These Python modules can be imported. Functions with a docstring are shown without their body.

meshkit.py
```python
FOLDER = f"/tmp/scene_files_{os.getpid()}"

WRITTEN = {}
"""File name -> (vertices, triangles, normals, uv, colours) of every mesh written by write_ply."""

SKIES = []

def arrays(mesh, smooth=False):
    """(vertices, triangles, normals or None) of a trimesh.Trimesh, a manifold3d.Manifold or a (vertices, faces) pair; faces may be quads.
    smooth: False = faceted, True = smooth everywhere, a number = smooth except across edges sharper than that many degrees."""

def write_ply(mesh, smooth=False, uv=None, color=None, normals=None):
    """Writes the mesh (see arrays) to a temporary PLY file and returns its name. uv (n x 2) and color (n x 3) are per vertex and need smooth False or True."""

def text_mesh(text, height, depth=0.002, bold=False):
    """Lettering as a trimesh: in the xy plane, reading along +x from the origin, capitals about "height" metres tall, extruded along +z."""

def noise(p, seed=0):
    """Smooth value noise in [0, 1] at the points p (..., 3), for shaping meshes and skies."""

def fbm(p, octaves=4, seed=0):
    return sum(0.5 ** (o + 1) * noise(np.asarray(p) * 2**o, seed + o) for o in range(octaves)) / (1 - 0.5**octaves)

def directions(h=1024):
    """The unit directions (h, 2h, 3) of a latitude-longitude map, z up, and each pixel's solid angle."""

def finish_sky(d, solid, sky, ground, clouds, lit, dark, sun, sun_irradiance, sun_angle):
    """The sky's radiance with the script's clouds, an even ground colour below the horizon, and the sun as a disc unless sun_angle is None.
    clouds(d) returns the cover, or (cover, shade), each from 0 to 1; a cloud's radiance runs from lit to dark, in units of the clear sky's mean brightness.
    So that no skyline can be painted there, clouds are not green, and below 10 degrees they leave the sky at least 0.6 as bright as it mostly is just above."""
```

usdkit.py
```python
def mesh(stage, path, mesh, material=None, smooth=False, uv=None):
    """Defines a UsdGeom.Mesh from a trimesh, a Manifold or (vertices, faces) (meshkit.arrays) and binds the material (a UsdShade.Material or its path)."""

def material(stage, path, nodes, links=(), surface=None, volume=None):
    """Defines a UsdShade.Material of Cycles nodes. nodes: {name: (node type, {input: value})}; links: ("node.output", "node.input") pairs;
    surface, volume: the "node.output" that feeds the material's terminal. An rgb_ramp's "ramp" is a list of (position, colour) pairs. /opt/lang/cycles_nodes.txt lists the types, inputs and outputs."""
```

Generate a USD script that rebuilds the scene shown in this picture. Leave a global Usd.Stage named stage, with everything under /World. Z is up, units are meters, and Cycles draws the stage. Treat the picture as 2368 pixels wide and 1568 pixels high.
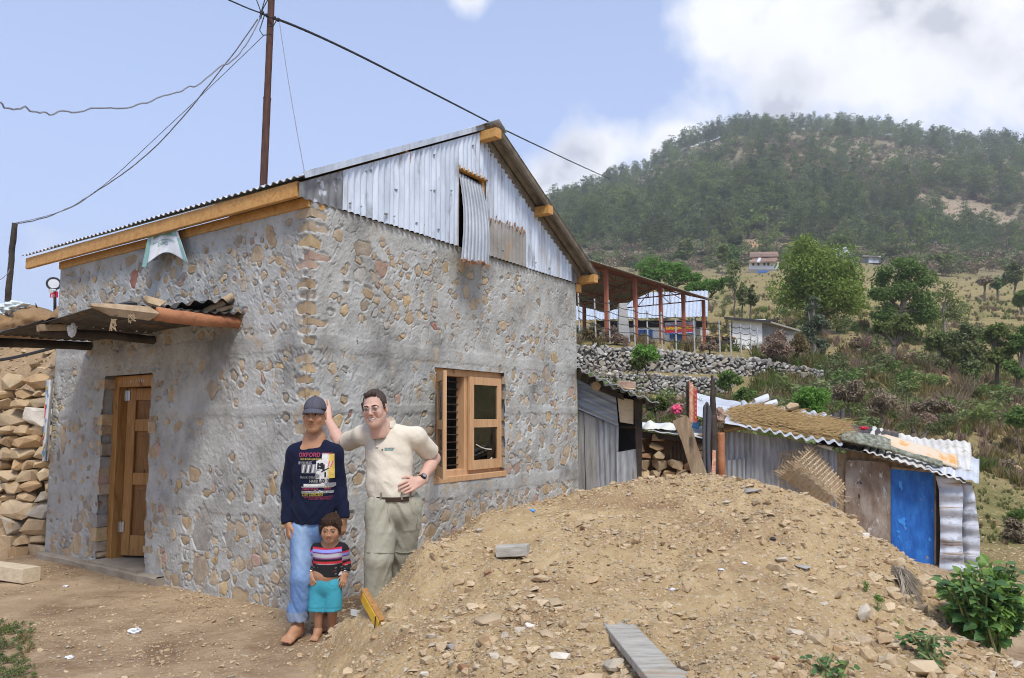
import math, random
import numpy as np, trimesh, manifold3d, usdkit, meshkit
from scipy.interpolate import RBFInterpolator
from scipy.spatial import cKDTree, ConvexHull
from shapely.geometry import Polygon
from pxr import Usd, UsdGeom, UsdLux, UsdShade, Sdf, Gf, Vt

stage = Usd.Stage.CreateInMemory()
UsdGeom.SetStageUpAxis(stage, UsdGeom.Tokens.z)
UsdGeom.SetStageMetersPerUnit(stage, 1.0)
world = UsdGeom.Xform.Define(stage, '/World'); stage.SetDefaultPrim(world.GetPrim())
UsdGeom.Scope.Define(stage, '/World/Looks')
A3 = np.array

# ---------------------------------------------------------------- camera
PW, PH, FPX, PITCH, ROLL, EYE = 2367.0, 1568.0, 1780.0, 0.104, -0.0045, 1.5
FW = A3([0, math.cos(PITCH), math.sin(PITCH)]); _r = A3([1.0, 0, 0]); _u = np.cross(_r, FW)
RT = math.cos(ROLL) * _r + math.sin(ROLL) * _u
UP = -math.sin(ROLL) * _r + math.cos(ROLL) * _u
CAMP = A3([0, 0, EYE])
cam = UsdGeom.Camera.Define(stage, '/World/camera')
cam.AddTransformOp().Set(Gf.Matrix4d(*RT, 0, *UP, 0, *(-FW), 0, *CAMP, 1))
cam.CreateHorizontalApertureAttr(23.6); cam.CreateVerticalApertureAttr(23.6 * 678 / 1024)
cam.CreateFocalLengthAttr(FPX / PW * 23.6); cam.CreateClippingRangeAttr(Gf.Vec2f(0.05, 20000))
cam.CreateExposureAttr(EXPOSURE := 1.32)

def ray(px, py): return FW * FPX + RT * (px - PW / 2) - UP * (py - PH / 2)
def at(px, py, Y):
    """the point of the place seen at a pixel of the photograph, Y metres away along y"""
    d = ray(px, py); return CAMP + d * (Y / d[1])
def dirn(px, py):
    d = ray(px, py); return d / np.linalg.norm(d)

# ---------------------------------------------------------------- sun and sky
SUN_EL, SUN_AZ = math.radians(56), math.radians(163)       # azimuth from +y towards +x: behind the camera
SUND = A3([math.sin(SUN_AZ) * math.cos(SUN_EL), math.cos(SUN_AZ) * math.cos(SUN_EL), math.sin(SUN_EL)])
sun = UsdLux.DistantLight.Define(stage, '/World/sun')
sun.CreateIntensityAttr(0.40); sun.CreateAngleAttr(15.0); sun.CreateNormalizeAttr(True); sun.CreateColorAttr(Gf.Vec3f(1.0, 0.95, 0.88))
sun.AddTransformOp().Set(Gf.Matrix4d(Gf.Rotation(Gf.Vec3d(0, 0, 1), Gf.Vec3d(*SUND)), Gf.Vec3d(0, 0, 0)))

def sky_material():
    n = {"tc": ("texture_coordinate", {}), "geo": ("geometry", {}),
         "sky": ("sky_texture", {"sky_type": "single_scattering", "sun_disc": False, "sun_elevation": SUN_EL, "sun_rotation": SUN_AZ, "altitude": 1200.0, "air_density": 1.0, "aerosol_density": 2.2, "ozone_density": 1.0}),
         "n1": ("noise_texture", {"scale": 5.5, "detail": 9.0, "roughness": 0.58, "distortion": 0.25}),
         "n2": ("noise_texture", {"scale": 3.0, "detail": 5.0, "roughness": 0.55}),
         "tint": ("mix", {"mix_type": "multiply", "fac": 1.0, "color2": (1.0, 1.03, 1.08)}),
         "hz": ("mix", {"mix_type": "mix", "color2": (3.1, 3.8, 5.9)}),
         "bg": ("background_shader", {"strength": 0.083})}
    l = [("tc.generated", "n1.vector"), ("tc.generated", "n2.vector"), ("sky.color", "tint.color1")]
    # each cloud bank: a direction, its cosine falloff and its height; the noise breaks the banks up
    banks = [(2150, 40, 17.0, 0.50), (1640, 30, 6.0, 0.34), (1380, 375, 6.5, 0.50), (1550, 345, 6.0, 0.44), (1250, 430, 5.0, 0.42), (1850, 200, 9.0, 0.2), (1090, -20, 4.4, 0.42), (705, -10, 4.0, 0.24), (3000, -700, 46.0, 0.42)]
    prev = None
    for k, (px, py, deg, amp) in enumerate(banks):
        d = dirn(px, py)
        n[f"d{k}"] = ("mapping", {"mapping_type": "point", "location": tuple(-d)})
        n[f"s{k}"] = ("gradient_texture", {"gradient_type": "quadratic_sphere"})
        n[f"m{k}"] = ("mapping", {"mapping_type": "point", "scale": (1 / (2 * math.sin(math.radians(deg) / 2)),) * 3})
        n[f"a{k}"] = ("math", {"math_type": "multiply_add", "value2": amp})
        l += [("tc.generated", f"d{k}.vector"), (f"d{k}.vector", f"m{k}.vector"), (f"m{k}.vector", f"s{k}.vector"), (f"s{k}.fac", f"a{k}.value1")]
        if prev: l.append((prev, f"a{k}.value3"))
        else: n[f"a{k}"][1]["value3"] = 0.0
        prev = f"a{k}.value"
    n["sum"] = ("math", {"math_type": "add"}); l += [(prev, "sum.value1"), ("n1.fac", "sum.value2")]
    n["cov"] = ("rgb_ramp", {"ramp": [(0, (0, 0, 0)), (0.62, (0, 0, 0)), (0.70, (0.35,) * 3), (0.80, (0.88,) * 3), (1, (1, 1, 1))]}); l.append(("sum.value", "cov.fac"))
    n["shade"] = ("math", {"math_type": "multiply_add", "value2": 0.55}); l += [("sum.value", "shade.value1"), ("n2.fac", "shade.value3")]
    n["ccol"] = ("rgb_ramp", {"ramp": [(0, (6.2, 6.2, 6.2)), (0.3, (5.7, 5.7, 5.8)), (0.6, (4.3, 4.4, 4.75)), (0.7, (3.3, 3.4, 3.85)), (1, (3.0, 3.1, 3.6))]})
    n["shs"] = ("map_range", {"from_min": 0.84, "from_max": 1.10, "clamp": True}); l += [("shade.value", "shs.value"), ("shs.result", "ccol.fac")]
    n["sep"] = ("separate_xyz", {}); n["hzf"] = ("map_range", {"from_min": 0.0, "from_max": 0.75, "to_min": 0.85, "to_max": 0.3, "clamp": True})
    l += [("tc.generated", "sep.vector"), ("sep.z", "hzf.value"), ("hzf.result", "hz.fac"), ("tint.color", "hz.color1")]
    n["mix"] = ("mix", {"mix_type": "mix"}); l += [("cov.color", "mix.fac"), ("hz.color", "mix.color1"), ("ccol.color", "mix.color2"), ("mix.color", "bg.color")]
    return usdkit.material(stage, '/World/Looks/sky_air', n, l, surface="bg.background")
sky = UsdLux.DomeLight.Define(stage, '/World/sky')
UsdShade.MaterialBindingAPI.Apply(sky.GetPrim()).Bind(sky_material())
sky.GetPrim().SetCustomDataByKey('kind', 'structure')
# ---------------------------------------------------------------- helpers: prims
COUNT = {}
def free(parent, name):
    k = COUNT.get((parent, name), 0); COUNT[(parent, name)] = k + 1
    return f"{parent}/{name}" + (f"_{k:03d}" if k else "")
def tag(prim, label=None, cat=None, group=None, kind=None):
    for k, v in (('label', label), ('category', cat), ('group', group), ('kind', kind)):
        if v: prim.SetCustomDataByKey(k, v)
def V(m):
    v, f, _ = meshkit.arrays(m); return v, f
def join(ms): 
    vs, fs, o = [], [], 0
    for m in ms:
        v, f = V(m); vs.append(v); fs.append(f + o); o += len(v)
    return np.vstack(vs), np.vstack(fs)
def put(path, m, mat, base=(0, 0, 0), smooth=False, col=None):
    v, f = V(m)
    g = usdkit.mesh(stage, path, (v - np.asarray(base), f), LOOK[mat] if isinstance(mat, str) else mat, smooth=smooth)
    if col is not None:
        UsdGeom.PrimvarsAPI(g).CreatePrimvar('tone', Sdf.ValueTypeNames.Color3fArray, 'vertex').Set(Vt.Vec3fArray.FromNumpy(np.asarray(col, np.float32)))
    return g.GetPrim()
class Thing:
    """an Xform at the thing's base; parts are given in world coordinates"""
    def __init__(s, name, label, cat, base=(0, 0, 0), group=None, kind=None):
        s.path = free('/World', name); s.base = np.asarray(base, float)
        x = UsdGeom.Xform.Define(stage, s.path); s.prim = x.GetPrim(); s.x = x
        x.AddTranslateOp().Set(Gf.Vec3d(*map(float, s.base))); tag(s.prim, label, cat, group, kind)
    def part(s, name, m, mat, parent=None, smooth=False, label=None, kind=None, col=None):
        p = free(parent or s.path, name); tag(put(p, m, mat, s.base, smooth, col), label, None, None, kind); return p
def one(name, label, cat, m, mat, smooth=False, group=None, kind=None, col=None, base=None):
    v, f = V(m); b = np.array([v[:, 0].mean(), v[:, 1].mean(), v[:, 2].min()]) if base is None else np.asarray(base, float)
    p = free('/World', name); pr = put(p, (v, f), mat, b, smooth, col); UsdGeom.Xformable(pr).AddTranslateOp().Set(Gf.Vec3d(*map(float, b)))
    tag(pr, label, cat, group, kind); return pr
def ground_sheet(name, m, mat, smooth=True, col=None, kind='structure', label=None):
    pr = put('/World/' + name, m, mat, smooth=smooth, col=col); tag(pr, label, None, None, kind); return pr
def place(src, name, loc, rz, sc, label, group=None, cat=None):
    """one more copy of a thing, referring to the first one (src is the first one's path)"""
    p = free('/World', name); x = UsdGeom.Xform.Define(stage, p)
    x.GetPrim().GetReferences().AddInternalReference(src); x.GetPrim().SetInstanceable(True); pose(x, loc, rz, sc)
    tag(x.GetPrim(), label, cat, group); return p
def pose(x, loc, rz, sc):
    x.ClearXformOpOrder(); pr = x.GetPrim()
    pr.CreateAttribute('xformOp:translate', Sdf.ValueTypeNames.Double3).Set(Gf.Vec3d(*map(float, loc))); pr.CreateAttribute('xformOp:rotateZ', Sdf.ValueTypeNames.Float).Set(float(rz))
    pr.CreateAttribute('xformOp:scale', Sdf.ValueTypeNames.Float3).Set(Gf.Vec3f(*map(float, np.broadcast_to(sc, 3))))
    pr.CreateAttribute('xformOpOrder', Sdf.ValueTypeNames.TokenArray, False, Sdf.VariabilityUniform).Set(['xformOp:translate', 'xformOp:rotateZ', 'xformOp:scale'])
def scatter(name, protos, mats, pts, rz, sc, label, idx, tilt=None, smooth=False, cat=None):
    """one PointInstancer of things nobody could count"""
    path = free('/World', name); pi = UsdGeom.PointInstancer.Define(stage, path)
    for k, (m, mt) in enumerate(zip(protos, mats)):
        put(f"{path}/shapes/{name}_shape_{k:03d}", m, mt, smooth=smooth); pi.CreatePrototypesRel().AddTarget(f"{path}/shapes/{name}_shape_{k:03d}")
    n = len(pts); q = np.zeros((n, 4)); q[:, 0] = np.cos(rz / 2); q[:, 3] = np.sin(rz / 2)
    if tilt is not None:   # tilt about x by tilt, then about z
        cx, sx = np.cos(tilt / 2), np.sin(tilt / 2); q = np.stack([q[:, 0] * cx, q[:, 0] * sx, q[:, 3] * sx, q[:, 3] * cx], 1)
    pi.CreatePositionsAttr(Vt.Vec3fArray.FromNumpy(np.asarray(pts, np.float32)))
    pi.CreateOrientationsAttr(Vt.QuathArray([Gf.Quath(float(a), float(b), float(c), float(d)) for a, b, c, d in q]))
    sc = np.asarray(sc, np.float32); sc = np.repeat(sc[:, None], 3, 1) if sc.ndim == 1 else sc
    pi.CreateScalesAttr(Vt.Vec3fArray.FromNumpy(sc)); pi.CreateProtoIndicesAttr(Vt.IntArray.FromNumpy(np.asarray(idx, np.int32)))
    tag(pi.GetPrim(), label, cat, None, 'stuff')

# ---------------------------------------------------------------- helpers: shapes
def unit(v): v = np.asarray(v, float); return v / max(np.linalg.norm(v), 1e-12)
def frame(d, hint=(0, 0, 1)):
    d = unit(d); h = np.asarray(hint, float)
    if abs(d @ unit(h)) > 0.98: h = A3([1.0, 0, 0]) if abs(d[0]) < 0.9 else A3([0, 1.0, 0])
    a = unit(np.cross(h, d)); return a, np.cross(d, a)
def beam(a, b, w, h, hint=(0, 0, 1), bev=0.004, taper=1.0):
    """a squared timber from a to b, w wide, h high, with chamfered edges"""
    a, b = np.asarray(a, float), np.asarray(b, float); s, u = frame(b - a, hint); c = min(bev, w / 4, h / 4)
    pr = [(-w/2+c, -h/2), (w/2-c, -h/2), (w/2, -h/2+c), (w/2, h/2-c), (w/2-c, h/2), (-w/2+c, h/2), (-w/2, h/2-c), (-w/2, -h/2+c)]
    v = [p + s * x * k + u * y * k for p, k in ((a, 1.0), (b, taper)) for x, y in pr]
    f = [(i, (i+1) % 8, 8+(i+1) % 8) for i in range(8)] + [(i, 8+(i+1) % 8, 8+i) for i in range(8)]
    f += [(0, i+1, i) for i in range(1, 7)] + [(8, 8+i, 8+i+1) for i in range(1, 7)]
    return np.array(v), np.array(f)
def tube(pts, r, n=8, cap=True):
    pts = np.asarray(pts, float); m = len(pts); r = np.broadcast_to(r, m); v = []
    t = np.gradient(pts, axis=0); s, u = frame(t[0])
    for i in range(m):
        d = unit(t[i]); s = unit(s - d * (s @ d)); u = np.cross(d, s)
        a = np.arange(n) * 2 * math.pi / n
        v.append(pts[i] + r[i] * (np.cos(a)[:, None] * s + np.sin(a)[:, None] * u))
    v = np.vstack(v); f = []
    for i in range(m - 1):
        for k in range(n):
            p, q = i*n+k, i*n+(k+1) % n; f += [(p, q, q+n), (p, q+n, p+n)]
    if cap:
        f += [(0, k+1, k) for k in range(1, n-1)] + [((m-1)*n, (m-1)*n+k, (m-1)*n+k+1) for k in range(1, n-1)]
    return v, np.array(f)
def hull(pts):
    pts = np.asarray(pts, float); h = ConvexHull(pts); f = h.simplices.copy(); c = pts.mean(0)
    n = np.cross(pts[f[:, 1]] - pts[f[:, 0]], pts[f[:, 2]] - pts[f[:, 0]]); fl = ((pts[f[:, 0]] - c) * n).sum(1) < 0
    f[fl] = f[fl][:, ::-1]; u, inv = np.unique(f, return_inverse=True); return pts[u], inv.reshape(f.shape)
def rock(rs, size, n=13, square=0.6):
    """an angular broken stone"""
    p = rs.normal(size=(n, 3)); p /= np.abs(p).max(1, keepdims=True) ** square * np.linalg.norm(p, axis=1, keepdims=True) ** (1 - square)
    return hull(p * rs.uniform(0.72, 1, (n, 1)) * np.asarray(size) / 2)
def rotz(v, a): c, s = math.cos(a), math.sin(a); return v @ A3([[c, s, 0], [-s, c, 0], [0, 0, 1]])
def grid_faces(nu, nv, keep=None):
    i, j = np.meshgrid(np.arange(nu - 1), np.arange(nv - 1), indexing='ij'); a = (i * nv + j).ravel(); q = np.stack([a, a + nv, a + nv + 1, a + 1], 1)
    if keep is not None: q = q[keep.ravel()]
    return np.vstack([q[:, [0, 1, 2]], q[:, [0, 2, 3]]])
def trim_unused(v, f):
    u, inv = np.unique(f, return_inverse=True); return v[u], inv.reshape(f.shape)
def shell(P, th, keep=None):
    """a thin solid sheet from a grid of points P (nu, nv, 3)"""
    nu, nv = P.shape[:2]; a = np.gradient(P, axis=0); b = np.gradient(P, axis=1); n = np.cross(a, b); n /= np.maximum(np.linalg.norm(n, axis=2, keepdims=True), 1e-9)
    f = grid_faces(nu, nv); v0 = P.reshape(-1, 3); v1 = (P - n * th).reshape(-1, 3); N = len(v0)
    rim = np.concatenate([np.arange(nu) * nv, (nu - 1) * nv + np.arange(1, nv), ((np.arange(nu - 2, -1, -1)) * nv + nv - 1), np.arange(nv - 2, -1, -1)])
    r = []
    for p, q in zip(rim[:-1], rim[1:]): r += [(p, q + N, q), (p, p + N, q + N)]
    return np.vstack([v0, v1]), np.vstack([f, f[:, ::-1] + N, np.array(r)])
def corrugated(p00, p10, p01, p11, pitch=0.085, amp=0.009, th=0.002, rows=5, warp=0.0, seed=0, along_u=True, top=None):
    """a corrugated sheet spanning four corners: waves run from the p00-p10 edge to the p01-p11 edge"""
    p00, p10, p01, p11 = map(np.asarray, (p00, p10, p01, p11)); L = np.linalg.norm(p10 - p00); nw = max(2, round(L / pitch)); nu = nw * 6 + 1
    s = np.linspace(0, 1, nu)[:, None, None]; t = np.linspace(0, 1, rows)[None, :, None]
    P = (p00 * (1 - s) + p10 * s) * (1 - t) + (p01 * (1 - s) + p11 * s) * t
    n = unit(np.cross(p10 - p00, p01 - p00)); w = np.sin(s * nw * 2 * math.pi) * amp
    P = P + n * w
    if warp: P = P + n * warp * (meshkit.fbm(P * 2.2 + seed * 7.1, 3, seed)[..., None] - 0.5) * 2
    return shell(P, th)
def fbm(p, o=4, s=0): return meshkit.fbm(np.asarray(p, float), o, s)
def text(s, h, bold=False, depth=0.002): return meshkit.text_mesh(s, h, depth, bold)
def deva(s, h, depth=0.01):
    """Devanagari lettering (glyphs given in the order in which they are drawn)"""
    import glob
    from PIL import Image, ImageDraw, ImageFont
    from shapely import affinity, box, union_all
    font = ImageFont.truetype(glob.glob("/opt/blender-*/*/datafiles/fonts/NotoSansDevanagari-Regular.woff2")[0], 72)
    x0, y0, x1, y1 = font.getbbox(s, anchor="ls", stroke_width=2); im = Image.new("L", (x1 - x0 + 8, y1 - y0 + 8))
    ImageDraw.Draw(im).text((4 - x0, 4 - y0), s, 255, font, anchor="ls", stroke_width=2)
    on = np.pad(np.asarray(im) > 127, ((0, 0), (1, 1))).astype(np.int8); r, c = np.nonzero(np.diff(on, axis=1) == 1); e = np.nonzero(np.diff(on, axis=1) == -1)[1]
    g = union_all(box(c, -r - 1, e, -r)).buffer(0.6).buffer(-0.6).simplify(0.7); k = h / (y1 - y0)
    g = affinity.affine_transform(g, [k, 0, 0, k, 0, 0])
    return trimesh.util.concatenate([trimesh.creation.extrude_polygon(q, depth, engine="earcut") for q in getattr(g, "geoms", [g])])
def onto(m, o, ex, ey, ez=None):
    """a flat mesh in x,y laid out from o along ex, ey"""
    v, f = V(m); ex, ey = np.asarray(ex, float), np.asarray(ey, float); ez = unit(np.cross(ex, ey)) if ez is None else ez
    return np.asarray(o) + v[:, :1] * ex + v[:, 1:2] * ey + v[:, 2:] * ez, f
def fan(pts, nrm, th=0.004):
    """a flat polygon with a little thickness (pts around it, in order)"""
    pts = np.asarray(pts, float); n = len(pts); v = np.vstack([pts, pts - np.asarray(nrm) * th]); a, b = frame(nrm)
    import mapbox_earcut
    t = np.asarray(mapbox_earcut.triangulate_float64(np.stack([pts @ a, pts @ b], 1), np.array([n], np.uint32))).reshape(-1, 3).astype(int)
    if not len(t): t = np.array([(0, i, i + 1) for i in range(1, n - 1)])
    nn = np.cross(v[t[0][1]] - v[t[0][0]], v[t[0][2]] - v[t[0][0]])
    if nn @ np.asarray(nrm) < 0: t = t[:, ::-1]
    f = [tuple(x) for x in t] + [tuple(x[::-1] + n) for x in t]
    for i in range(n): j = (i + 1) % n; f += [(i, i + n, j + n), (i, j + n, j)]
    return v, np.array(f)

# ---------------------------------------------------------------- materials
LOOK = {}
def look(name, ramp, scale=6.0, rough=0.85, bump=0.0, bscale=40.0, detail=6.0, metal=0.0, stretch=(1, 1, 1), spec=0.3, rnd=0.0, dist=0.0, mask=None, coord='object', rw=0.5, bdist=0.02):
    """a material: a noise between the ramp's colours; mask = (colour, scale, threshold, softness, stretch) lays stains of a second colour over it; rnd varies it from object to object"""
    n = {"tc": ("texture_coordinate", {}), "mp": ("mapping", {"mapping_type": "point", "scale": stretch}), "n": ("noise_texture", {"scale": scale, "detail": detail, "roughness": rw + 0.1, "distortion": dist}),
         "r": ("rgb_ramp", {"ramp": ramp}), "p": ("principled_bsdf", {"roughness": rough, "metallic": metal, "specular_ior_level": spec})}
    l = [(f"tc.{coord}", "mp.vector"), ("mp.vector", "n.vector"), ("n.fac", "r.fac")]; c = "r.color"
    for k, ms in enumerate(mask if isinstance(mask, list) else [mask] if mask else []):
        col, sc, th, so, st = ms
        n[f"mm{k}"] = ("mapping", {"mapping_type": "point", "scale": st, "location": (3.3 * k, 1.7, 0.4)}); n[f"mn{k}"] = ("noise_texture", {"scale": sc, "detail": 7.0, "roughness": 0.62})
        n[f"mr{k}"] = ("map_range", {"from_min": th, "from_max": th + so, "clamp": True}); n[f"mx{k}"] = ("mix", {"mix_type": "mix", "color2": col})
        l += [(f"tc.{coord}", f"mm{k}.vector"), (f"mm{k}.vector", f"mn{k}.vector"), (f"mn{k}.fac", f"mr{k}.value"), (f"mr{k}.result", f"mx{k}.fac"), (c, f"mx{k}.color1")]; c = f"mx{k}.color"
    if rnd:
        n["oi"] = ("object_info", {}); n["om"] = ("map_range", {"to_min": 1 - rnd, "to_max": 1 + rnd}); n["hv"] = ("hsv", {})
        l += [("oi.random", "om.value"), ("om.result", "hv.value"), (c, "hv.color")]; c = "hv.color"
    l.append((c, "p.base_color"))
    if bump:
        n["bn"] = ("noise_texture", {"scale": bscale, "detail": 8.0, "roughness": 0.65}); n["b"] = ("bump", {"strength": bump, "distance": bdist})
        l += [("mp.vector", "bn.vector"), ("bn.fac", "b.height"), ("b.normal", "p.normal")]
    LOOK[name] = usdkit.material(stage, '/World/Looks/' + name, n, l, surface="p.BSDF"); return LOOK[name]
def flat(name, c, rough=0.7, metal=0.0, spec=0.3, var=0.12, scale=8.0, bump=0.15, bscale=60.0):
    c = np.asarray(c, float); return look(name, [(0.3, tuple(c * (1 - var))), (0.7, tuple(np.minimum(c * (1 + var), 1)))], scale=scale, rough=rough, metal=metal, spec=spec, bump=bump, bscale=bscale)
def toned(name, rough=0.7, bump=0.0, bscale=200.0, spec=0.3, sss=0.0, var=0.1, vscale=12.0, sheen=0.0, folds=0.0):
    """colour from the mesh's own 'tone' (dye, print, skin tone), with a little noise"""
    n = {"a": ("attribute", {"attribute": "tone"}), "tc": ("texture_coordinate", {}), "n": ("noise_texture", {"scale": vscale, "detail": 6.0, "roughness": 0.6}), "m": ("map_range", {"to_min": 1 - var * 2, "to_max": 1 + var * 2}),
         "h": ("hsv", {}), "p": ("principled_bsdf", {"roughness": rough, "specular_ior_level": spec, "sheen_weight": sheen})}
    l = [("tc.object", "n.vector"), ("n.fac", "m.value"), ("m.result", "h.value"), ("a.color", "h.color"), ("h.color", "p.base_color")]
    if sss: n["p"][1].update(subsurface_weight=sss, subsurface_scale=0.008)
    if bump:
        n["bn"] = ("noise_texture", {"scale": bscale, "detail": 5.0}); n["b"] = ("bump", {"strength": bump, "distance": 0.004}); l += [("tc.object", "bn.vector"), ("bn.fac", "b.height"), ("b.normal", "p.normal")]
        if folds:
            n["fm"] = ("mapping", {"mapping_type": "point", "scale": (1, 1, .8)}); n["fn"] = ("noise_texture", {"scale": folds, "detail": 3.0, "roughness": .45, "distortion": 1.6}); n["fb"] = ("bump", {"strength": .28, "distance": .02}); l += [("tc.object", "fm.vector"), ("fm.vector", "fn.vector"), ("fn.fac", "fb.height"), ("fb.normal", "b.normal")]
    LOOK[name] = usdkit.material(stage, '/World/Looks/' + name, n, l, surface="p.BSDF")
def leafy(name, c0, c1, rough=0.6, transl=0.35, rnd=0.15):
    """leaves: tone differs from leaf to leaf, and some light comes through"""
    n = {"g": ("geometry", {}), "oi": ("object_info", {}), "r": ("rgb_ramp", {"ramp": [(0, c0), (1, c1)]}), "om": ("map_range", {"to_min": 1 - rnd, "to_max": 1 + rnd}), "hv": ("hsv", {}),
         "p": ("principled_bsdf", {"roughness": rough, "specular_ior_level": 0.25}), "t": ("translucent_bsdf", {}), "mx": ("mix_closure", {"fac": transl})}
    l = [("g.random_per_island", "r.fac"), ("oi.random", "om.value"), ("om.result", "hv.value"), ("r.color", "hv.color"), ("hv.color", "p.base_color"), ("hv.color", "t.color"), ("p.BSDF", "mx.closure1"), ("t.BSDF", "mx.closure2")]
    LOOK[name] = usdkit.material(stage, '/World/Looks/' + name, n, l, surface="mx.closure")
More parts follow.
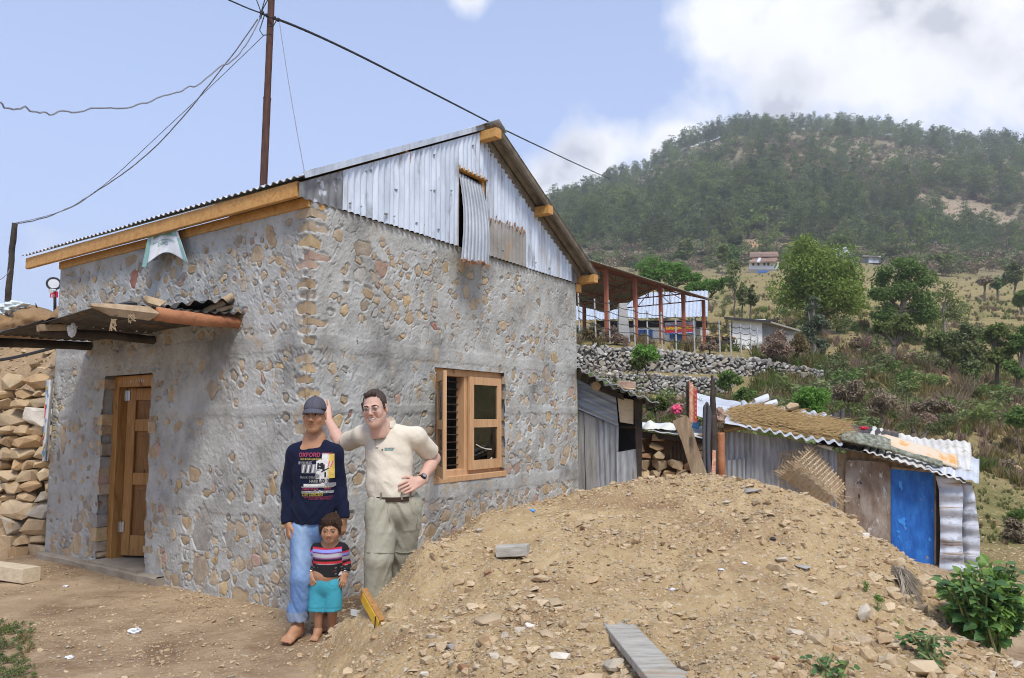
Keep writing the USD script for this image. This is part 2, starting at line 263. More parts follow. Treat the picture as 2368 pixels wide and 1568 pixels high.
# ---------------------------------------------------------------- the ground
# profiles of the land along a bearing: (bearing as a column of the photograph or degrees, [(distance, height)])
def prof(px, pts): return math.atan((px - PW / 2) / FPX), [(np.hypot(*at(px, y, Y)[:2]), at(px, y, Y)[2]) for Y, y in pts]
FLAT = [(0.5, 0.0), (12, -0.1), (60, -3.0), (300, -20), (2000, -60)]
COLS = [(-math.pi, FLAT), (math.radians(-100), FLAT),
    (math.radians(-60), [(0.5, 0.0), (9, 0.1), (11, 2.6), (40, 3.2), (300, 4), (2000, -20)]),
    prof(-300, [(0.5, 6000), (8.9, 1290), (9.15, 1280), (9.5, 890), (10.4, 800), (10.9, 722), (14, 780), (40, 900), (300, 960), (2000, 975)]),
    prof(130, [(0.5, 6000), (8.6, 1285), (8.95, 1275), (9.3, 890), (10.1, 800), (10.6, 718), (14, 780), (40, 900), (300, 960), (2000, 975)]),
    prof(500, [(0.5, 6000), (9, 1270), (12, 1100), (20, 850), (40, 880), (300, 900), (900, 880), (2000, 950)]),
    prof(900, [(0.5, 6000), (8, 1295), (12, 1160), (20, 950), (40, 830), (100, 780), (300, 760), (700, 620), (900, 640), (2000, 900)]),
    prof(1250, [(0.5, 6000), (5, 1500), (9, 1240), (13, 1090), (20, 960), (32.4, 912), (33.4, 868), (37, 864), (37.9, 803), (44, 790), (62, 775), (100, 740), (180, 680), (300, 600), (640, 510), (900, 560), (2000, 900)]),
    prof(1420, [(0.5, 6000), (5, 1520), (9, 1250), (13, 1080), (20, 965), (32.4, 918), (33.3, 872), (36.8, 864), (37.4, 803), (42, 788), (57, 785), (64, 778), (80, 740), (100, 730), (180, 680), (300, 600), (660, 442), (900, 500), (2000, 900)]),
    prof(1600, [(0.5, 6000), (5, 1550), (9, 1290), (13, 1100), (20, 985), (32.4, 924), (33.3, 876), (36.8, 870), (37.5, 818), (42, 804), (57, 800), (63, 797), (76, 740), (100, 712), (150, 680), (220, 640), (300, 598), (690, 362), (900, 440), (2000, 900)]),
    prof(1730, [(0.5, 6000), (5, 1560), (9, 1330), (13, 1130), (20, 1000), (32.2, 925), (33.4, 884), (36.7, 876), (37.5, 830), (42, 814), (52, 800), (64, 765), (100, 700), (150, 660), (210, 628), (236, 606), (300, 560), (690, 318), (900, 400), (2000, 900)]),
    prof(1850, [(0.5, 6000), (5, 1580), (9, 1360), (13, 1160), (19, 1010), (26, 960), (33, 908), (36.7, 884), (37.6, 848), (46, 815), (60, 770), (100, 700), (150, 650), (210, 620), (236, 600), (300, 555), (690, 298), (900, 380), (2000, 900)]),
    prof(2000, [(0.5, 6000), (5, 1600), (9, 1380), (14, 1180), (19, 1060), (23, 1000), (27, 985), (33, 935), (40, 850), (44, 800), (60, 770), (100, 705), (150, 655), (210, 615), (240, 600), (300, 560), (700, 308), (900, 380), (2000, 900)]),
    prof(2180, [(0.5, 6000), (5, 1620), (9, 1400), (14, 1210), (20, 1085), (24, 1035), (25, 1005), (29, 990), (36, 930), (46, 860), (60, 800), (100, 730), (150, 665), (210, 625), (300, 572), (700, 346), (900, 410), (2000, 900)]),
    prof(2367, [(0.5, 6000), (5, 1640), (9, 1420), (15, 1210), (25, 1105), (28, 1070), (29, 1030), (33, 1010), (40, 960), (48, 890), (62, 810), (100, 745), (150, 680), (210, 640), (300, 590), (700, 364), (900, 430), (2000, 900)]),
    prof(2900, [(0.5, 6000), (5, 1640), (9, 1440), (25, 1125), (40, 1000), (60, 860), (100, 800), (200, 690), (300, 620), (700, 450), (900, 500), (2000, 900)]),
    (math.radians(75), [(0.5, 0.0), (6, -0.6), (20, -2.5), (60, 0), (150, 20), (400, 90), (700, 160), (2000, 100)]),
    (math.radians(110), [(0.5, 0.0), (6, -0.5), (20, -3), (60, -9), (300, -25), (2000, -60)]), (math.pi, FLAT)]
LR = np.linspace(math.log(0.5), math.log(2000), 420)
TAB = []
for az, pts in COLS:
    r = np.array([p[0] for p in pts]); z = np.array([p[1] for p in pts]); z[0] = 0.0
    near = r < 7.5; z[near] = np.clip(z[near], -0.75, 0.1)
    TAB.append(np.interp(LR, np.log(r), z))
TAB = np.array(TAB); AZ = np.array([c[0] for c in COLS])
def land(x, y, rough=True):
    x, y = np.asarray(x, float), np.asarray(y, float); a = np.arctan2(x, y); r = np.maximum(np.hypot(x, y), 0.5)
    k = np.clip(np.searchsorted(AZ, a) - 1, 0, len(AZ) - 2); t = np.clip((a - AZ[k]) / (AZ[k + 1] - AZ[k]), 0, 1)
    q = np.clip((np.log(r) - LR[0]) / (LR[1] - LR[0]), 0, len(LR) - 1.001); i = q.astype(int); w = q - i
    z0 = TAB[k, i] * (1 - w) + TAB[k, i + 1] * w; z1 = TAB[k + 1, i] * (1 - w) + TAB[k + 1, i + 1] * w; z = z0 * (1 - t) + z1 * t
    if rough:
        p = np.stack([x, y, 0 * x], -1)
        z = z + (fbm(p * 0.9, 5, 3) - 0.5) * 0.10 * np.clip((r - 2) / 8, 0.15, 1) + (fbm(p * 0.16, 4, 5) - 0.5) * np.clip((r - 16) / 40, 0, 1) * 2.2 * np.where((a < .42) & (a > .02), np.clip(np.abs(r - 45) / 40 - .3, 0.0, 1), 1) + (fbm(p * 0.014, 5, 8) - 0.5) * np.clip((r - 150) / 250, 0, 1) * 26
    return z
def build_land():
    a_in = np.arctan((np.linspace(-250, 2620, 640) - PW / 2) / FPX); a = np.concatenate([np.linspace(-math.pi, a_in[0], 90)[:-1], a_in, np.linspace(a_in[-1], math.pi, 70)[1:]])
    r = np.concatenate([np.geomspace(0.5, 14, 130), np.geomspace(14, 1990, 330)[1:]])
    R, A = np.meshgrid(r, a, indexing='ij'); X, Y = R * np.sin(A), R * np.cos(A); Z = land(X, Y); v = np.stack([X, Y, Z], -1)
    def strip(i0, i1):
        P = v[i0:i1 + 1]; f = grid_faces(P.shape[0], P.shape[1])[:, ::-1]; return P.reshape(-1, 3), f
    k = int(np.searchsorted(r, 12.2))
    m = strip(0, k); c = np.concatenate([m[0], [[0, 0, 0.0]]]); n = len(m[0]); rim = np.arange(len(a))
    ground_sheet('yard_ground', (c, np.vstack([m[1], np.stack([np.full(len(a) - 1, n), rim[1:], rim[:-1]], 1)])), 'dirt')
    ground_sheet('hillside', strip(k, len(r) - 1), 'hill')

look('dirt', [(0.25, (0.23, 0.155, 0.088)), (0.45, (0.35, 0.25, 0.15)), (0.6, (0.43, 0.315, 0.195)), (0.8, (0.49, 0.375, 0.245))], scale=2.2, detail=12, rough=0.95, bump=0.9, bscale=26, spec=0.15, bdist=0.03, rw=0.6,
     mask=[((0.20, 0.125, 0.07), 0.9, 0.52, 0.14, (1, 1, 1)), ((0.40, 0.33, 0.25), 38.0, 0.58, 0.06, (1, 1, 1))])
look('rubble_dirt', [(0.25, (0.32, 0.21, 0.11)), (0.45, (0.43, 0.305, 0.16)), (0.6, (0.515, 0.38, 0.205)), (0.8, (0.585, 0.45, 0.265))], scale=2.6, detail=12, rough=0.95, bump=1.0, bscale=38, spec=0.15, bdist=0.03, rw=0.62,
     mask=[((0.30, 0.19, 0.10), 1.1, 0.56, 0.14, (1, 1, 1)), ((0.55, 0.46, 0.34), 42.0, 0.56, 0.06, (1, 1, 1))])
def hill_look():
    def area(n, l, key, p, rad, soft=0.35):
        n[key + "v"] = ("vector_math", {"math_type": "distance", "vector2": tuple(p)}); n[key + "a"] = ("math", {"math_type": "multiply_add", "value2": rad * 0.9, "value3": -rad * 0.45})
        n[key + "s"] = ("math", {"math_type": "add"}); n[key] = ("map_range", {"from_min": rad * (1 + soft), "from_max": rad * (1 - soft), "clamp": True})
        l += [("g.position", key + "v.vector1"), ("n2.fac", key + "a.value1"), (key + "v.value", key + "s.value1"), (key + "a.value", key + "s.value2"), (key + "s.value", key + ".value")]
    n = {"g": ("geometry", {}), "n1": ("noise_texture", {"scale": 0.10, "detail": 12.0, "roughness": 0.68}), "n2": ("noise_texture", {"scale": 0.03, "detail": 10.0, "roughness": 0.6}), "n3": ("noise_texture", {"scale": 1.7, "detail": 9.0, "roughness": 0.7}),
         "field": ("rgb_ramp", {"ramp": [(0.25, (0.13, 0.13, 0.045)), (0.42, (0.21, 0.185, 0.075)), (0.52, (0.28, 0.22, 0.105)), (0.62, (0.22, 0.19, 0.075)), (0.8, (0.31, 0.225, 0.13))]}),
         "wood": ("rgb_ramp", {"ramp": [(0.3, (0.11, 0.11, 0.055)), (0.46, (0.17, 0.15, 0.09)), (0.56, (0.22, 0.18, 0.12)), (0.75, (0.28, 0.225, 0.155))]}),
         "fine": ("map_range", {"from_min": 0.25, "from_max": 0.75, "to_min": 0.55, "to_max": 1.45}), "hv": ("hsv", {}), "m1": ("mix", {"mix_type": "mix"}), "m2": ("mix", {"mix_type": "mix", "color2": (0.30, 0.235, 0.165)}), "m3": ("mix", {"mix_type": "mix", "color2": (0.34, 0.215, 0.115)}),
         "p": ("principled_bsdf", {"roughness": 0.95, "specular_ior_level": 0.1}), "b": ("bump", {"strength": 0.8, "distance": 0.25}), "far": ("vector_math", {"math_type": "length"}), "fm": ("map_range", {"from_min": 190.0, "from_max": 260.0, "clamp": True})}
    l = [("g.position", "n1.vector"), ("g.position", "n2.vector"), ("g.position", "n3.vector"), ("n1.fac", "field.fac"), ("n1.fac", "wood.fac"), ("g.position", "far.vector1"), ("far.value", "fm.value"),
         ("fm.result", "m1.fac"), ("field.color", "m1.color1"), ("wood.color", "m1.color2")]
    area(n, l, "scar", SCAR, 24.0, .5); area(n, l, "track", TRACK, 22.0)
    l += [("scar.result", "m2.fac"), ("m1.color", "m2.color1"), ("track.result", "m3.fac"), ("m2.color", "m3.color1"), ("n3.fac", "fine.value"), ("fine.result", "hv.value"), ("m3.color", "hv.color"), ("hv.color", "p.base_color"), ("n3.fac", "b.height"), ("b.normal", "p.normal")]
    LOOK['hill'] = usdkit.material(stage, '/World/Looks/hill', n, l, surface="p.BSDF")
def on_land(px, py, lo=8.0, hi=1500.0):
    """where the line of sight through a pixel of the photograph meets the land"""
    d = ray(px, py); d = d / d[1]; Y = np.geomspace(lo, hi, 3000); P = CAMP + Y[:, None] * d; below = P[:, 2] < land(P[:, 0], P[:, 1])
    i = int(np.argmax(below)); P[i, 2] = land(P[i, 0], P[i, 1]); return P[i if below.any() else -1]
SCAR = on_land(2225, 490); TRACK = on_land(1790, 572)
hill_look(); build_land()
# ---------------------------------------------------------------- the stone house
HC, HL, HR, HT = A3([-1.60, 6.0, 0]), A3([-5.06, 8.51, 0]), A3([0.83, 9.85, 0]), 3.25
ZV = A3([0, 0, 1.0])
DF, DG = unit(HL - HC), unit(HR - HC)                       # along the front wall, along the gable wall
NF, NG = A3([-DF[1], DF[0], 0]), A3([DG[1], -DG[0], 0])     # outward normals
if NF[1] > 0: NF = -NF
LF, LG = np.linalg.norm(HL - HC), np.linalg.norm(HR - HC)
def wf(u, z, o=0.0): return HC + DF * u + NF * o + ZV * z
def wg(u, z, o=0.0): return HC + DG * u + NG * o + ZV * z
def hit(px, py, N, o=0.0):
    d = ray(px, py); t = ((HC + N * o - CAMP) @ N) / (d @ N); return CAMP + d * t
def uf(px, py, o=0.0): p = hit(px, py, NF, o); return (p - HC) @ DF, p[2]
def ug(px, py, o=0.0): p = hit(px, py, NG, o); return (p - HC) @ DG, p[2]
house = Thing('stone_house', 'small grey mortared stone house with corrugated metal gable and roof', 'house', base=(-2.0, 8.8, 0))

look('mortar', [(0.28, (0.245, 0.24, 0.22)), (0.42, (0.345, 0.342, 0.318)), (0.55, (0.42, 0.422, 0.398)), (0.75, (0.50, 0.508, 0.488))], scale=2.6, detail=10, rough=0.95, bump=0.7, bscale=34, spec=0.12, rw=0.58, bdist=0.012,
     mask=[((0.12, 0.12, 0.115), 24.0, 0.64, 0.05, (1, .7, 1)), ((0.19, 0.186, 0.175), 1.4, 0.55, 0.16, (1, 1, 1)), ((0.40, 0.335, 0.25), 6.0, 0.575, 0.08, (1, 1, 1))])
look('mortar_base', [(0.28, (0.20, 0.165, 0.125)), (0.5, (0.30, 0.255, 0.20)), (0.75, (0.37, 0.33, 0.275))], scale=3.0, detail=10, rough=0.95, bump=0.6, bscale=30, spec=0.12, bdist=0.012)
STONE = []
for k, (c0, c1, c2) in enumerate([((0.25, 0.18, 0.11), (0.38, 0.285, 0.18), (0.46, 0.37, 0.255)), ((0.27, 0.205, 0.14), (0.41, 0.325, 0.225), (0.49, 0.41, 0.31)), ((0.22, 0.18, 0.135), (0.33, 0.275, 0.21), (0.42, 0.36, 0.29)),
                              ((0.25, 0.16, 0.12), (0.38, 0.265, 0.205), (0.45, 0.345, 0.285)), ((0.22, 0.205, 0.18), (0.34, 0.32, 0.29), (0.45, 0.43, 0.40)), ((0.30, 0.21, 0.11), (0.45, 0.335, 0.19), (0.53, 0.42, 0.28)), ((0.20, 0.08, 0.055), (0.32, 0.15, 0.11), (0.38, 0.22, 0.16))]):
    STONE.append(look(f'stone_{"abcdefg"[k]}', [(0.3, c0), (0.5, c1), (0.7, c2)], scale=9.0, detail=9, rough=0.9, bump=0.55, bscale=60, spec=0.15, rnd=0.14, rw=0.6, bdist=0.01))
def stone_mat(rs): return STONE[rs.choice(7, p=[.28, .24, .22, .05, .11, .09, .01])]

NOHOLE = []
DOORU = (uf(344, 1080)[0], uf(231, 1080)[0]); DOORZ = (uf(231, 1296)[1], uf(239, 871)[1])
WINU = (ug(1006, 980)[0], ug(1166, 980)[0]); WINZ = (ug(1090, 1108)[1], ug(1090, 856)[1])
BANDS_F = [(uf(400, 1152)[1] - 0.02, 0.07), (uf(400, 815)[1], 0.08), (uf(640, 948)[1], 0.05)]
BANDS_G = [(ug(1080, 1128)[1], 0.08), (ug(1080, 828)[1], 0.07), (ug(900, 943)[1], 0.05)]
def wall_skin(nm, W, P, hole, bands, seed, dens, quoin_side=True):
    """mortar pressed unevenly over a rubble wall: a relief whose gaps leave the stones bare"""
    rs = np.random.RandomState(seed); H = HT - 0.005
    stones = []; tries = 0; cells = []
    def ok(u, z, r):
        if not (r * 0.9 < u < W - r * 0.6 and 0.06 < z < H - 0.12): return False
        if quoin_side and u < 0.20 + r * 0.7: return False
        if hole[0] - r * 1.2 < u < hole[1] + r * 1.2 and hole[2] - r < z < hole[3] + r: return False
        if any(abs(z - b) < w + r * 0.2 for b, w in bands): return False
        return all((u - a) ** 2 + (1.35 * (z - b)) ** 2 > (dens * (r + c)) ** 2 for a, b, c in cells)
    for r0, n in ((0.115, 6), (0.085, 24), (0.06, 84), (0.042, 190), (0.027, 330)):
        k = 0
        for _ in range(n * 5):
            u, z = rs.uniform(0, W), rs.uniform(0, H); low = 1.0 if z < 0.9 else 0.3
            dn = float(fbm((u * 1.3 + seed, z * 1.5, seed), 3, seed)); low *= np.clip((dn - .36) * 7, .15, 1.3)
            if rs.random() > low: continue
            r = r0 * rs.uniform(0.85, 1.2) * (1.15 if z < 0.9 else 1.0)
            if ok(u, z, r): cells.append((u, z, r)); k += 1
            if k >= n: break
    polys = []
    for u, z, r in cells:
        n = rs.randint(5, 8); a = np.sort(np.linspace(0, 2 * math.pi, n, endpoint=False) + rs.uniform(-0.35, 0.35, n)); asp = rs.uniform(0.55, 1.0); th = rs.choice([0, 0, 0.4, -0.4, 1.2, 1.57])
        q = np.stack([np.cos(a) * r * rs.uniform(0.65, 1.2, n), np.sin(a) * r * asp * rs.uniform(0.65, 1.2, n)], 1)
        c, s = math.cos(th), math.sin(th); q = q @ A3([[c, s], [-s, c]]) + (u, z); polys.append(q)
    if not quoin_side: pass
    d = 0.009; nu, nz = int(W / d) + 1, int(H / d) + 1; U, Z = np.meshgrid(np.linspace(0, W, nu), np.linspace(0.0, H, nz), indexing='ij')
    S = np.full(U.shape, 0.2)
    for q in polys + QUOIN_CUTS.get(nm, []):
        lo, hi = q.min(0) - 0.07, q.max(0) + 0.07; i0, i1 = np.searchsorted(U[:, 0], (lo[0], hi[0])); j0, j1 = np.searchsorted(Z[0], (lo[1], hi[1]))
        if i1 <= i0 or j1 <= j0: continue
        pu, pz = U[i0:i1, j0:j1], Z[i0:i1, j0:j1]; dd = np.full(pu.shape, -9.0)
        h = q[np.array(sorted(range(len(q)), key=lambda k: math.atan2(q[k][1] - q[:, 1].mean(), q[k][0] - q[:, 0].mean())))]
        for a, b in zip(h, np.roll(h, -1, 0)):
            e = b - a; nn = A3([e[1], -e[0]]) / max(np.linalg.norm(e), 1e-6); dd = np.maximum(dd, (pu - a[0]) * nn[0] + (pz - a[1]) * nn[1])
        S[i0:i1, j0:j1] = np.minimum(S[i0:i1, j0:j1], dd)
    Q = np.stack([U, Z, np.full_like(U, seed * 3.3)], -1)
    S = S + (fbm(Q * 20, 3, seed) - 0.5) * 0.05 + (fbm(Q * 7, 2, seed + 7) - 0.5) * 0.03 - 0.004
    smooth_zone = np.zeros_like(U)
    for b, w in bands: smooth_zone = np.maximum(smooth_zone, np.clip(1.4 - np.abs(Z - b) / w * 1.0, 0, 1))
    lump = fbm(Q * (7, 5, 1), 4, seed + 1); ridge = np.abs(fbm(Q * (9, 7, 1) + 5, 3, seed + 4) - 0.5); fine = fbm(Q * 45, 3, seed + 2)
    crack = np.clip(1 - ridge / 0.022, 0, 1) * np.clip((fbm(Q * 3, 2, seed + 9) - 0.42) * 8, 0, 1) * (1 - 0.8 * smooth_zone)
    m = np.clip(S / 0.012, 0, 1); m = m * m * (3 - 2 * m)
    h = -0.007 + m * (0.0075 + (1 - 0.75 * smooth_zone) * 0.007 * (lump - 0.6) + 0.006 * smooth_zone) + 0.008 * (fine - 0.5) * (1 - 0.5 * smooth_zone) - 0.012 * crack
    lip = np.exp(-((S - 0.014) / 0.010) ** 2) * np.clip((fbm(Q * 6 + 9, 2, seed + 3) - 0.45) * 5, 0, 1); h = h + 0.003 * lip
    for q_, (fu, fz, am, sd) in enumerate(((4.5, 3.5, .0028, 31), (8, 6, .0022, 37), (15, 11, .0012, 41))):   # trowelled layers with ragged broken edges
        nn = fbm(Q * (fu, fz, 1) + 3 * q_, 6, seed + sd); h = h + am * (np.clip((nn - .49) / .012, 0, 1) + np.clip((nn - .58) / .012, 0, 1)) * m * (1 - .6 * smooth_zone)
    for b, w in bands:
        bm = np.clip((w * .95 - np.abs(Z - b + (fbm(np.stack([U * 5, 0 * U + b, 0 * U], -1), 3, seed) - .5) * .05)) / .010, 0, 1); h = h + .0032 * bm * m
    edge = np.minimum(np.minimum(U, W - U), 1) ; h = np.where(edge < 0.012, np.minimum(h, 0.0), h)
    cu, cz = (U[:-1, :-1] + U[1:, 1:]) / 2, (Z[:-1, :-1] + Z[1:, 1:]) / 2
    hu = (fbm(np.stack([cu * 0 + 3, cz * 6, cu * 0], -1), 3, seed) - 0.5) * 0.05
    keep = ~((cu > hole[0] + hu) & (cu < hole[1] + hu) & (cz > hole[2]) & (cz < hole[3]))
    pts = P(0, 0) + (P(1, 0) - P(0, 0)) * U[..., None] + ZV * Z[..., None] + (P(0, 0, 1) - P(0, 0)) * h[..., None]
    f = grid_faces(nu, nz, keep)
    if np.cross(P(1, 0) - P(0, 0), ZV) @ (P(0, 0, 1) - P(0, 0)) < 0: f = f[:, ::-1]
    return trim_unused(pts.reshape(-1, 3), f), polys, rs
def stone_face(q, P, rs, proud=0.0):
    """one stone seen in the wall: broken face, chamfered edge, body in the wall"""
    c = q.mean(0); n = len(q); o = rs.uniform(-0.0005, 0.0055) + proud; ang = np.argsort(np.arctan2(q[:, 1] - c[1], q[:, 0] - c[0])); q = q[ang]; q = c + (q - c) * 1.18
    a = [P(x, z, -0.05) for x, z in q]; b = [P(x, z, o - 0.004 + rs.uniform(-0.002, 0.002)) for x, z in q]; t = [P(*(c + (p - c) * 0.72), o + rs.uniform(-0.002, 0.003)) for p in q]; v = np.array(a + b + t + [P(*c, o + rs.uniform(-0.001, 0.004))])
    f = []
    for i in range(n):
        j = (i + 1) % n; f += [(i, j, j + n), (i, j + n, i + n), (i + n, j + n, j + 2 * n), (i + n, j + 2 * n, i + 2 * n), (i + 2 * n, j + 2 * n, 3 * n)]
    f = np.array(f); k = np.cross(v[f[0][1]] - v[f[0][0]], v[f[0][2]] - v[f[0][0]]) @ ((v[f[0]].mean(0)) - P(*c, -0.03))
    return v, (f if k > 0 else f[:, ::-1])
# the corner stones: (y in the photograph, half height in pixels, reach on the front wall, reach on the gable wall, which stone)
QUOINS = [(490, 12, .20, .16, 1), (521, 13, .13, .24, 1), (556, 16, .15, .14, 5), (588, 13, .09, .20, 3), (610, 12, .16, .14, 3), (632, 7, .10, .06, 4), (655, 15, .14, .09, 0), (681, 13, .14, .12, 2), (710, 20, .15, .12, 0), (741, 9, .08, .20, 0), (763, 10, .13, .05, 1), (786, 13, .08, .10, 0),
          (828, 11, .16, .05, 1), (850, 13, .10, .12, 5), (876, 12, .15, .09, 0), (908, 18, .13, .14, 5), (990, 18, .12, .16, 1), (1060, 20, .16, .10, 0), (1120, 22, .12, .18, 2), (1200, 20, .18, .12, 0), (1300, 24, .14, .16, 2)]
QUOIN_CUTS = {'front_wall': [], 'gable_wall': []}
quoin_meshes = []; _rq = np.random.RandomState(4)
for y, hh, rf, rg, ki in QUOINS:
    z = at(718, y, 6.0)[2]; h = hh / FPX * 6.0; o = _rq.uniform(-0.008, 0.001); rf *= _rq.uniform(.6, 1.05); rg *= _rq.uniform(.6, 1.05); h *= _rq.uniform(.62, .9)
    h0 = h; h = h * 0.86; QUOIN_CUTS['front_wall'].append(A3([(-0.05, z - h), (rf, z - h * .8), (rf * 1.05, z), (rf * .85, z + h), (-0.05, z + h)])); QUOIN_CUTS['gable_wall'].append(A3([(-0.05, z - h), (rg * .9, z - h), (rg, z), (rg * .8, z + h), (-0.05, z + h * 0.9)])); h = h0
    p = []
    for s in (-1, 1):
        for k in range(7):
            a = k / 6; u = (a * 2 - 1); jit = _rq.uniform(0.8, 1.2); zz = z + s * h * (1.12 - 0.4 * abs(u)) * jit - abs(u) * h * 0.45
            p.append((wf(-u * rf * 1.12, zz, o * (1 - 0.3 * abs(u))) if u < 0 else wg(u * rg * 1.12, zz, o * (1 - 0.3 * abs(u)))) + ((NF + NG) * 0.004 if k == 3 else 0))
    p = np.array(p); inner = p - (NF + NG) * 0.09
    v = np.vstack([p, inner]); f = []
    for k in range(6): f += [(k, k + 1, k + 8), (k, k + 8, k + 7)]
    for k in range(6): f += [(7 + k, 8 + k, 22 + k), (7 + k, 22 + k, 21 + k), (k, 14 + k, 15 + k), (k, 15 + k, k + 1)]
    f += [(0, 7, 21), (0, 21, 14), (6, 20, 27), (6, 27, 13)]; f = np.array(f)
    if np.cross(v[f[0][1]] - v[f[0][0]], v[f[0][2]] - v[f[0][0]]) @ (NF + NG) < 0: f = f[:, ::-1]
    quoin_meshes.append((v, f, ki))
pool = []
for nm, W, P, hole, bands, seed, dens in (('front_wall', LF, wf, (*DOORU, DOORZ[0], DOORZ[1]), BANDS_F, 11, 0.92), ('gable_wall', LG, wg, (*WINU, *WINZ), BANDS_G, 23, 1.0)):
    m, polys, rs = wall_skin(nm, W, P, hole, bands, seed, dens)
    path = house.part(nm, m, 'mortar', smooth=True)
    for q in polys: pool.append((np.ptp(q[:, 0]) * np.ptp(q[:, 1]), path, stone_face(q, P, rs), stone_mat(rs)))
    # the body of the wall behind the relief, in pieces round the opening
    T = 0.34; a, b, c, d = hole; hs = [(0.03, a - 0.03, 0, HT - .01), (b + 0.03, W, 0, HT - .01), (a - 0.03, b + 0.03, d + 0.012, HT - .01), (a - 0.03, b + 0.03, -0.02, c - 0.012)]
    for u0, u1, z0, z1 in hs:
        mid = P((u0 + u1) / 2, z0, -T / 2 - 0.014); house.part('wall_core', beam(mid, mid + ZV * (z1 - z0), T, u1 - u0, (P(1, 0) - P(0, 0))), 'mortar', parent=path)
    # ragged stones along the reveals
    for side, u in ((0, a), (1, b)):
        z = c + 0.02
        while z < d - 0.06:
            h = rs.uniform(0.06, 0.14)
            if rs.random() < 0.72:
                w = rs.uniform(0.07, 0.15); o = rs.uniform(-.004, .012); x0, x1 = (u - w, u + 0.012 + rs.uniform(-.01, .02)) if side == 0 else (u - 0.012 - rs.uniform(-.01, .02), u + w)
                pts = [P(x + rs.uniform(-.012, .012), zz + rs.uniform(-.008, .008), oo) for x in (x0, x1) for zz in (z, z + h * 0.92) for oo in (o, -0.2)]; pool.append((0.02, path, hull(pts), stone_mat(rs)))
            z += h
pool.sort(key=lambda t: -t[0]); front = house.path + '/front_wall'
for v, f, ki in quoin_meshes: house.part('stone', (v, f), STONE[ki], parent=front)
for _, par, m, mt in pool[:279]: house.part('stone', m, mt, parent=par)
for par in (front, house.path + '/gable_wall'):
    for sm in STONE:
        g = [m for _, p2, m, mt in pool[279:] if p2 == par and mt is sm]
        if g: house.part('small_stones', join(g), sm, parent=par, kind='stuff')
# the two walls that face away, the floor, and the plinth under the front
FAR = HL + DG * LG
for a, b, nrm in ((HL, FAR, -NG), (FAR, HR, -NF)):
    d = unit(b - a); mid = (a + b) / 2 - nrm * 0.0; s = -nrm * 0.17; house.part('back_wall', beam(a + s + ZV * HT / 2 + d * 0.0, b + s + ZV * HT / 2, 0.34, HT, ZV), 'mortar')
house.part('floor', beam((HC + HL) / 2 + DG * 0.3 + ZV * 0.02, (HR + FAR) / 2 - DG * 0.3 + ZV * 0.02, LF - 0.6, 0.1), 'mortar_base')
def relief_bar(P, u0, u1, z0, z1, o, seed):
    n = int((u1 - u0) / 0.02) + 2; U = np.linspace(u0, u1, n); prof_ = [(z0 - 0.1, o), (z0 + (z1 - z0) * .5, o), (z1 - 0.015, o), (z1, o - 0.02), (z1 + .002, -0.05)]
    G = np.array([[P(u, z + (fbm((u * 4, j, seed), 3, seed) - .5) * 0.02, oo + (fbm((u * 9, z * 9, seed), 4, seed) - .5) * 0.03) for j, (z, oo) in enumerate(prof_)] for u in U]); f = grid_faces(n, 5)
    if np.cross(P(1, 0) - P(0, 0), ZV) @ (P(0, 0, 1) - P(0, 0)) < 0: f = f[:, ::-1]
    return G.reshape(-1, 3), f
zp = [uf(px, y)[1] for px, y in ((150, 1280), (380, 1325))]
house.part('plinth', relief_bar(wf, DOORU[0] - 0.35, LF, -0.16, DOORZ[0] - 0.02, 0.085, 5), 'mortar_base', smooth=35)
house.part('plinth', relief_bar(wf, 0.0, DOORU[0] - 0.30, -0.12, 0.05, 0.012, 8), 'mortar_base', smooth=35)
house.part('plinth_end', beam(wf(DOORU[0] - .345, -.16, .02), wf(DOORU[0] - .345, DOORZ[0] - .03, .02), .13, .02, DF), 'mortar_base'); house.part('doorstep', beam(wf(DOORU[0], DOORZ[0] - 0.02, -0.13), wf(DOORU[1], DOORZ[0] - 0.02, -0.13), 0.40, 0.05), 'mortar_base')
# ---- timber
look('pine_timber', [(0.3, (0.42, 0.20, 0.055)), (0.48, (0.53, 0.28, 0.085)), (0.62, (0.60, 0.345, 0.12)), (0.8, (0.44, 0.2, 0.05))], scale=3.0, stretch=(6, 6, 6), rough=0.6, bump=0.2, bscale=30, dist=1.2, mask=((0.26, 0.10, 0.03), 2.2, 0.66, 0.05, (1, 1, 1)))
look('dark_pine', [(0.3, (0.22, 0.105, 0.028)), (0.48, (0.33, 0.165, 0.05)), (0.62, (0.40, 0.215, 0.075)), (0.8, (0.27, 0.12, 0.035))], scale=3.2, stretch=(7, 7, 0.7), rough=0.45, bump=0.15, bscale=30, dist=1.4, mask=((0.13, 0.05, 0.015), 2.6, 0.66, 0.04, (1, 1, 0.6)))
look('door_panel', [(0.3, (0.14, 0.062, 0.018)), (0.5, (0.22, 0.105, 0.032)), (0.7, (0.28, 0.14, 0.045))], scale=4.0, stretch=(9, 9, 0.6), rough=0.45, bump=0.15, bscale=30, dist=1.6, mask=((0.08, 0.03, 0.01), 3.0, 0.64, 0.04, (1, 1, 0.6)))
look('new_timber', [(0.3, (0.42, 0.235, 0.11)), (0.5, (0.52, 0.31, 0.16)), (0.7, (0.58, 0.37, 0.21))], scale=2.6, stretch=(8, 8, 0.8), rough=0.6, bump=0.15, bscale=40, dist=1.0, mask=((0.30, 0.14, 0.06), 2.6, 0.66, 0.06, (1, 1, .5)))
flat('steel', (0.45, 0.46, 0.47), rough=0.35, metal=0.9); flat('dark_iron', (0.05, 0.035, 0.028), rough=0.6, metal=0.3)
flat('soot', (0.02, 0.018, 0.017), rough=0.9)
Zt = 0.06
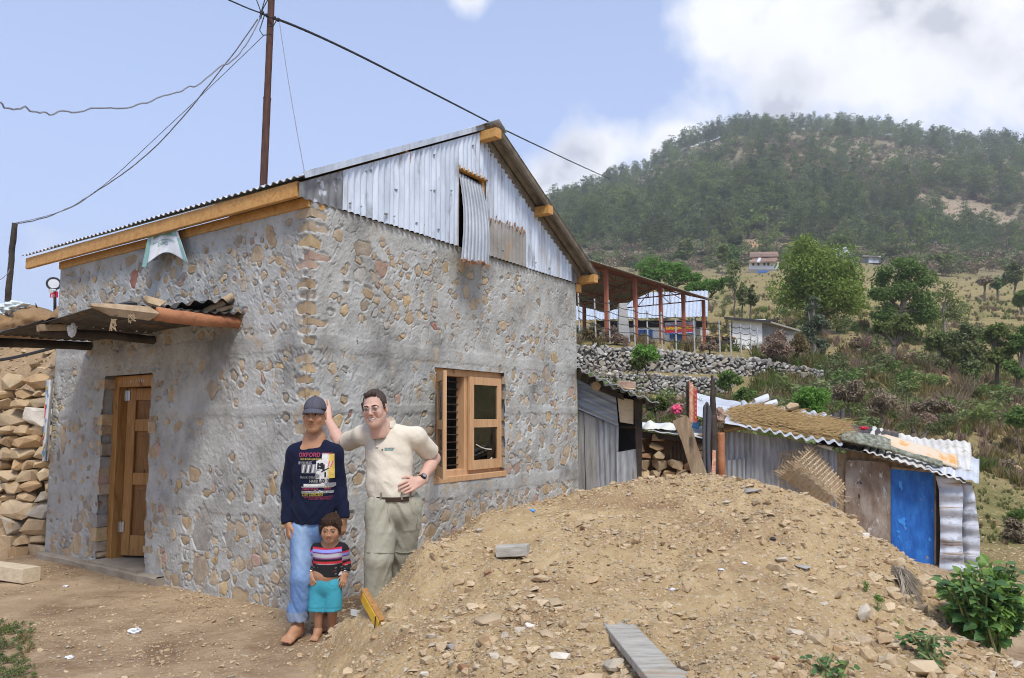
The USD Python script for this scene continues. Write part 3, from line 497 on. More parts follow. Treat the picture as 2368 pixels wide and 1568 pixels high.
# door: frame, leaf swung inward
ud0, ud1 = DOORU; zd0, zd1 = DOORZ; fo = -0.16
fr = house.part('door_frame', beam(wf(ud1 - 0.055, zd0, fo), wf(ud1 - 0.055, zd1, fo), 0.13, 0.11, DF), 'dark_pine', label='brown timber door frame with chalk scribbles on its head')
house.part('jamb', beam(wf(ud0 + 0.03, zd0, fo - .02), wf(ud0 + 0.03, zd1 - .1, fo - .02), 0.13, 0.09, DF), 'dark_pine', parent=fr)
house.part('head', beam(wf(ud0, zd1 - 0.055, fo + .004), wf(ud1 - 0.1, zd1 - 0.055, fo + .004), 0.13, 0.11, ZV), 'dark_pine', parent=fr)
flat('chalk', (0.6, 0.56, 0.5), rough=0.9)
g = []; rs = np.random.RandomState(2)
for k in range(9):
    u = ud1 - 0.35 - k * 0.035; pts = [wf(u + rs.uniform(-.014, .014), zd1 - 0.055 + rs.uniform(-.022, .022), fo + 0.0705) for _ in range(4)]; g.append(tube(pts, 0.0025, 5))
house.part('chalk_marks', join(g), 'chalk', parent=fr)
hinge = wf(ud1 - 0.12, 0, fo - 0.04); th = math.radians(24); lw = ud1 - ud0 - 0.17; ld = -DF * math.cos(th) - NF * math.sin(th); ln = unit(np.cross(ZV, ld)); ln = ln if ln @ NF > 0 else -ln
z0, z1 = zd0 + 0.03, zd1 - 0.12
def leaf(u0, u1, za, zb, o, th_): m = hinge + ld * (u0 + u1) / 2 + ln * o; return beam(m + ZV * za, m + ZV * zb, th_, u1 - u0, ld, 0.006)
dl = house.part('door', leaf(0, 0.10, z0, z1, 0, 0.045), 'dark_pine', label='brown panelled wooden door standing ajar inward')
for a, b, c, d, o, t in ((lw - 0.10, lw, z0, z1, 0, 0.045), (0.10, lw - 0.1, z0, z0 + 0.2, 0, 0.043), (0.10, lw - 0.1, z1 - 0.12, z1, 0, 0.043), (0.10, lw - 0.1, z0 + 0.70, z0 + 0.82, 0, 0.043), (0.10, lw - 0.1, z0 + 1.24, z0 + 1.36, 0, 0.043)): house.part('rail', leaf(a, b, c, d, o, t), 'dark_pine', parent=dl)
for c, d in ((z0 + 0.2, z0 + 0.70), (z0 + 0.82, z0 + 1.24), (z0 + 1.36, z1 - 0.12)):
    house.part('panel', leaf(0.10, lw - 0.1, c, d, -0.012, 0.012), 'door_panel', parent=dl); house.part('raised_field', leaf(0.15, lw - 0.15, c + 0.06, d - 0.06, 0.0, 0.02), 'door_panel', parent=dl)
for zz in (z0 + 0.28, z0 + 1.60):
    house.part('hinge', join([beam(hinge + ln * 0.03 + ZV * (zz - 0.05) + ld * s, hinge + ln * 0.03 + ZV * (zz + 0.05) + ld * s, 0.006, 0.03, ld, 0.001) for s in (-0.02, 0.02)] + [tube([hinge + ln * 0.034 + ZV * (zz - .055), hinge + ln * 0.034 + ZV * (zz + .055)], 0.007)]), 'steel', parent=dl)
# ---- window with iron bars and two glazed casements, the left one open
uw0, uw1 = WINU; zw0, zw1 = WINZ; wo = -0.10; zw0 += 0.045
win = house.part('window', beam(wg(uw0, zw1 - 0.035, wo), wg(uw1, zw1 - 0.035, wo), 0.11, 0.07, ZV), 'new_timber', label='wooden barred window with its left casement swung open')
for u in (uw0 + 0.035, uw1 - 0.035, (uw0 * 1.06 + uw1 * 0.94) / 2): house.part('frame_post', beam(wg(u, zw0 + 0.05, wo), wg(u, zw1 - 0.07, wo), 0.105, 0.065, DG), 'new_timber', parent=win)
house.part('frame_rail', beam(wg(uw0, zw0 + 0.03, wo), wg(uw1, zw0 + 0.03, wo), 0.108, 0.06, ZV), 'new_timber', parent=win)
house.part('sill', beam(wg(uw0 - 0.03, zw0 - 0.024, -0.055), wg(uw1 + 0.01, zw0 - 0.024, -0.055), 0.15, 0.056, ZV), 'new_timber', parent=win)
zb = zw0 + 0.10
while zb < zw1 - 0.09: house.part('bar', tube([wg(uw0 + 0.05, zb, wo - 0.03), wg(uw1 - 0.05, zb, wo - 0.03)], 0.006, 6), 'dark_iron', parent=win); zb += 0.076
n = {"f": ("fresnel", {"IOR": 1.9}), "t": ("transparent_bsdf", {"color": (0.86, 0.9, 0.88)}), "g": ("glossy_bsdf", {"roughness": 0.02}), "m": ("mix_closure", {})}
LOOK['glass'] = usdkit.material(stage, '/World/Looks/glass', n, [("f.fac", "m.fac"), ("t.BSDF", "m.closure1"), ("g.BSDF", "m.closure2")], surface="m.closure")
def casement(o, d, w, zlo, zhi, name_label):
    """a casement hung at o, opening along d: two stiles, three rails, two panes"""
    nrm = unit(np.cross(ZV, d)); B = lambda u0, u1, za, zb_, t=0.036: beam(o + d * (u0 + u1) / 2 + ZV * za, o + d * (u0 + u1) / 2 + ZV * zb_, t, u1 - u0, d, 0.003)
    p = house.part('casement', B(0, 0.075, zlo, zhi), 'new_timber', label=name_label); mid = (zlo + zhi) / 2
    for u0, u1, za, zb_ in ((w - 0.075, w, zlo, zhi), (0.075, w - 0.075, zlo, zlo + 0.095), (0.075, w - 0.075, zhi - 0.08, zhi), (0.075, w - 0.075, mid - 0.045, mid + 0.04)): house.part('rail', B(u0, u1, za, zb_, 0.034), 'new_timber', parent=p)
    for za, zb_ in ((zlo + 0.095, mid - 0.045), (mid + 0.04, zhi - 0.08)): house.part('pane', beam(o + d * w / 2 + ZV * za, o + d * w / 2 + ZV * zb_, 0.004, w - 0.15, d, 0.0005), 'glass', parent=p)
    return p
cw = (uw1 - uw0) / 2 - 0.04; um = (uw0 + uw1) / 2
casement(wg(uw1 - 0.045, 0, wo + 0.075), -DG, cw + 0.02, zw0 + 0.045, zw1 - 0.065, 'closed right casement with a cracked lower pane')
op = math.radians(136); casement(wg(uw0 + 0.05, 0, wo + 0.09), DG * math.cos(op) + NG * math.sin(op), cw + 0.02, zw0 + 0.03, zw1 - 0.065, 'left casement standing open')
cr = house.part('crack_tape', join([tube([wg(*ug(1104 + 22 * k, 1028 + 15 * k - 5 * k * k), wo + 0.084) for k in (0, .5, 1, 1.6)], 0.006, 5), tube([wg(*ug(1122 + 18 * k, 1078 - 20 * k), wo + 0.084) for k in (0, .4, .7, 1)], 0.005, 5)]), 'chalk', parent=win)
# ---- roof
APX = A3([-0.33, 8.0, 4.60]); ua = (APX - HC) @ DG
EL = at(719, 413, 5.93)[2]; ER = EL + 0.0
look('zinc', [(0.3, (0.40, 0.44, 0.485)), (0.48, (0.53, 0.58, 0.64)), (0.62, (0.63, 0.68, 0.745))], scale=2.4, stretch=(3, 3, 0.7), rough=0.42, metal=0.35, bump=0.08, bscale=20, spec=0.5, mask=[((0.30, 0.32, 0.34), 3.0, 0.57, 0.10, (2, 2, 0.6)), ((0.38, 0.33, 0.26), 1.6, 0.58, 0.12, (4, 4, .35))])
look('zinc_worn', [(0.3, (0.13, 0.13, 0.13)), (0.48, (0.21, 0.215, 0.22)), (0.56, (0.24, 0.245, 0.25)), (0.6, (0.55, 0.58, 0.62)), (0.8, (0.6, 0.63, 0.67))], scale=5.0, rough=0.6, metal=0.3, bump=0.2, bscale=30, spec=0.4)
look('zinc_dirty', [(0.3, (0.22, 0.205, 0.18)), (0.5, (0.29, 0.275, 0.25)), (0.7, (0.36, 0.35, 0.335))], scale=3.0, rough=0.7, metal=0.2, bump=0.2, bscale=30, spec=0.3, mask=((0.34, 0.24, 0.13), 4.0, 0.58, 0.1, (2, 2, .5)))
look('zinc_dull', [(0.3, (0.20, 0.215, 0.235)), (0.5, (0.27, 0.29, 0.315)), (0.7, (0.34, 0.36, 0.39))], scale=3.0, rough=0.55, metal=0.4, bump=0.15, bscale=30, spec=0.4, mask=((0.19, 0.13, 0.07), 3.0, 0.66, 0.08, (3, 3, .4)))
look('rust', [(0.3, (0.20, 0.10, 0.055)), (0.5, (0.33, 0.18, 0.10)), (0.7, (0.40, 0.26, 0.17))], scale=12, rough=0.9, bump=0.3)
look('zinc_under', [(0.3, (0.13, 0.11, 0.085)), (0.5, (0.21, 0.185, 0.15)), (0.7, (0.28, 0.255, 0.215))], scale=2.0, stretch=(4, 4, 1), rough=0.75, metal=0.1, bump=0.1, spec=0.3)
slopeL = (APX[2] - EL) / (ua + 0.10); slopeR = (APX[2] - EL) / (LG - ua + 0.10)
def zl(u): return APX[2] - slopeL * (ua - u) if u < ua else APX[2] - slopeR * (u - ua)
back = LF + 0.62; over = 0.04
def roof_pt(u, l, up=0.0): return wg(u, zl(u) + up, 0.0) + DF * l
rl = house.part('roof', corrugated(roof_pt(-0.16, -over, .02), roof_pt(-0.16, 0.9, .02), roof_pt(ua, -over, .02), roof_pt(ua, .9, .02), 0.085, 0.011, 0.003), 'zinc', smooth=40)
for k, (a, b) in enumerate(((0.82, 1.72), (1.64, 2.54), (2.46, 3.36), (3.28, 4.18), (4.10, back))): house.part('roof_sheet', corrugated(roof_pt(-0.16, a, .02 + .004 * (k % 2 + 1)), roof_pt(-0.16, b, .02 + .004 * (k % 2 + 1)), roof_pt(ua, a, .02 + .004 * (k % 2 + 1)), roof_pt(ua, b, .02 + .004 * (k % 2 + 1)), 0.085, 0.011, 0.003), 'zinc', parent=rl, smooth=40)
for k, (a, b) in enumerate(((-0.24, 0.72), (0.64, 1.62), (1.54, 2.5), (2.42, 3.4), (3.32, back))): house.part('roof_sheet', corrugated(roof_pt(ua, a, .021 + .004 * (k % 2)), roof_pt(ua, b, .021 + .004 * (k % 2)), roof_pt(LG + 0.24, a, .021 + .004 * (k % 2)), roof_pt(LG + 0.24, b, .021 + .004 * (k % 2)), 0.085, 0.011, 0.003), 'zinc_under', parent=rl, smooth=40)
house.part('verge_strip', beam(wg(-0.13, zl(-0.13) + .022, over + .02), wg(ua, zl(ua) + .022, over + .02), 0.006, 0.055, ZV, .001), 'zinc', parent=rl)
house.part('ridge_cap', join([fan([roof_pt(ua - .16, -.1, .05), roof_pt(ua, -.1, .06), roof_pt(ua, back, .06), roof_pt(ua - .16, back, .05)], ZV, 0.004), fan([roof_pt(ua, -.26, .06), roof_pt(ua + .16, -.26, .05), roof_pt(ua + .16, back, .05), roof_pt(ua, back, .06)], ZV, .004)]), 'zinc', parent=rl)
house.part('verge_rafter', beam(wg(ua + .05, zl(ua + .05) - 0.06, .02), wg(LG + 0.05, zl(LG + 0.05) - 0.06, .02), 0.05, 0.08, ZV), 'zinc_under')
house.part('verge_rafter', tube([wg(ua + .02, zl(ua + .02) - 0.012, .20), wg(LG + .22, zl(LG + .22) - 0.012, .20)], 0.034, 8), 'zinc_under')
zf = EL - 0.055
house.part('fascia_board', beam(wg(-0.11, zf - 0.035, -0.02) , wg(-0.11, zf - 0.035, 0) + DF * (back - 0.03), 0.045, 0.125, ZV), 'pine_timber')
house.part('wall_plate', beam(wf(0.005, HT - 0.012, -0.06), wf(LF, HT - 0.012, -0.06), 0.16, 0.085, ZV), 'pine_timber')
for u, z, ln_ in ((ua - 0.03, APX[2] - 0.10, 0.26), ((ua + LG) / 2 + 0.02, zl((ua + LG) / 2) - 0.085, 0.24), (LG + 0.10, zl(LG + .1) - 0.10, 0.24), (ua / 2, zl(ua / 2) - 0.08, 0.02)): house.part('purlin_end', beam(wg(u, z, ln_), wg(u, z, ln_) + DF * (LF + 0.3), 0.10, 0.10, ZV), 'pine_timber')
house.part('wall_plate', beam(wg(LG + 0.05, HT - 0.06, .02), wg(LG + .05, HT - .06, .02) + DF * LF, 0.12, 0.10, ZV), 'pine_timber')
# ---- gable sheets: each its own corrugated panel, cut to the roof line
def gsheet(u0, u1, o, mat, zlo=None, zhi=None, pitch=0.076, amp=0.015, label=None, name='gable_sheet', warp=0.0, seed=0, lean=0.0):
    nw = max(1, round((u1 - u0) / pitch)); nu = nw * 8 + 1; U = np.linspace(u0, u1, nu); rows = 9; G = np.zeros((nu, rows, 3))
    for i, u in enumerate(U):
        lo = (HT - 0.01 if zlo is None else zlo) + 0.006 * math.sin(i * 2 * math.pi / 8); hi = (zl(u) - 0.03 if zhi is None else min(zhi, zl(u) - 0.03))
        for j, t in enumerate(np.linspace(0, 1, rows)):
            z = lo + (hi - lo) * t; x = abs(math.sin(math.pi * (i / 8.0))); w = (x ** 1.4 - 0.5) * 2 * amp + warp * (fbm((u * 5, z * 5, seed), 3, seed) - .5); G[i, j] = wg(u + lean * (1 - t), z, o + w)
    return house.part(name, shell(G, 0.002), mat, smooth=35, label=label)
u_ = [ug(px, 520)[0] for px in (791, 1058, 1119, 1212)]
gsheet(-0.13, u_[0] + .01, 0.012, 'zinc_worn', seed=1, amp=0.006, label='dark stained sheet at the left corner of the gable')
for a, b, k in ((u_[0] - .02, u_[0] + (u_[1] - u_[0]) * .36, 0), (u_[0] + (u_[1] - u_[0]) * .34, u_[0] + (u_[1] - u_[0]) * .7, 1), (u_[0] + (u_[1] - u_[0]) * .68, u_[1], 2)): gsheet(a, b, 0.022 + 0.007 * (k % 2), 'zinc', seed=k, warp=0.006)
zh1 = ug(1062, 392)[1]; zh0 = HT + 0.06
gsheet(u_[1] - .005, u_[2] + .04, 0.03, 'zinc', zlo=zh1, seed=5)
zr = ug(1165, 520)[1]
gsheet(u_[2] + 0.02, u_[3], 0.024, 'zinc', seed=6, warp=0.008)
rp = gsheet(u_[2] + 0.0, u_[3] - .01, 0.034, 'zinc_dirty', zhi=zr, seed=7, label='dirty brown sheet with a rusty upper edge')
gr = []; rs = np.random.RandomState(9)
for k in range(34):
    u = rs.uniform(u_[2], u_[3] - .03); zz = zr + rs.normal(0, 0.022); w, h = rs.uniform(.008, .018), rs.uniform(.01, .035); gr.append(fan([wg(u - w, zz, .0455), wg(u + w * .3, zz - h, .0455), wg(u + w, zz + .01, .0455), wg(u + w * .2, zz + h * .7, .0455)], NG, 0.004))
house.part('rust_flakes', join(gr), 'rust', kind='stuff')
gsheet(u_[3] - 0.02, (u_[3] + LG) / 2 + .1, 0.022, 'zinc', seed=8, warp=0.006)
gsheet((u_[3] + LG) / 2 + .08, LG - 0.16, 0.029, 'zinc', seed=10, warp=0.006)
gsheet(LG - 0.18, LG + 0.01, 0.020, 'zinc_worn', seed=11, amp=0.006, label='dark stained sheet at the right corner of the gable')
sc = []
for k in range(46):
    u = rs.uniform(0.05, LG - .1); z = HT + 0.05 + (zl(u) - HT - .12) * rs.choice([0.05, 0.5, 0.93]); 
    if u_[1] - .03 < u < u_[2] + .04 and z < zh1: continue
    sc.append(tube([wg(u, z, .028), wg(u, z, .047)], [.011, .006], 6))
house.part('roofing_screws', join(sc), 'steel', kind='stuff')
# hatch in the gable: timber frame, dark loft behind, a loose sheet hanging over it
house.part('hatch_frame', beam(wg(u_[2] + .0, HT - .02, -.03), wg(u_[2] + .0, zh1, -.03), .05, .05, DG), 'pine_timber'); house.part('hatch_frame', beam(wg(u_[1] - .02, zh1 + .012, .0), wg(u_[2] + .02, zh1 + .012, .0), .06, .04, ZV), 'pine_timber'); house.part('hatch_frame', beam(wg(u_[1] + .005, HT - .02, -.02), wg(u_[1] + .005, zh1, -.02), .05, .03, DG), 'pine_timber')
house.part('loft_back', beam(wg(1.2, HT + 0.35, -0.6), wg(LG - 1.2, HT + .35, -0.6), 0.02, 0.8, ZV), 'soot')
fl0, fl1 = wg(u_[1] + .03, zh1 - .03, -.01), wg(u_[2] - .02, zh1 - .06, -.01)
b0, b1 = hit(1066, 596, NG, 0.20), hit(1130, 612, NG, 0.24)
nn = 49; G = np.zeros((nn, 12, 3))
for i in range(nn):
    s = i / (nn - 1); w = math.sin(s * 8 * 2 * math.pi) * 0.008
    for j in range(12):
        t = j / 11; p = (fl0 * (1 - s) + fl1 * s) * (1 - t) + (b0 * (1 - s) + b1 * s) * t; G[i, j] = p + NG * (w + 0.07 * math.sin(t * math.pi) * 0.6) + ZV * ((fbm((s * 14, t * 2, 3), 3, 2) - .5) * 0.07 * max(0, t - .85) / .15)
house.part('loose_sheet', shell(G, .002), 'zinc_dull', smooth=35, label='grey corrugated sheet hanging loose over the gable hatch')
gr = []
for k in range(16):
    s = k / 15; p = G[int(s * 48), 11]; q = p - ZV * (0.03 + 0.03 * rs.rand()) + NG * rs.uniform(-.04, .0); gr.append(fan([p - DG * .024, q, p + DG * .028 - ZV * .01, p + DG * .02 + ZV * .02], NG, .003))
house.part('torn_edge', join(gr), 'rust', label='crumpled rusty lower edge of the loose sheet')
# ---------------------------------------------------------------- the mound of dirt and rubble in front
MPT = [(748, 1476, 5.05), (752, 1520, 4.72), (765, 1566, 4.42), (790, 1480, 4.8), (800, 1420, 4.95), (840, 1385, 4.98), (872, 1366, 5.0), (930, 1318, 5.0), (958, 1272, 5.05), (1040, 1250, 5.35), (1085, 1228, 5.6), (1100, 1188, 5.75), (1200, 1172, 6.2), (1340, 1149, 7.2), (1480, 1134, 7.5), (1560, 1105, 7.3), (1640, 1094, 7.0), (1760, 1113, 6.6), (1850, 1138, 6.2),
       (1950, 1184, 5.9), (2050, 1258, 5.7), (2120, 1308, 5.6), (2200, 1370, 5.5), (2250, 1440, 5.2), (2330, 1545, 4.9), (1185, 1285, 4.9), (1480, 1500, 3.6), (1100, 1566, 3.45), (1600, 1560, 3.2), (1900, 1566, 3.3), (1300, 1400, 4.2), (1700, 1300, 5.0), (1900, 1400, 4.4), (2100, 1500, 4.1), (1000, 1440, 4.35), (2200, 1566, 3.9), (1350, 1230, 5.6), (1500, 1200, 5.7), (900, 1500, 4.2), (1150, 1400, 4.3), (1700, 1180, 6.0)]
mp = [at(*p) for p in MPT]
mp += [A3([at(px, 1000, Y)[0], Y, z]) for px, Y, z in ((760, 5.6, -.05), (840, 5.6, -.06), (900, 5.7, -.05), (960, 5.85, -.05), (1000, 6.6, 0.0), (1060, 6.7, .25), (1100, 7.2, .62), (1200, 7.8, .60), (1340, 9.2, .50), (1340, 10.6, .40), (1480, 9.0, .72), (1480, 10.5, .35), (1600, 8.6, .65), (1650, 10, -.1), (1800, 8.4, .1), (1850, 9.6, -.6), (2000, 7.4, -.1), (2100, 7.2, -.35), (2200, 7.0, -.7), (2000, 8.8, -.8), (2200, 8.6, -.9), (2350, 6.2, -.8), (2400, 5.2, -.55), (2420, 7.2, -1.0), (1500, 11.5, .1), (1100, 8.6, .1))]
mp += [A3(p) for p in ((-1.4, 4.4, -.08), (-1.2, 3.6, -.05), (-.7, 3.2, -.02), (-1.3, 5.1, -.08), (-.2, 2.6, .1), (.5, 2.3, .2), (1.5, 2.2, .25), (2.6, 2.6, .1), (3.3, 3.2, -.2), (.6, 1.2, -.08), (-.6, 1.8, -.1), (2.0, 1.2, -.1), (3.4, 2.0, -.3), (4.2, 4.2, -.8))]
mp = np.array(mp); _rbf = RBFInterpolator(mp[:, :2], mp[:, 2], kernel='linear', smoothing=0.02)
def mound0(x, y): x, y = np.asarray(x, float), np.asarray(y, float); return _rbf(np.stack([x.ravel(), y.ravel()], 1)).reshape(x.shape)
def mound_grid():
    X, Y = np.meshgrid(np.arange(-1.5, 4.6, .022), np.arange(1.1, 11.6, .026), indexing='ij')
    xs, ys = np.arange(-1.6, 4.8, .12), np.arange(1.0, 11.8, .12); C = mound0(*np.meshgrid(xs, ys, indexing='ij'))
    from scipy.interpolate import RectBivariateSpline
    Z = RectBivariateSpline(xs, ys, C, kx=2, ky=2)(X[:, 0], Y[0]); P = np.stack([X, Y, 0 * X], -1)
    Z = Z + (fbm(P * 2.2, 5, 31) - .5) * .17 + (fbm(P * 9, 4, 33) - .5) * .075 + np.maximum(fbm(P * 26, 3, 35) - .5, 0) * .05
    return X, Y, Z
MX, MY, MZ = mound_grid()
def top_z(x, y):
    """height of whatever lies underfoot: yard or mound"""
    x, y = np.asarray(x, float), np.asarray(y, float); g = land(x, y)
    i = np.clip((x + 1.5) / .022, 0, MX.shape[0] - 1.01); j = np.clip((y - 1.1) / .026, 0, MX.shape[1] - 1.01); a, b = i.astype(int), j.astype(int); s, t = i - a, j - b
    m = (MZ[a, b] * (1 - s) + MZ[a + 1, b] * s) * (1 - t) + (MZ[a, b + 1] * (1 - s) + MZ[a + 1, b + 1] * s) * t
    inside = (x > -1.5) & (x < 4.58) & (y > 1.1) & (y < 11.5); return np.where(inside, np.maximum(m, g), g)
def on_top(px, py, lo=2.2, hi=12.0):
    d = ray(px, py); d = d / d[1]; Y = np.linspace(lo, hi, 1500); P = CAMP + Y[:, None] * d; b = P[:, 2] < top_z(P[:, 0], P[:, 1]); i = int(np.argmax(b)) if b.any() else -1; return P[i]
g_ = land(MX, MY); low = MZ < g_ - 0.05
_c = lambda q: q[:-1, :-1] & q[1:, :-1] & q[:-1, 1:] & q[1:, 1:]
inhouse = lambda x, y: ((x - HC[0]) * NF[0] + (y - HC[1]) * NF[1] < -0.1) & ((x - HC[0]) * NG[0] + (y - HC[1]) * NG[1] < -0.1)
keep = ~_c(low) & ~_c(inhouse(MX, MY))
ground_sheet('dirt_mound', trim_unused(np.stack([MX, MY, np.maximum(MZ, g_ - .06)], -1).reshape(-1, 3), grid_faces(*MX.shape, keep)), 'rubble_dirt')

# ---- stones lying about: the larger ones each a thing, the gravel one mass
ROCKM = []
for k, c in enumerate(((0.48, 0.355, 0.215), (0.54, 0.425, 0.275), (0.44, 0.34, 0.22), (0.40, 0.275, 0.155), (0.46, 0.405, 0.32), (0.37, 0.365, 0.345), (0.64, 0.59, 0.51), (0.30, 0.175, 0.10))):
    c = np.array(c); ROCKM.append(look(f'rubble_{"abcdefgh"[k]}', [(0.3, tuple(c * .72)), (0.5, tuple(c)), (0.7, tuple(c * 1.16))], scale=7, detail=9, rough=0.92, bump=0.5, bscale=45, spec=0.15, rnd=0.12, bdist=0.01, mask=((0.42, 0.29, 0.16), 6.0, 0.56, 0.12, (1, 1, 1))))
R3 = lambda l: [(751.2 + x * .3416, 1155.7 + y * .3416, w * .3416, m, fl) for x, y, w, m, fl in l]
R4 = lambda l: [(1502.5 + x * .3651, 1097.9 + y * .3651, w * .3651, m, fl) for x, y, w, m, fl in l]
BIG = R3([(1265, 1110, 165, 1, .9), (1750, 1190, 260, 2, .4), (1965, 1115, 140, 4, .7), (1590, 1040, 135, 6, .4), (1105, 925, 165, 3, .5), (870, 985, 100, 5, .6), (690, 1075, 115, 1, .6), (160, 1165, 90, 1, .7), (1320, 880, 75, 4, .7), (1385, 848, 66, 6, .7), (1735, 840, 125, 2, .4), (1280, 730, 90, 1, .6), (1540, 690, 135, 2, .5), (1900, 610, 105, 1, .5), (1800, 535, 105, 0, .7), (1450, 510, 165, 2, .35), (910, 555, 72, 0, .8), (985, 565, 60, 1, .8), (1110, 490, 62, 7, .6), (1630, 95, 68, 1, .5), (1765, 175, 88, 2, .4), (1110, 785, 190, 2, .35), (1055, 725, 55, 0, .9), (950, 1130, 115, 7, .5), (675, 1175, 75, 6, .6), (1145, 1050, 80, 4, .6), (540, 1150, 52, 4, .7), (880, 745, 40, 2, .7), (330, 930, 72, 3, .6), (1405, 1000, 75, 0, .6), (1360, 405, 84, 0, .4), (1890, 1000, 90, 0, .5), (1330, 1010, 80, 2, .4), (1850, 780, 80, 1, .5), (1930, 830, 80, 0, .6), (2160, 830, 80, 0, .7), (450, 800, 60, 0, .6), (600, 760, 60, 2, .6), (1500, 900, 90, 2, .5), (190, 765, 150, 5, .5)])
BIG += R4([(680, 165, 78, 2, .8), (735, 232, 60, 1, .7), (800, 595, 118, 2, .7), (835, 525, 80, 6, .4), (965, 570, 100, 5, .3), (890, 695, 98, 1, .5), (965, 720, 60, 1, .5), (1025, 735, 70, 1, .4), (910, 990, 108, 4, .5), (1050, 1045, 112, 2, .8), (1165, 1010, 104, 2, .8), (1330, 890, 130, 4, 1.0), (1370, 1140, 118, 0, .9), (1490, 1170, 128, 2, .8), (1495, 1040, 98, 0, .9), (1090, 1170, 84, 4, .7), (810, 1210, 88, 1, .7), (205, 1255, 104, 5, .7), (285, 590, 84, 0, .6), (475, 500, 68, 1, .5), (1510, 840, 90, 1, .8), (1550, 770, 96, 0, .7), (1590, 565, 64, 1, 1.2), (1430, 690, 78, 0, .5), (1730, 650, 108, 1, .6), (1760, 740, 100, 0, .7), (1810, 665, 70, 0, .8), (1720, 1215, 230, 1, .7), (1930, 1230, 128, 0, .6), (2000, 1150, 76, 1, .6), (1775, 950, 96, 2, .7), (1910, 720, 118, 1, .5), (1365, 385, 58, 6, .8), (920, 275, 66, 1, .5), (865, 300, 54, 0, .8), (1220, 375, 54, 0, .7), (775, 1145, 92, 7, .4), (150, 985, 76, 2, .5), (95, 645, 48, 0, .8), (955, 140, 42, 1, 1), (660, 85, 110, 5, .3), (1560, 1080, 90, 1, 1.2), (2300, 1190, 110, 4, .5), (1290, 300, 70, 0, .8), (1100, 360, 60, 0, .7), (1650, 1000, 80, 1, .6), (1450, 920, 70, 3, .6), (1890, 1040, 60, 0, .6), (1340, 560, 90, 0, .5), (1130, 545, 60, 1, .4), (700, 770, 60, 2, .4), (580, 990, 60, 2, .4), (1100, 810, 60, 4, .5), (1200, 1100, 90, 3, .7), (640, 1030, 60, 2, .5), (940, 905, 50, 1, .5), (1780, 1090, 80, 0, .6), (2130, 565, 70, 1, .4)])
SPECIAL = {0: 'large tan block of stone at the bottom edge left of the plank', 1: 'wide flat tan slab half buried beside the grey plank', 2: 'rounded pale grey-tan stone touching the left side of the grey plank', 3: 'flat whitish stone between the big tan block and the grey plank', 4: 'rusty brown broken stone in the middle of the mound front',
           39: 'dark grey and tan stone beside the yellow painted beam', 40: 'pale angular stone on the crest of the mound below the woven basket', 42: 'squat tan stone on the open right face of the mound', 43: 'long white stone on the open right face of the mound', 44: 'long thin grey slate leaning on the right face of the mound',
           49: 'upright squared block above the weeds on the right slope', 65: 'big slab at the bottom right edge beside the leafy plants', 62: 'upright tan block under the blue door on the mound edge', 72: 'small white stone on the mound edge below the brown door', 56: 'orange stone at the bottom edge, right of the grey plank', 76: 'reddish flat stone near the bottom edge of the mound', 83: 'flat grey slab lying on top of the mound crest'}
def rock_label(px, py, w, m, fl):
    size = 'large' if w > 36 else 'small' if w < 23 else 'middling'; tone = ('tan', 'pale tan', 'dusty tan', 'brown', 'greyish tan', 'dark grey', 'whitish', 'reddish brown')[m]; shape = 'flat' if fl <= .42 else 'blocky' if fl >= .85 else 'angular'
    if py > 1480: where = 'at the bottom edge left of the plank' if px < 1420 else 'at the bottom edge right of the plank' if px < 1850 else 'at the bottom right below the weeds'
    elif px > 2000: where = 'on the right edge of the mound below the blue door' if py < 1400 else 'on the right slope beside the leafy bush'
    elif px < 1000: where = 'on the left edge of the mound near the yellow beam'
    elif py < 1240: where = 'near the crest of the mound'
    elif px < 1420: where = 'in the middle of the mound below the timber block' if py < 1400 else 'left of the grey plank'
    elif px < 1680: where = 'on the mound above the grey plank'
    else: where = 'on the open right face of the mound' if py < 1400 else 'low on the right face of the mound'
    return f'{size} {tone} {shape} stone {where}'
rs = np.random.RandomState(77); used_pts = []
for i, (px, py, w, m, fl) in enumerate(BIG):
    p = on_top(px, py + w * .2); s = w / FPX * p[1]; used_pts.append((*p[:2], s)); mesh = rock(rs, (s * 1.12, s * rs.uniform(.6, .95), s * fl * .95), 15, .75); v = mesh[0]
    t = rs.uniform(-.35, .35); v = v @ A3([[1, 0, 0], [0, math.cos(t), math.sin(t)], [0, -math.sin(t), math.cos(t)]]); v = rotz(v, rs.uniform(-.5, .5)) + p + A3([0, 0, s * fl * .22])
    one('rock', SPECIAL.get(i) or rock_label(px, py, w, m, fl), 'rock', (v, mesh[1]), ROCKM[m], group=None if i in SPECIAL else 'loose stones on the dirt mound')
protos = [rock(rs, (1, rs.uniform(.6, .95), rs.uniform(.35, .75)), rs.randint(8, 12), .7) for _ in range(8)]
P8 = [protos[k % 8] for k in range(16)]; M8 = [ROCKM[[0, 1, 0, 2, 1, 3, 0, 1, 0, 2, 0, 1, 2, 4, 1, 1][k]] for k in range(16)]
def gravel(name, label, n, xr, yr, smin, smax, cond, dens=None, seed=1, power=3.2):
    rs = np.random.RandomState(seed); x, y = rs.uniform(*xr, n), rs.uniform(*yr, n); ok = cond(x, y)
    if dens is not None: ok &= rs.rand(n) < dens(x, y)
    x, y = x[ok], y[ok]; k = len(x); s = smin * (1 - rs.rand(k)) ** (-1 / power); s = np.minimum(s, smax); z = top_z(x, y) + s * .12
    scatter(name, P8, M8, np.stack([x, y, z], 1), rs.uniform(0, 6.28, k), s, label, rs.choice(16, k), tilt=rs.normal(0, .3, k))
on_mound = lambda x, y: (top_z(x, y) > land(x, y) + .012) & (np.abs(x / y) < .72) & ~inhouse(x, y)
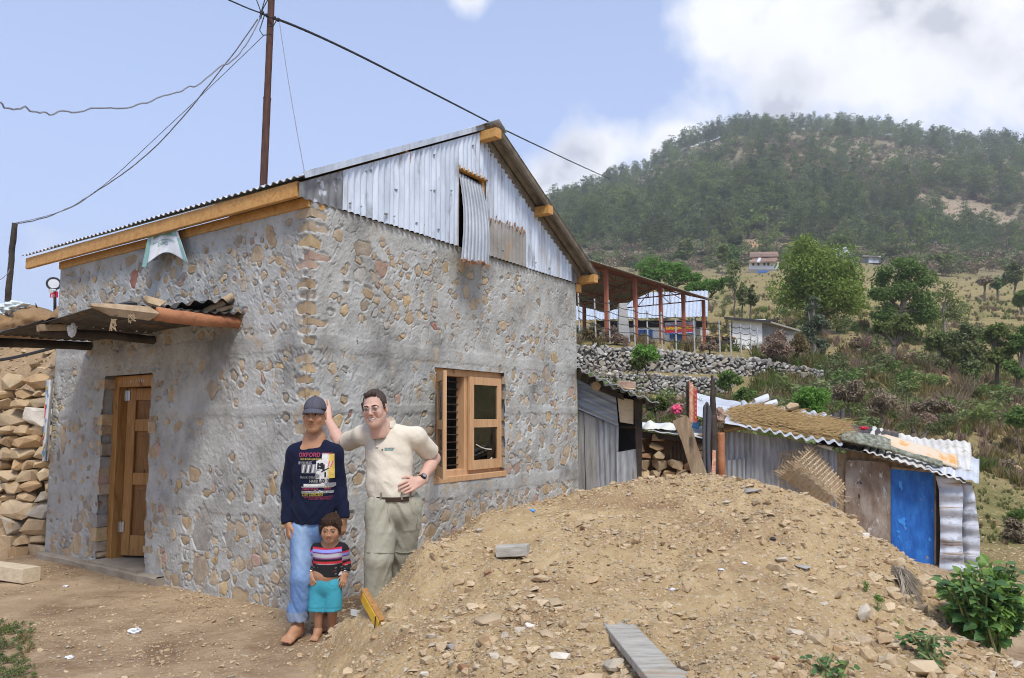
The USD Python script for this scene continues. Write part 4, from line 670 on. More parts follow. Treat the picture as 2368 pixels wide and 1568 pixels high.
gravel('rubble', 'stones and gravel covering the dirt mound', 85000, (-1.45, 4.3), (2.2, 9.0), .014, .085, on_mound, lambda x, y: np.clip(.42 + (fbm(np.stack([x * 1.3, y * 1.3, 0 * x], -1), 3, 4) - .45) * 2.4 + .35 * (np.abs(x - .4) < 1.2) * (y < 4.2), .10, 1), 3, 2.7)
gravel('rubble_edge', 'larger broken stones on the right edge of the mound', 3600, (1.6, 4.0), (3.2, 6.6), .03, .12, lambda x, y: on_mound(x, y) & (x / y > .34), lambda x, y: np.clip((x / y - .34) * 3, .1, .8), 9, 2.2)
in_yard = lambda x, y: (top_z(x, y) < land(x, y) + .012) & (x / y < .05) & ~inhouse(x, y) & (x / y > -.8)
gravel('yard_gravel', 'gravel scattered over the trodden yard', 36000, (-6.0, 0.2), (3.6, 8.8), .012, .05, in_yard, lambda x, y: np.clip(.3 + (fbm(np.stack([x * 1.1, y * 1.1, 0 * x], -1), 3, 14) - .45) * 2.6 + .4 * np.exp(-((y + .0 - (6.0 + (x + 1.6) * -.72)) / .45) ** 2), .05, 1), 5, 3.0)

# ---- timbers and litter on the ground
look('grey_timber', [(0.3, (0.25, 0.235, 0.20)), (0.5, (0.38, 0.36, 0.31)), (0.7, (0.48, 0.46, 0.41))], scale=2.6, stretch=(3, 12, 12), rough=0.85, bump=0.35, bscale=26, mask=((0.40, 0.29, 0.17), 3.0, 0.56, 0.14, (1, 1, 1)))
look('pale_timber', [(0.3, (0.47, 0.38, 0.26)), (0.5, (0.58, 0.48, 0.34)), (0.7, (0.64, 0.55, 0.40))], scale=3.0, stretch=(3, 10, 10), rough=0.8, bump=0.2, bscale=30)
look('yellow_paint', [(0.3, (0.55, 0.32, 0.02)), (0.5, (0.68, 0.42, 0.03)), (0.7, (0.72, 0.48, 0.05))], scale=6, rough=0.7, bump=0.3, bscale=30, mask=((0.16, 0.08, 0.05), 5.0, 0.58, 0.05, (1, 1, 1)))
def lay(name, label, cat, mat, pts, w, h, lift=0.0, hint=(0, 0, 1)):
    a, b = on_top(*pts[0]), on_top(*pts[1]); a[2] += lift; b[2] += lift; m = beam(a, b, w, h, hint, .006); n = m[0].shape[0]
    return one(name, label, cat, m, mat)
a, b = on_top(1150, 1287), on_top(1222, 1284); a[2] += .035; b[2] += .035
one('timber_block', 'short grey sawn timber block with nail holes lying on the mound', 'timber', join([beam(a, b, .10, .065, ZV, .004)]), 'grey_timber')
a, b = at(1428, 1462, 3.95), at(1545, 1600, 3.0)
q = a + (b - a) * np.linspace(0, 1, 40)[:, None]; dz = max(top_z(q[:, 0], q[:, 1]) - q[:, 2]); a[2] += dz - .02; b[2] += dz - .02
plank = one('plank', 'long weathered grey plank lying down the front of the mound', 'plank', beam(a, b, .15, .035, ZV, .003), 'grey_timber')
yb = Thing('painted_beam', 'dark beam with peeling yellow paint leaning on the left edge of the mound', 'beam', at(862, 1412, 4.75))
a, b = at(840, 1372, 4.86), at(882, 1446, 4.6); yb.part('beam', beam(a, b, .04, .075, ZV, .004), 'dark_pine'); s_, u_y = frame(b - a); cdir = unit(CAMP - a); 
sd = s_ if s_ @ cdir > 0 else -s_
yb.part('yellow_face', beam(a + sd * .0215 + (b - a) * .12, b + sd * .0215, .004, .06, ZV, .001), 'yellow_paint'); yb.part('nail', tube([at(868, 1425, 4.6), at(866, 1452, 4.6)], .004, 5), 'dark_iron')
a, b = at(-60, 1335, 7.6), at(73, 1336, 7.2); z = float(land(*b[:2])); a[2] = b[2] = z + .07
one('squared_beam', 'pale squared beam end lying on the yard at the left edge', 'timber', beam(a, b, .16, .13, ZV, .005), 'pale_timber')
def crumple(c, size, seed, n=2):
    rs = np.random.RandomState(seed); m = trimesh.creation.icosphere(n); v = m.vertices.copy(); f = 1 + (fbm(v * 2.3 + seed, 3, seed) - .5) * 1.5; return v * f[:, None] * np.asarray(size) / 2 + c, m.faces
flat('white_plastic', (0.66, 0.68, 0.70), rough=0.5); flat('blue_plastic', (0.10, 0.30, 0.62), rough=0.45); flat('charcoal', (0.05, 0.05, 0.052), rough=0.8)
for name, lab, px, py, w, mt in (('wrapper', 'blue plastic wrapper on the left shoulder of the mound', 1230, 1183, 13, 'blue_plastic'), ('paper_scrap', 'white scrap of paper in the middle of the right mound face', 1667, 1319, 12, 'white_plastic'), ('paper_scrap', 'thin bluish scrap standing in the rubble right of the white one', 1721, 1304, 12, 'white_plastic'), ('paper_scrap', 'white scrap low on the mound face above the grey plank', 1554, 1366, 14, 'white_plastic'),
                             ('charcoal_lump', 'black lump lying on the right mound face', 1786, 1248, 14, 'charcoal'), ('paper_scrap', 'white scrap lying on the yard in front of the door', 311, 1463, 26, 'white_plastic'), ('paper_scrap', 'small white scrap beside the wall foot near the door', 152, 1358, 12, 'white_plastic'), ('paper_scrap', 'pale scrap on the yard at the bottom edge', 160, 1522, 16, 'white_plastic')):
    p = on_top(px, py); s = w / FPX * p[1]; one(name, lab, 'litter', crumple(p + ZV * s * .18, (s, s * .8, s * .45), int(px)), mt)

# ---- dry stone wall and the cut bank at the left
ds = Thing('dry_stone_wall', 'loose dry stone wall of tan rubble left of the house', 'wall', (-5.9, 9.0, 0)); rs = np.random.RandomState(21)
z = -0.12; row = 0
while z < 2.0:
    h = rs.uniform(.09, .2) * (1.15 if z < .5 else 1); px = -230.0
    while px < 128:
        w = h * rs.uniform(.9, 2.2); Y = 8.72 + z * .12 + rs.uniform(-.05, .05); p = A3([at(px, 1000, Y)[0] + w / 2, Y, z + h / 2 + (fbm((px * .01, row, 0), 2, 3) - .5) * .06]); top = 1.95 + .08 * math.sin(px * .03)
        if p[2] < top:
            v, f = rock(rs, (w * 1.08, .26, h * 1.1), 26, .97); t = rs.uniform(-.18, .18); v = v @ A3([[math.cos(t), 0, math.sin(t)], [0, 1, 0], [-math.sin(t), 0, math.cos(t)]]); ds.part('stone', (rotz(v, rs.uniform(-.25, .25)) + p, f), ROCKM[rs.choice(8, p=[.28, .24, .16, .1, .1, .06, .03, .03])])
        px += (w * .98) / 8.8 * FPX
    z += h * .93
rs = np.random.RandomState(8); n = 700; px = rs.uniform(-200, 128, n); Y = rs.uniform(9.25, 10.7, n); x = (px - PW / 2) / FPX * Y; zz = land(x, Y); s = np.minimum(.035 * (1 - rs.rand(n)) ** (-1 / 1.9), .26)
scatter('bank_rubble', P8, M8, np.stack([x, Y, zz + s * .1], 1), rs.uniform(0, 6.28, n), s, 'loose stones on the cut bank above the dry stone wall', rs.choice(16, n), tilt=rs.normal(0, .3, n))
flat('bank_soil', (0.27, 0.17, 0.085), rough=0.95, bump=0.8, bscale=12)
nb = 80; PXs = np.linspace(-260, 150, nb); G = np.zeros((nb, 14, 3))
for i, px in enumerate(PXs):
    for j, t in enumerate(np.linspace(0, 1, 14)):
        Yb = 10.4 - .30 * math.sin(t * math.pi * .9) + .5 * max(0, t - .8) * 5 * .6; p = at(px, 1000, Yb); p[2] = 2.45 + t * .62 + (fbm((px * .02, t * 3, 1), 3, 6) - .5) * .12; p[1] += (fbm((px * .03, t * 5, 2), 4, 6) - .5) * .35; G[i, j] = p
ground_sheet('earth_bank', shell(G, .3), 'bank_soil')
wb = at(28, 716, 10.3); m = crumple(wb + ZV * .02, (.36, .25, .19), 5, 4)
flat('poly_sack', (0.60, 0.66, 0.66), rough=0.45, var=.2)
one('plastic_bag', 'full pale plastic bag lying on top of the earth bank', 'bag', m, 'poly_sack', smooth=True)
one('plastic_bag', 'small bluish bag on the earth bank at the left edge of the picture', 'bag', crumple(at(-2, 728, 10.2), (.12, .1, .1), 9, 3), 'poly_sack', smooth=True)
# printed cloth hanging at the far end of the front wall
cl = Thing('printed_cloth', 'white cloth with blue, red and yellow print hanging beside the dry stone wall', 'cloth', at(113, 1065, 8.45)); G = np.zeros((9, 24, 3))
for i in range(9):
    for j in range(24): s, t = i / 8, j / 23; G[i, j] = at(101 + 5 * (1 - t) + (13 + 4 * (1 - t)) * s - 3 * t, 878 + 188 * t, 8.42 + .05 * math.sin(s * 7 + t * 3))
cl.part('cloth', shell(G, .003), 'white_plastic', smooth=True); flat('red_cloth', (0.55, 0.03, 0.06)); flat('yellow_cloth', (0.65, 0.45, 0.05)); rs = np.random.RandomState(3)
for k in range(22):
    i, j = rs.randint(0, 7), rs.randint(0, 22); p = [G[i, j], G[i + 1, j], G[i + 1, j + 1], G[i, j + 1]]; k2 = rs.choice(3, p=[.62, .16, .22]); cl.part('print_mark', fan(np.array(p) - A3([0, .012, 0]), (0, -1, 0), .002), ('blue_plastic', 'red_cloth', 'yellow_cloth')[k2])
cl.part('print_mark', fan(np.array([G[1, 7], G[6, 7], G[6, 11], G[1, 11]]) - A3([0, .014, 0]), (0, -1, 0), .002), 'red_cloth'); cl.part('print_mark', fan(np.array([G[1, 20], G[7, 20], G[5, 23], G[1, 22]]) - A3([0, .014, 0]), (0, -1, 0), .002), 'blue_plastic')
# lamp and red plate on a post behind the far corner
lp = Thing('yard_lamp', 'round black rimmed lamp on a post with a red number plate behind the house corner', 'lamp', at(124, 760, 11.2)); c = at(124, 656, 11.2); look_d = unit(CAMP - c + A3([.5, 0, 3]))
s_, u2 = frame(look_d); lp.part('lamp_rim', tube([c + .085 * (math.cos(a) * s_ + math.sin(a) * u2) for a in np.linspace(0, 6.2832, 25)], .016, 6), 'charcoal'); lp.part('lamp_face', tube([c - look_d * .01, c + look_d * .006], .078, 20), 'white_plastic'); lp.part('post', tube([at(127, 760, 11.25), at(127, 645, 11.25)], .022, 8), 'dark_iron')
lp.part('spotlight', tube([at(127, 671, 11.1), at(117, 673, 10.95)], [.018, .034], 10), 'white_plastic'); lp.part('bracket', beam(at(114, 668, 11.2), at(132, 668, 11.2), .03, .02), 'charcoal')
pl = lp.part('number_plate', beam(at(116, 681, 11.12), at(134, 681, 11.12), .01, .09), 'red_cloth'); o = at(117, 686.5, 11.105); lp.part('number', onto(text('80', .035, True), o, (1, 0, 0), (0, 0, 1)), 'white_plastic', parent=pl)

# ---- awning over the door: three poles built into the wall, old sheets laid over them
look('bark_wood', [(0.3, (0.22, 0.085, 0.04)), (0.5, (0.36, 0.15, 0.07)), (0.7, (0.43, 0.20, 0.10))], scale=5, stretch=(1, 1, 1), rough=0.7, bump=0.4, bscale=24, mask=((0.12, 0.06, 0.035), 6, .58, .08, (1, 1, 1)))
look('old_wood', [(0.3, (0.24, 0.17, 0.10)), (0.5, (0.38, 0.28, 0.175)), (0.7, (0.48, 0.37, 0.25))], scale=6, rough=0.85, bump=0.5, bscale=30, mask=((0.12, 0.09, 0.06), 5, .58, .08, (1, 1, 1)))
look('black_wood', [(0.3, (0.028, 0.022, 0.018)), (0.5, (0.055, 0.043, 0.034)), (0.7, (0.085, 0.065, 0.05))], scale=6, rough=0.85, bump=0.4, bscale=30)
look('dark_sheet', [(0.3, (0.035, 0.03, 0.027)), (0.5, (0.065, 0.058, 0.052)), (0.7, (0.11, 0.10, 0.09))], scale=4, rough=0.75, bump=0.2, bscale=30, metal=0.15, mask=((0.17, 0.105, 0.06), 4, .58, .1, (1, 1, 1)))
aw = Thing('door_awning', 'ramshackle awning of poles and blackened corrugated sheets over the doorway', 'awning', (-3.9, 6.5, 2.2))
A0, A1 = hit(551, 745, NF) - NF * .15, at(208, 712, 5.6); B0, B1 = hit(360, 786, NF) - NF * .15, at(92, 764, 6.6); C0, C1 = hit(212, 800, NF) - NF * .15, at(-45, 790, 7.3)
def log(a, b, r, seed, r1=None):
    n = 26; p = a + (b - a) * np.linspace(0, 1, n)[:, None]; p = p + (fbm(p * 3 + seed, 3, seed)[:, None] - .5) * A3([.02, .02, .03]); return tube(p, np.linspace(r, r1 or r, n) * (1 + (fbm(p * 9, 2, seed) - .5) * .2), 10)
mid = A1 + (A0 - A1) * .36
aw.part('pole', log(A0, mid, .050, 1, .056), 'bark_wood', label='reddish stripped pole at the front of the awning', smooth=True)
aw.part('pole_end', hull(np.vstack([mid + x for x in (NF * .05 + A3([0, 0, .055]), NF * .05 - A3([0, 0, .055]), DF * .05 - NF * .02, -DF * .05 - NF * .02)] + [A1 + (mid - A1) * .35 + A3([0, 0, .05]), A1 + (mid - A1) * .3 - A3([0, 0, .045]), A1 + A3([0, 0, .035]), A1 + A3([0, 0, .015]) + DF * .03, A1 + A3([0, 0, .01]) - DF * .04])), 'old_wood', label='hewn pale end of the front pole')
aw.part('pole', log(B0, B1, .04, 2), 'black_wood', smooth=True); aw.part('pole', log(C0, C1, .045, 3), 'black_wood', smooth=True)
aw.part('cross_plank', beam(at(88, 759, 6.55), at(150, 757, 6.7), .09, .055), 'old_wood', label='short pale plank end between the awning poles')
u0 = ZV * .062
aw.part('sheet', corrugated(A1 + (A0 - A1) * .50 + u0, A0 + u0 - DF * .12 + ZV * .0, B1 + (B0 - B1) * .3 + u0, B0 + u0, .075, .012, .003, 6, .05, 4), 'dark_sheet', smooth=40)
aw.part('sheet', corrugated(at(345, 714, 6.1) + ZV * .01, at(566, 706, 6.62) + ZV * .03, at(330, 722, 6.5), at(520, 722, 7.0), .11, .022, .003, 7, .07, 7), 'dark_sheet', smooth=40, label='buckled sheet raised above the front pole')
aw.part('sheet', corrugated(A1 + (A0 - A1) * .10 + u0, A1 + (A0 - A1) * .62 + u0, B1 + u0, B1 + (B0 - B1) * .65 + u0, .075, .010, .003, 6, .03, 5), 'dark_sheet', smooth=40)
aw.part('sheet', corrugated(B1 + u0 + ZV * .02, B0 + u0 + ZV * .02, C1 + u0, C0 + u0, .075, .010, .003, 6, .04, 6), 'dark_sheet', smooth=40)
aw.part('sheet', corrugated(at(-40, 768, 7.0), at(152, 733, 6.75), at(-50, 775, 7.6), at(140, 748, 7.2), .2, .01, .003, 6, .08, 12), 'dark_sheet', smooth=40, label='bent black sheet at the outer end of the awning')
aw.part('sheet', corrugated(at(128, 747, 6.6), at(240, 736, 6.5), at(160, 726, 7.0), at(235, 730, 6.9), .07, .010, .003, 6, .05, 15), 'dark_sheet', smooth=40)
aw.part('torn_cloth', crumple(at(166, 764, 6.55), (.07, .03, .11), 12, 3), 'white_plastic', label='scrap of white cloth caught under the sheet')
rs = np.random.RandomState(5); fr_ = []
for c, y0, y1 in ((262, 738, 768), (305, 728, 748)):
    for k in range(9): p = at(c + rs.uniform(-8, 8), y0, 5.62); fr_.append(tube([p, at(c + rs.uniform(-10, 10), (y0 + y1) / 2, 5.62), at(c + rs.uniform(-9, 9), y1 - rs.uniform(0, 12), 5.62)], .004, 4))
aw.part('bark_fibres', join(fr_), 'old_wood', kind='stuff')
def stone_at(name, lab, px, py, Y, size, m, seed, n=16): v, f = rock(np.random.RandomState(seed), size, n, .75); return one(name, lab, 'rock', (v + at(px, py, Y), f), m)
stone_at('rock', 'tan stone weighing down the buckled awning sheet', 358, 697, 6.35, (.22, .15, .13), ROCKM[0], 3)
stone_at('rock', 'dark sooty stone lying on the awning near its front pole', 297, 707, 6.3, (.16, .12, .08), LOOK['charcoal'], 4)
one('driftwood', 'forked piece of old wood lying on the right end of the awning', 'wood', join([log(at(470, 722, 6.5), at(540, 686, 6.6), .025, 5, .04), log(at(500, 720, 6.55), at(545, 706, 6.6), .025, 6, .018)]), 'old_wood', smooth=True)
# ---- cement sack hung from the eave
sk = Thing('cement_sack', 'white woven cement sack with green print hanging from the eave', 'sack', hit(385, 540, NF, .12)); ns, nt = 33, 26; G = np.zeros((ns, nt, 3))
for i in range(ns):
    for j in range(nt):
        s, t = i / (ns - 1), j / (nt - 1); px = (346 + 62 * s) * (1 - t) + (329 + 106 * s) * t; py = (537 - 12 * s) * (1 - t) + (618 - 12 * s - 26 * math.sin(math.pi * s) * (s > .1)) * t + 2 * math.sin(s * 9) * t
        G[i, j] = hit(px, py, NF, .075 + .04 * t + .022 * math.sin(s * 6 + 1) * t + .012 * math.sin(s * 15 + t * 5))
sk.part('sack', shell(G, .004), 'poly_sack_green' if False else 'white_plastic', smooth=True); flat('sack_green', (0.24, 0.42, 0.38), rough=.5)
def patch(i0, i1, j0, j1, o=.005):
    g = G[i0:i1 + 1, j0:j1 + 1] + NF * o; return shell(g, .001)
sk.part('green_stripe', patch(0, 4, 3, 25), 'sack_green', smooth=True); sk.part('green_stripe', patch(29, 32, 8, 25), 'sack_green', smooth=True); sk.part('green_panel', patch(6, 30, 0, 7), 'sack_green', smooth=True)
def on_sack(s, t): i, j = s * (ns - 1), t * (nt - 1); a, b = np.minimum(i.astype(int), ns - 2), np.minimum(j.astype(int), nt - 2); p, q = (i - a)[:, None], (j - b)[:, None]; return (G[a, b] * (1 - p) + G[a + 1, b] * p) * (1 - q) + (G[a, b + 1] * (1 - p) + G[a + 1, b + 1] * p) * q + NF * .008
for wd, s0, w, t0, h in (('OPC', .34, .26, .66, .13), ('ORDINARY PORTLAND CEMENT', .2, .62, .47, .045)):
    m = trimesh.Trimesh(*V(text(wd, 1, True))); v = m.vertices; e = v[:, 0].max(); sk.part('lettering', (on_sack(np.clip(s0 + v[:, 0] / e * w, 0, 1), np.clip(t0 - v[:, 1] * h, 0, 1)) + NF * v[:, 2:] * .5, m.faces), 'sack_green')

# ---- poles and wires
look('rust_pole', [(0.3, (0.055, 0.026, 0.02)), (0.5, (0.095, 0.045, 0.033)), (0.7, (0.14, 0.07, 0.05))], scale=5, stretch=(4, 4, .6), rough=0.8, bump=0.3)
flat('wire_dark', (0.03, 0.03, 0.032), rough=.6); flat('wire_pale', (0.22, 0.22, 0.24), rough=.6)
YP = 12.5
up = Thing('utility_pole', 'tall rusty sectioned steel pole with tangled wires behind the house', 'pole', at(598, 520, YP)); b_, t_ = at(597, 640, YP), at(630, -60, YP); L = lambda k: b_ + (t_ - b_) * k
b_[2] = 2.2
for k0, k1, r in ((0, .36, .072), (.355, .68, .062), (.675, 1, .056)): up.part('pole_section', tube([L(k0), L(k1 - .005), L(k1)], [r, r, r * 1.12], 10), 'rust_pole', smooth=50)
for px, py, px2, py2 in ((600, 28, 642, 48), (606, 33, 616, 36)): up.part('insulator_bar', tube([at(px, py, YP - .1), at(px2, py2, YP - .1)], .014, 6), 'wire_dark')
for px, py in ((606, 30), (617, 36), (634, 42), (643, 46)): up.part('insulator', trimesh.creation.icosphere(2, .035).apply_translation(at(px, py, YP - .1)), 'wire_dark')
def wire(name, lab, pts, r, mat, wob=0.0, seed=0, Y0=YP):
    P = np.array([at(px, py, Y) for px, py, Y in pts]); n = 90; t = np.linspace(0, 1, n); k = np.linspace(0, 1, len(P)); from_ = __import__('scipy.interpolate', fromlist=['PchipInterpolator']).PchipInterpolator
    Q = from_(k, P)(t); Q = Q + (fbm(np.stack([t * 22, 0 * t, 0 * t], 1), 3, seed)[:, None] - .5) * A3([.4, 0, 1]) * wob; return one(name, lab, 'wire', tube(Q, r, 5), mat)
wire('power_line', 'black power line running from the pole down to the right behind the roof', [(645, 46, YP), (900, 164, 15), (1120, 277, 20), (1300, 364, 30), (1410, 414, 45)], .022, 'wire_dark')
wire('power_line', 'black power line running from the pole up out of the picture', [(612, 34, YP), (560, 14, 11.5), (510, -8, 10.8), (440, -40, 10)], .012, 'wire_dark')
wire('power_cable', 'wavy black cable sagging from the pole to the left edge', [(604, 36, YP), (560, 115, 12), (500, 165, 11.6), (420, 212, 11), (300, 245, 10.2), (160, 262, 9.4), (60, 254, 8.6), (-30, 240, 8)], .011, 'wire_pale', .16, 2)
wire('power_cable', 'grey cable descending from the pole to the short left pole', [(597, 42, YP), (520, 150, 12.6), (440, 250, 12.9), (340, 358, 13.2), (230, 438, 13.6), (130, 494, 13.9), (38, 519, 14)], .011, 'wire_pale', .06, 3)
wire('thin_wire', 'thin wire strung straight from the pole to the short left pole', [(612, 80, YP), (400, 282, 13), (230, 436, 13.5), (160, 482, 13.8), (34, 516, 14)], .0065, 'wire_pale')
wire('guy_wire', 'thin guy wire dropping from the pole to the roof', [(646, 52, YP - .1), (672, 220, 11.6), (704, 398, 10.6)], .006, 'wire_pale')
for k, pts in enumerate(([(600, 40), (612, 0), (617, -20)], [(612, 34), (600, 70), (608, 82), (626, 80)], [(604, 30), (596, 8), (588, -12)], [(640, 46), (632, 60), (618, 62)], [(603, 44), (608, 20), (618, 2), (626, -15)])): up.part('loose_wire', tube([at(x, y, YP - .12) for x, y in pts], .009, 5), 'wire_dark')
sp = Thing('wooden_pole', 'short dark wooden pole carrying wires at the left edge', 'pole', at(18, 712, 14)); sp.part('pole', log(at(16, 720, 14), at(34, 517, 14), .055, 9, .05), 'black_wood', smooth=True); sp.part('wire_wrap', tube([at(33, 533, 13.93), at(38, 531, 13.95), at(33, 528, 13.93)], .012, 5), 'wire_dark')
wire('thin_wire', 'thin wire leaving the short left pole for the left edge', [(24, 620, 14), (10, 640, 13.6), (-20, 655, 13)], .007, 'wire_pale')
wire('supply_cable', 'thick black cable entering behind the house below the awning', [(-30, 836, 8.2), (20, 829, 8.3), (70, 818, 8.4), (135, 801, 8.6)], .018, 'wire_dark')
# ---------------------------------------------------------------- the sheds between the house and the slope
class Pl:
    """a standing plane from one bearing and distance to another, worked in pixels of the photograph"""
    def __init__(s, px0, Y0, px1, Y1):
        s.a, s.b = at(px0, 970, Y0), at(px1, 970, Y1); s.d = unit((s.b - s.a) * A3([1, 1, 0])); s.n = A3([s.d[1], -s.d[0], 0]); s.n = s.n if s.n @ (CAMP - s.a) > 0 else -s.n
    def __call__(s, px, py, o=0.0):
        r = ray(px, py); return CAMP + r * (((s.a + s.n * o - CAMP) @ s.n) / (r @ s.n))
def boards(P, quad, o, th): return fan([P(x, y, o) for x, y in quad], P.n, th)
def csheet(P, q, o, pitch=.08, amp=.009, rows=6, warp=0.02, seed=0, across=False):
    """corrugated sheet on plane P; q = top-left, top-right, bottom-right, bottom-left; waves run down, or across"""
    p = [P(x, y, o) for x, y in q]
    return corrugated(p[0], p[1], p[3], p[2], pitch, amp, .003, rows, warp, seed) if not across else corrugated(p[3], p[0], p[2], p[1], pitch, amp, .003, rows, warp, seed)
look('grey_board', [(0.3, (0.17, 0.165, 0.155)), (0.5, (0.27, 0.265, 0.255)), (0.7, (0.36, 0.355, 0.345))], scale=3, stretch=(9, 9, .8), rough=0.85, bump=0.4, bscale=20, mask=((0.24, 0.19, 0.13), 4, .6, .1, (3, 3, .6)))
look('brown_board', [(0.3, (0.15, 0.105, 0.065)), (0.5, (0.26, 0.19, 0.12)), (0.7, (0.36, 0.28, 0.19))], scale=3, stretch=(6, 6, .9), rough=0.85, bump=0.4, bscale=20, mask=((0.09, 0.07, 0.05), 4, .6, .1, (2, 2, .6)))
look('zinc_old', [(0.3, (0.20, 0.21, 0.22)), (0.5, (0.31, 0.325, 0.345)), (0.7, (0.43, 0.45, 0.48))], scale=4, stretch=(4, 4, .6), rough=0.55, metal=0.25, bump=0.15, bscale=30, spec=0.4, mask=((0.20, 0.16, 0.12), 3, .6, .1, (4, 4, .4)))
look('zinc_blue', [(0.3, (0.20, 0.225, 0.25)), (0.5, (0.29, 0.32, 0.35)), (0.7, (0.38, 0.41, 0.44))], scale=3, stretch=(.6, .6, 5), rough=0.5, metal=0.3, bump=0.1, spec=0.4, mask=((0.25, 0.22, 0.18), 3, .58, .12, (.5, .5, 5)))
s1 = Pl(1337, 10.1, 1484, 9.9)
sh = Thing('lean_to_shed', 'lean-to shed of grey planks and old corrugated sheets beside the house', 'shed', s1(1410, 1145)); foot = lambda px: 1175
for q, o, m, lab in (([(1336, 948), (1349, 953), (1354, 1180), (1338, 1180)], .02, 'grey_board', None), ([(1350, 953), (1377, 966), (1385, 1180), (1356, 1180)], .035, 'grey_board', 'wide weathered plank with scraps of white paint')): sh.part('plank', boards(s1, q, o, .025), m, label=lab)
sh.part('wall_sheet', csheet(s1, [(1376, 964), (1430, 987), (1427, 1180), (1385, 1180)], .01, .075, .011, 8, .03, 2), 'zinc_old', smooth=40, label='silvery dented corrugated sheet')
sh.part('wall_sheet', csheet(s1, [(1425, 1046), (1476, 1037), (1478, 1180), (1427, 1180)], .05, .09, .006, 8, .02, 3), 'zinc_old', smooth=40)
sh.part('wall_sheet', csheet(s1, [(1335, 877), (1424, 919), (1430, 987), (1336, 946)], .055, .095, .014, 10, .03, 4, True), 'zinc_blue', smooth=40, label='corrugated sheet laid with its ridges level')
sh.part('board', boards(s1, [(1427, 918), (1464, 925), (1464, 981), (1433, 976)], .03, .02), 'pale_timber', label='pale square board under the roof')
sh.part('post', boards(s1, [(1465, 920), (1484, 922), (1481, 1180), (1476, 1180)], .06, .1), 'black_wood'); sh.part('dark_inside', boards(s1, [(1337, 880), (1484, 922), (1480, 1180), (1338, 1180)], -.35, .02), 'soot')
for a, b in ((1432, 1480),): sh.part('rail', boards(s1, [(a, 985), (b, 985), (b, 991), (a, 991)], -.1, .04), 'black_wood')
r0, r1, r2, r3 = s1(1333, 852, .35), s1(1524, 937, .42), s1(1500, 945, -1.6), s1(1325, 890, -1.6)
sh.part('roof_sheet', corrugated(r0, r1, r3, r2, .11, .016, .003, 6, .06, 8), 'dark_sheet', smooth=40); sh.part('roof_edge', tube([r0 + ZV * .01 + (r1 - r0) * t + ZV * .02 * math.sin(t * 40) for t in np.linspace(0, 1, 40)], .007, 5), 'zinc_old')
sh.part('beam_end', tube([s1(1372, 892, -.1), s1(1378, 893, .22)], [.05, .06], 12), 'old_wood', smooth=40, label='round log end under the roof'); sh.part('roof_beam', boards(s1, [(1390, 893), (1440, 912), (1440, 925), (1388, 904)], .12, .08), 'black_wood')
p = s1(1450, 888, .0); one('brick', 'red brick lying on the roof of the lean-to shed', 'brick', beam(p - A3([.13, .02, 0]), p + A3([.1, -.05, -.02]), .11, .085, ZV, .008), 'rust_brick' if 'rust_brick' in LOOK else STONE[3])
p = s1(1447, 898, .12); one('flat_stone', 'flat tan stone beneath the brick on the lean-to roof', 'rock', (rock(np.random.RandomState(3), (.3, .2, .04))[0] + p, rock(np.random.RandomState(3), (.3, .2, .04))[1]), ROCKM[0])

# the low rubble wall in the gap and its roof
s2 = Pl(1480, 11.6, 1640, 11.2); rw = Thing('rubble_hut', 'low hut of stacked brown rubble with a white sheeted roof between the sheds', 'hut', s2(1550, 1140)); rs = np.random.RandomState(31); y = 1180.0
brownstone = [ROCKM[3], ROCKM[7], ROCKM[0], ROCKM[2]]
flat('brown_soil', (0.21, 0.125, 0.065), rough=.95, bump=.8, bscale=14); rw.part('earth_fill', boards(s2, [(1478, 1012), (1640, 1012), (1640, 1190), (1478, 1190)], -.18, .3), 'brown_soil')
while y > 1022:
    h = rs.uniform(15, 30); px = 1470.0
    while px < 1632:
        w = h * rs.uniform(.95, 1.9); p = s2(px + w / 2, y - h / 2, -.06); k = 11.4 / FPX
        if not (1545 < px + w / 2 < 1600 and y - h / 2 < 1065): rw.part('stone', (rotz(rock(rs, (w * k * 1.08, .24, h * k * 1.1), 14, .8)[0], rs.uniform(-.3, .3)) + p, None) if False else (lambda m: (rotz(m[0], rs.uniform(-.3, .3)) + p, m[1]))(rock(rs, (w * k * 1.08, .24, h * k * 1.1), 14, .8)), brownstone[rs.choice(4, p=[.42, .18, .22, .18])])
        px += w
    y -= h * .9
for k in range(6): rw.part('slat', boards(s2, [(1550 + k * 9, 1022), (1554 + k * 9, 1022), (1553 + k * 9, 1062), (1549 + k * 9, 1062)], -.02, .02), 'black_wood')
rw.part('roof_sheet', corrugated(s2(1478, 992, .15), s2(1630, 1012, .15), s2(1470, 975, -1.2), s2(1630, 985, -1.2), .2, .006, .004, 5, .04, 3), 'white_plastic', smooth=40); rw.part('lintel', boards(s2, [(1480, 998), (1630, 1016), (1630, 1024), (1480, 1012)], .05, .12), 'black_wood')
G = np.zeros((40, 14, 3))
for i in range(40):
    for j in range(14):
        s, t = i / 39, j / 13; hgt = .02 + (.13 * math.exp(-((s - .2) / .16) ** 2) + .10 * math.exp(-((s - .68) / .22) ** 2)) * math.sin(t * math.pi) + .03 * float(fbm((s * 9, t * 5, 1), 3, 2)); G[i, j] = s2(1484 + 96 * s, 996 + 4 * s, .12 - .9 * t) + ZV * hgt
flat('cream_sheet', (0.66, 0.66, 0.58), rough=.6); one('tarpaulin', 'crumpled cream white tarpaulin heaped on the roof of the rubble hut', 'tarpaulin', shell(G, .006), 'cream_sheet', smooth=True)
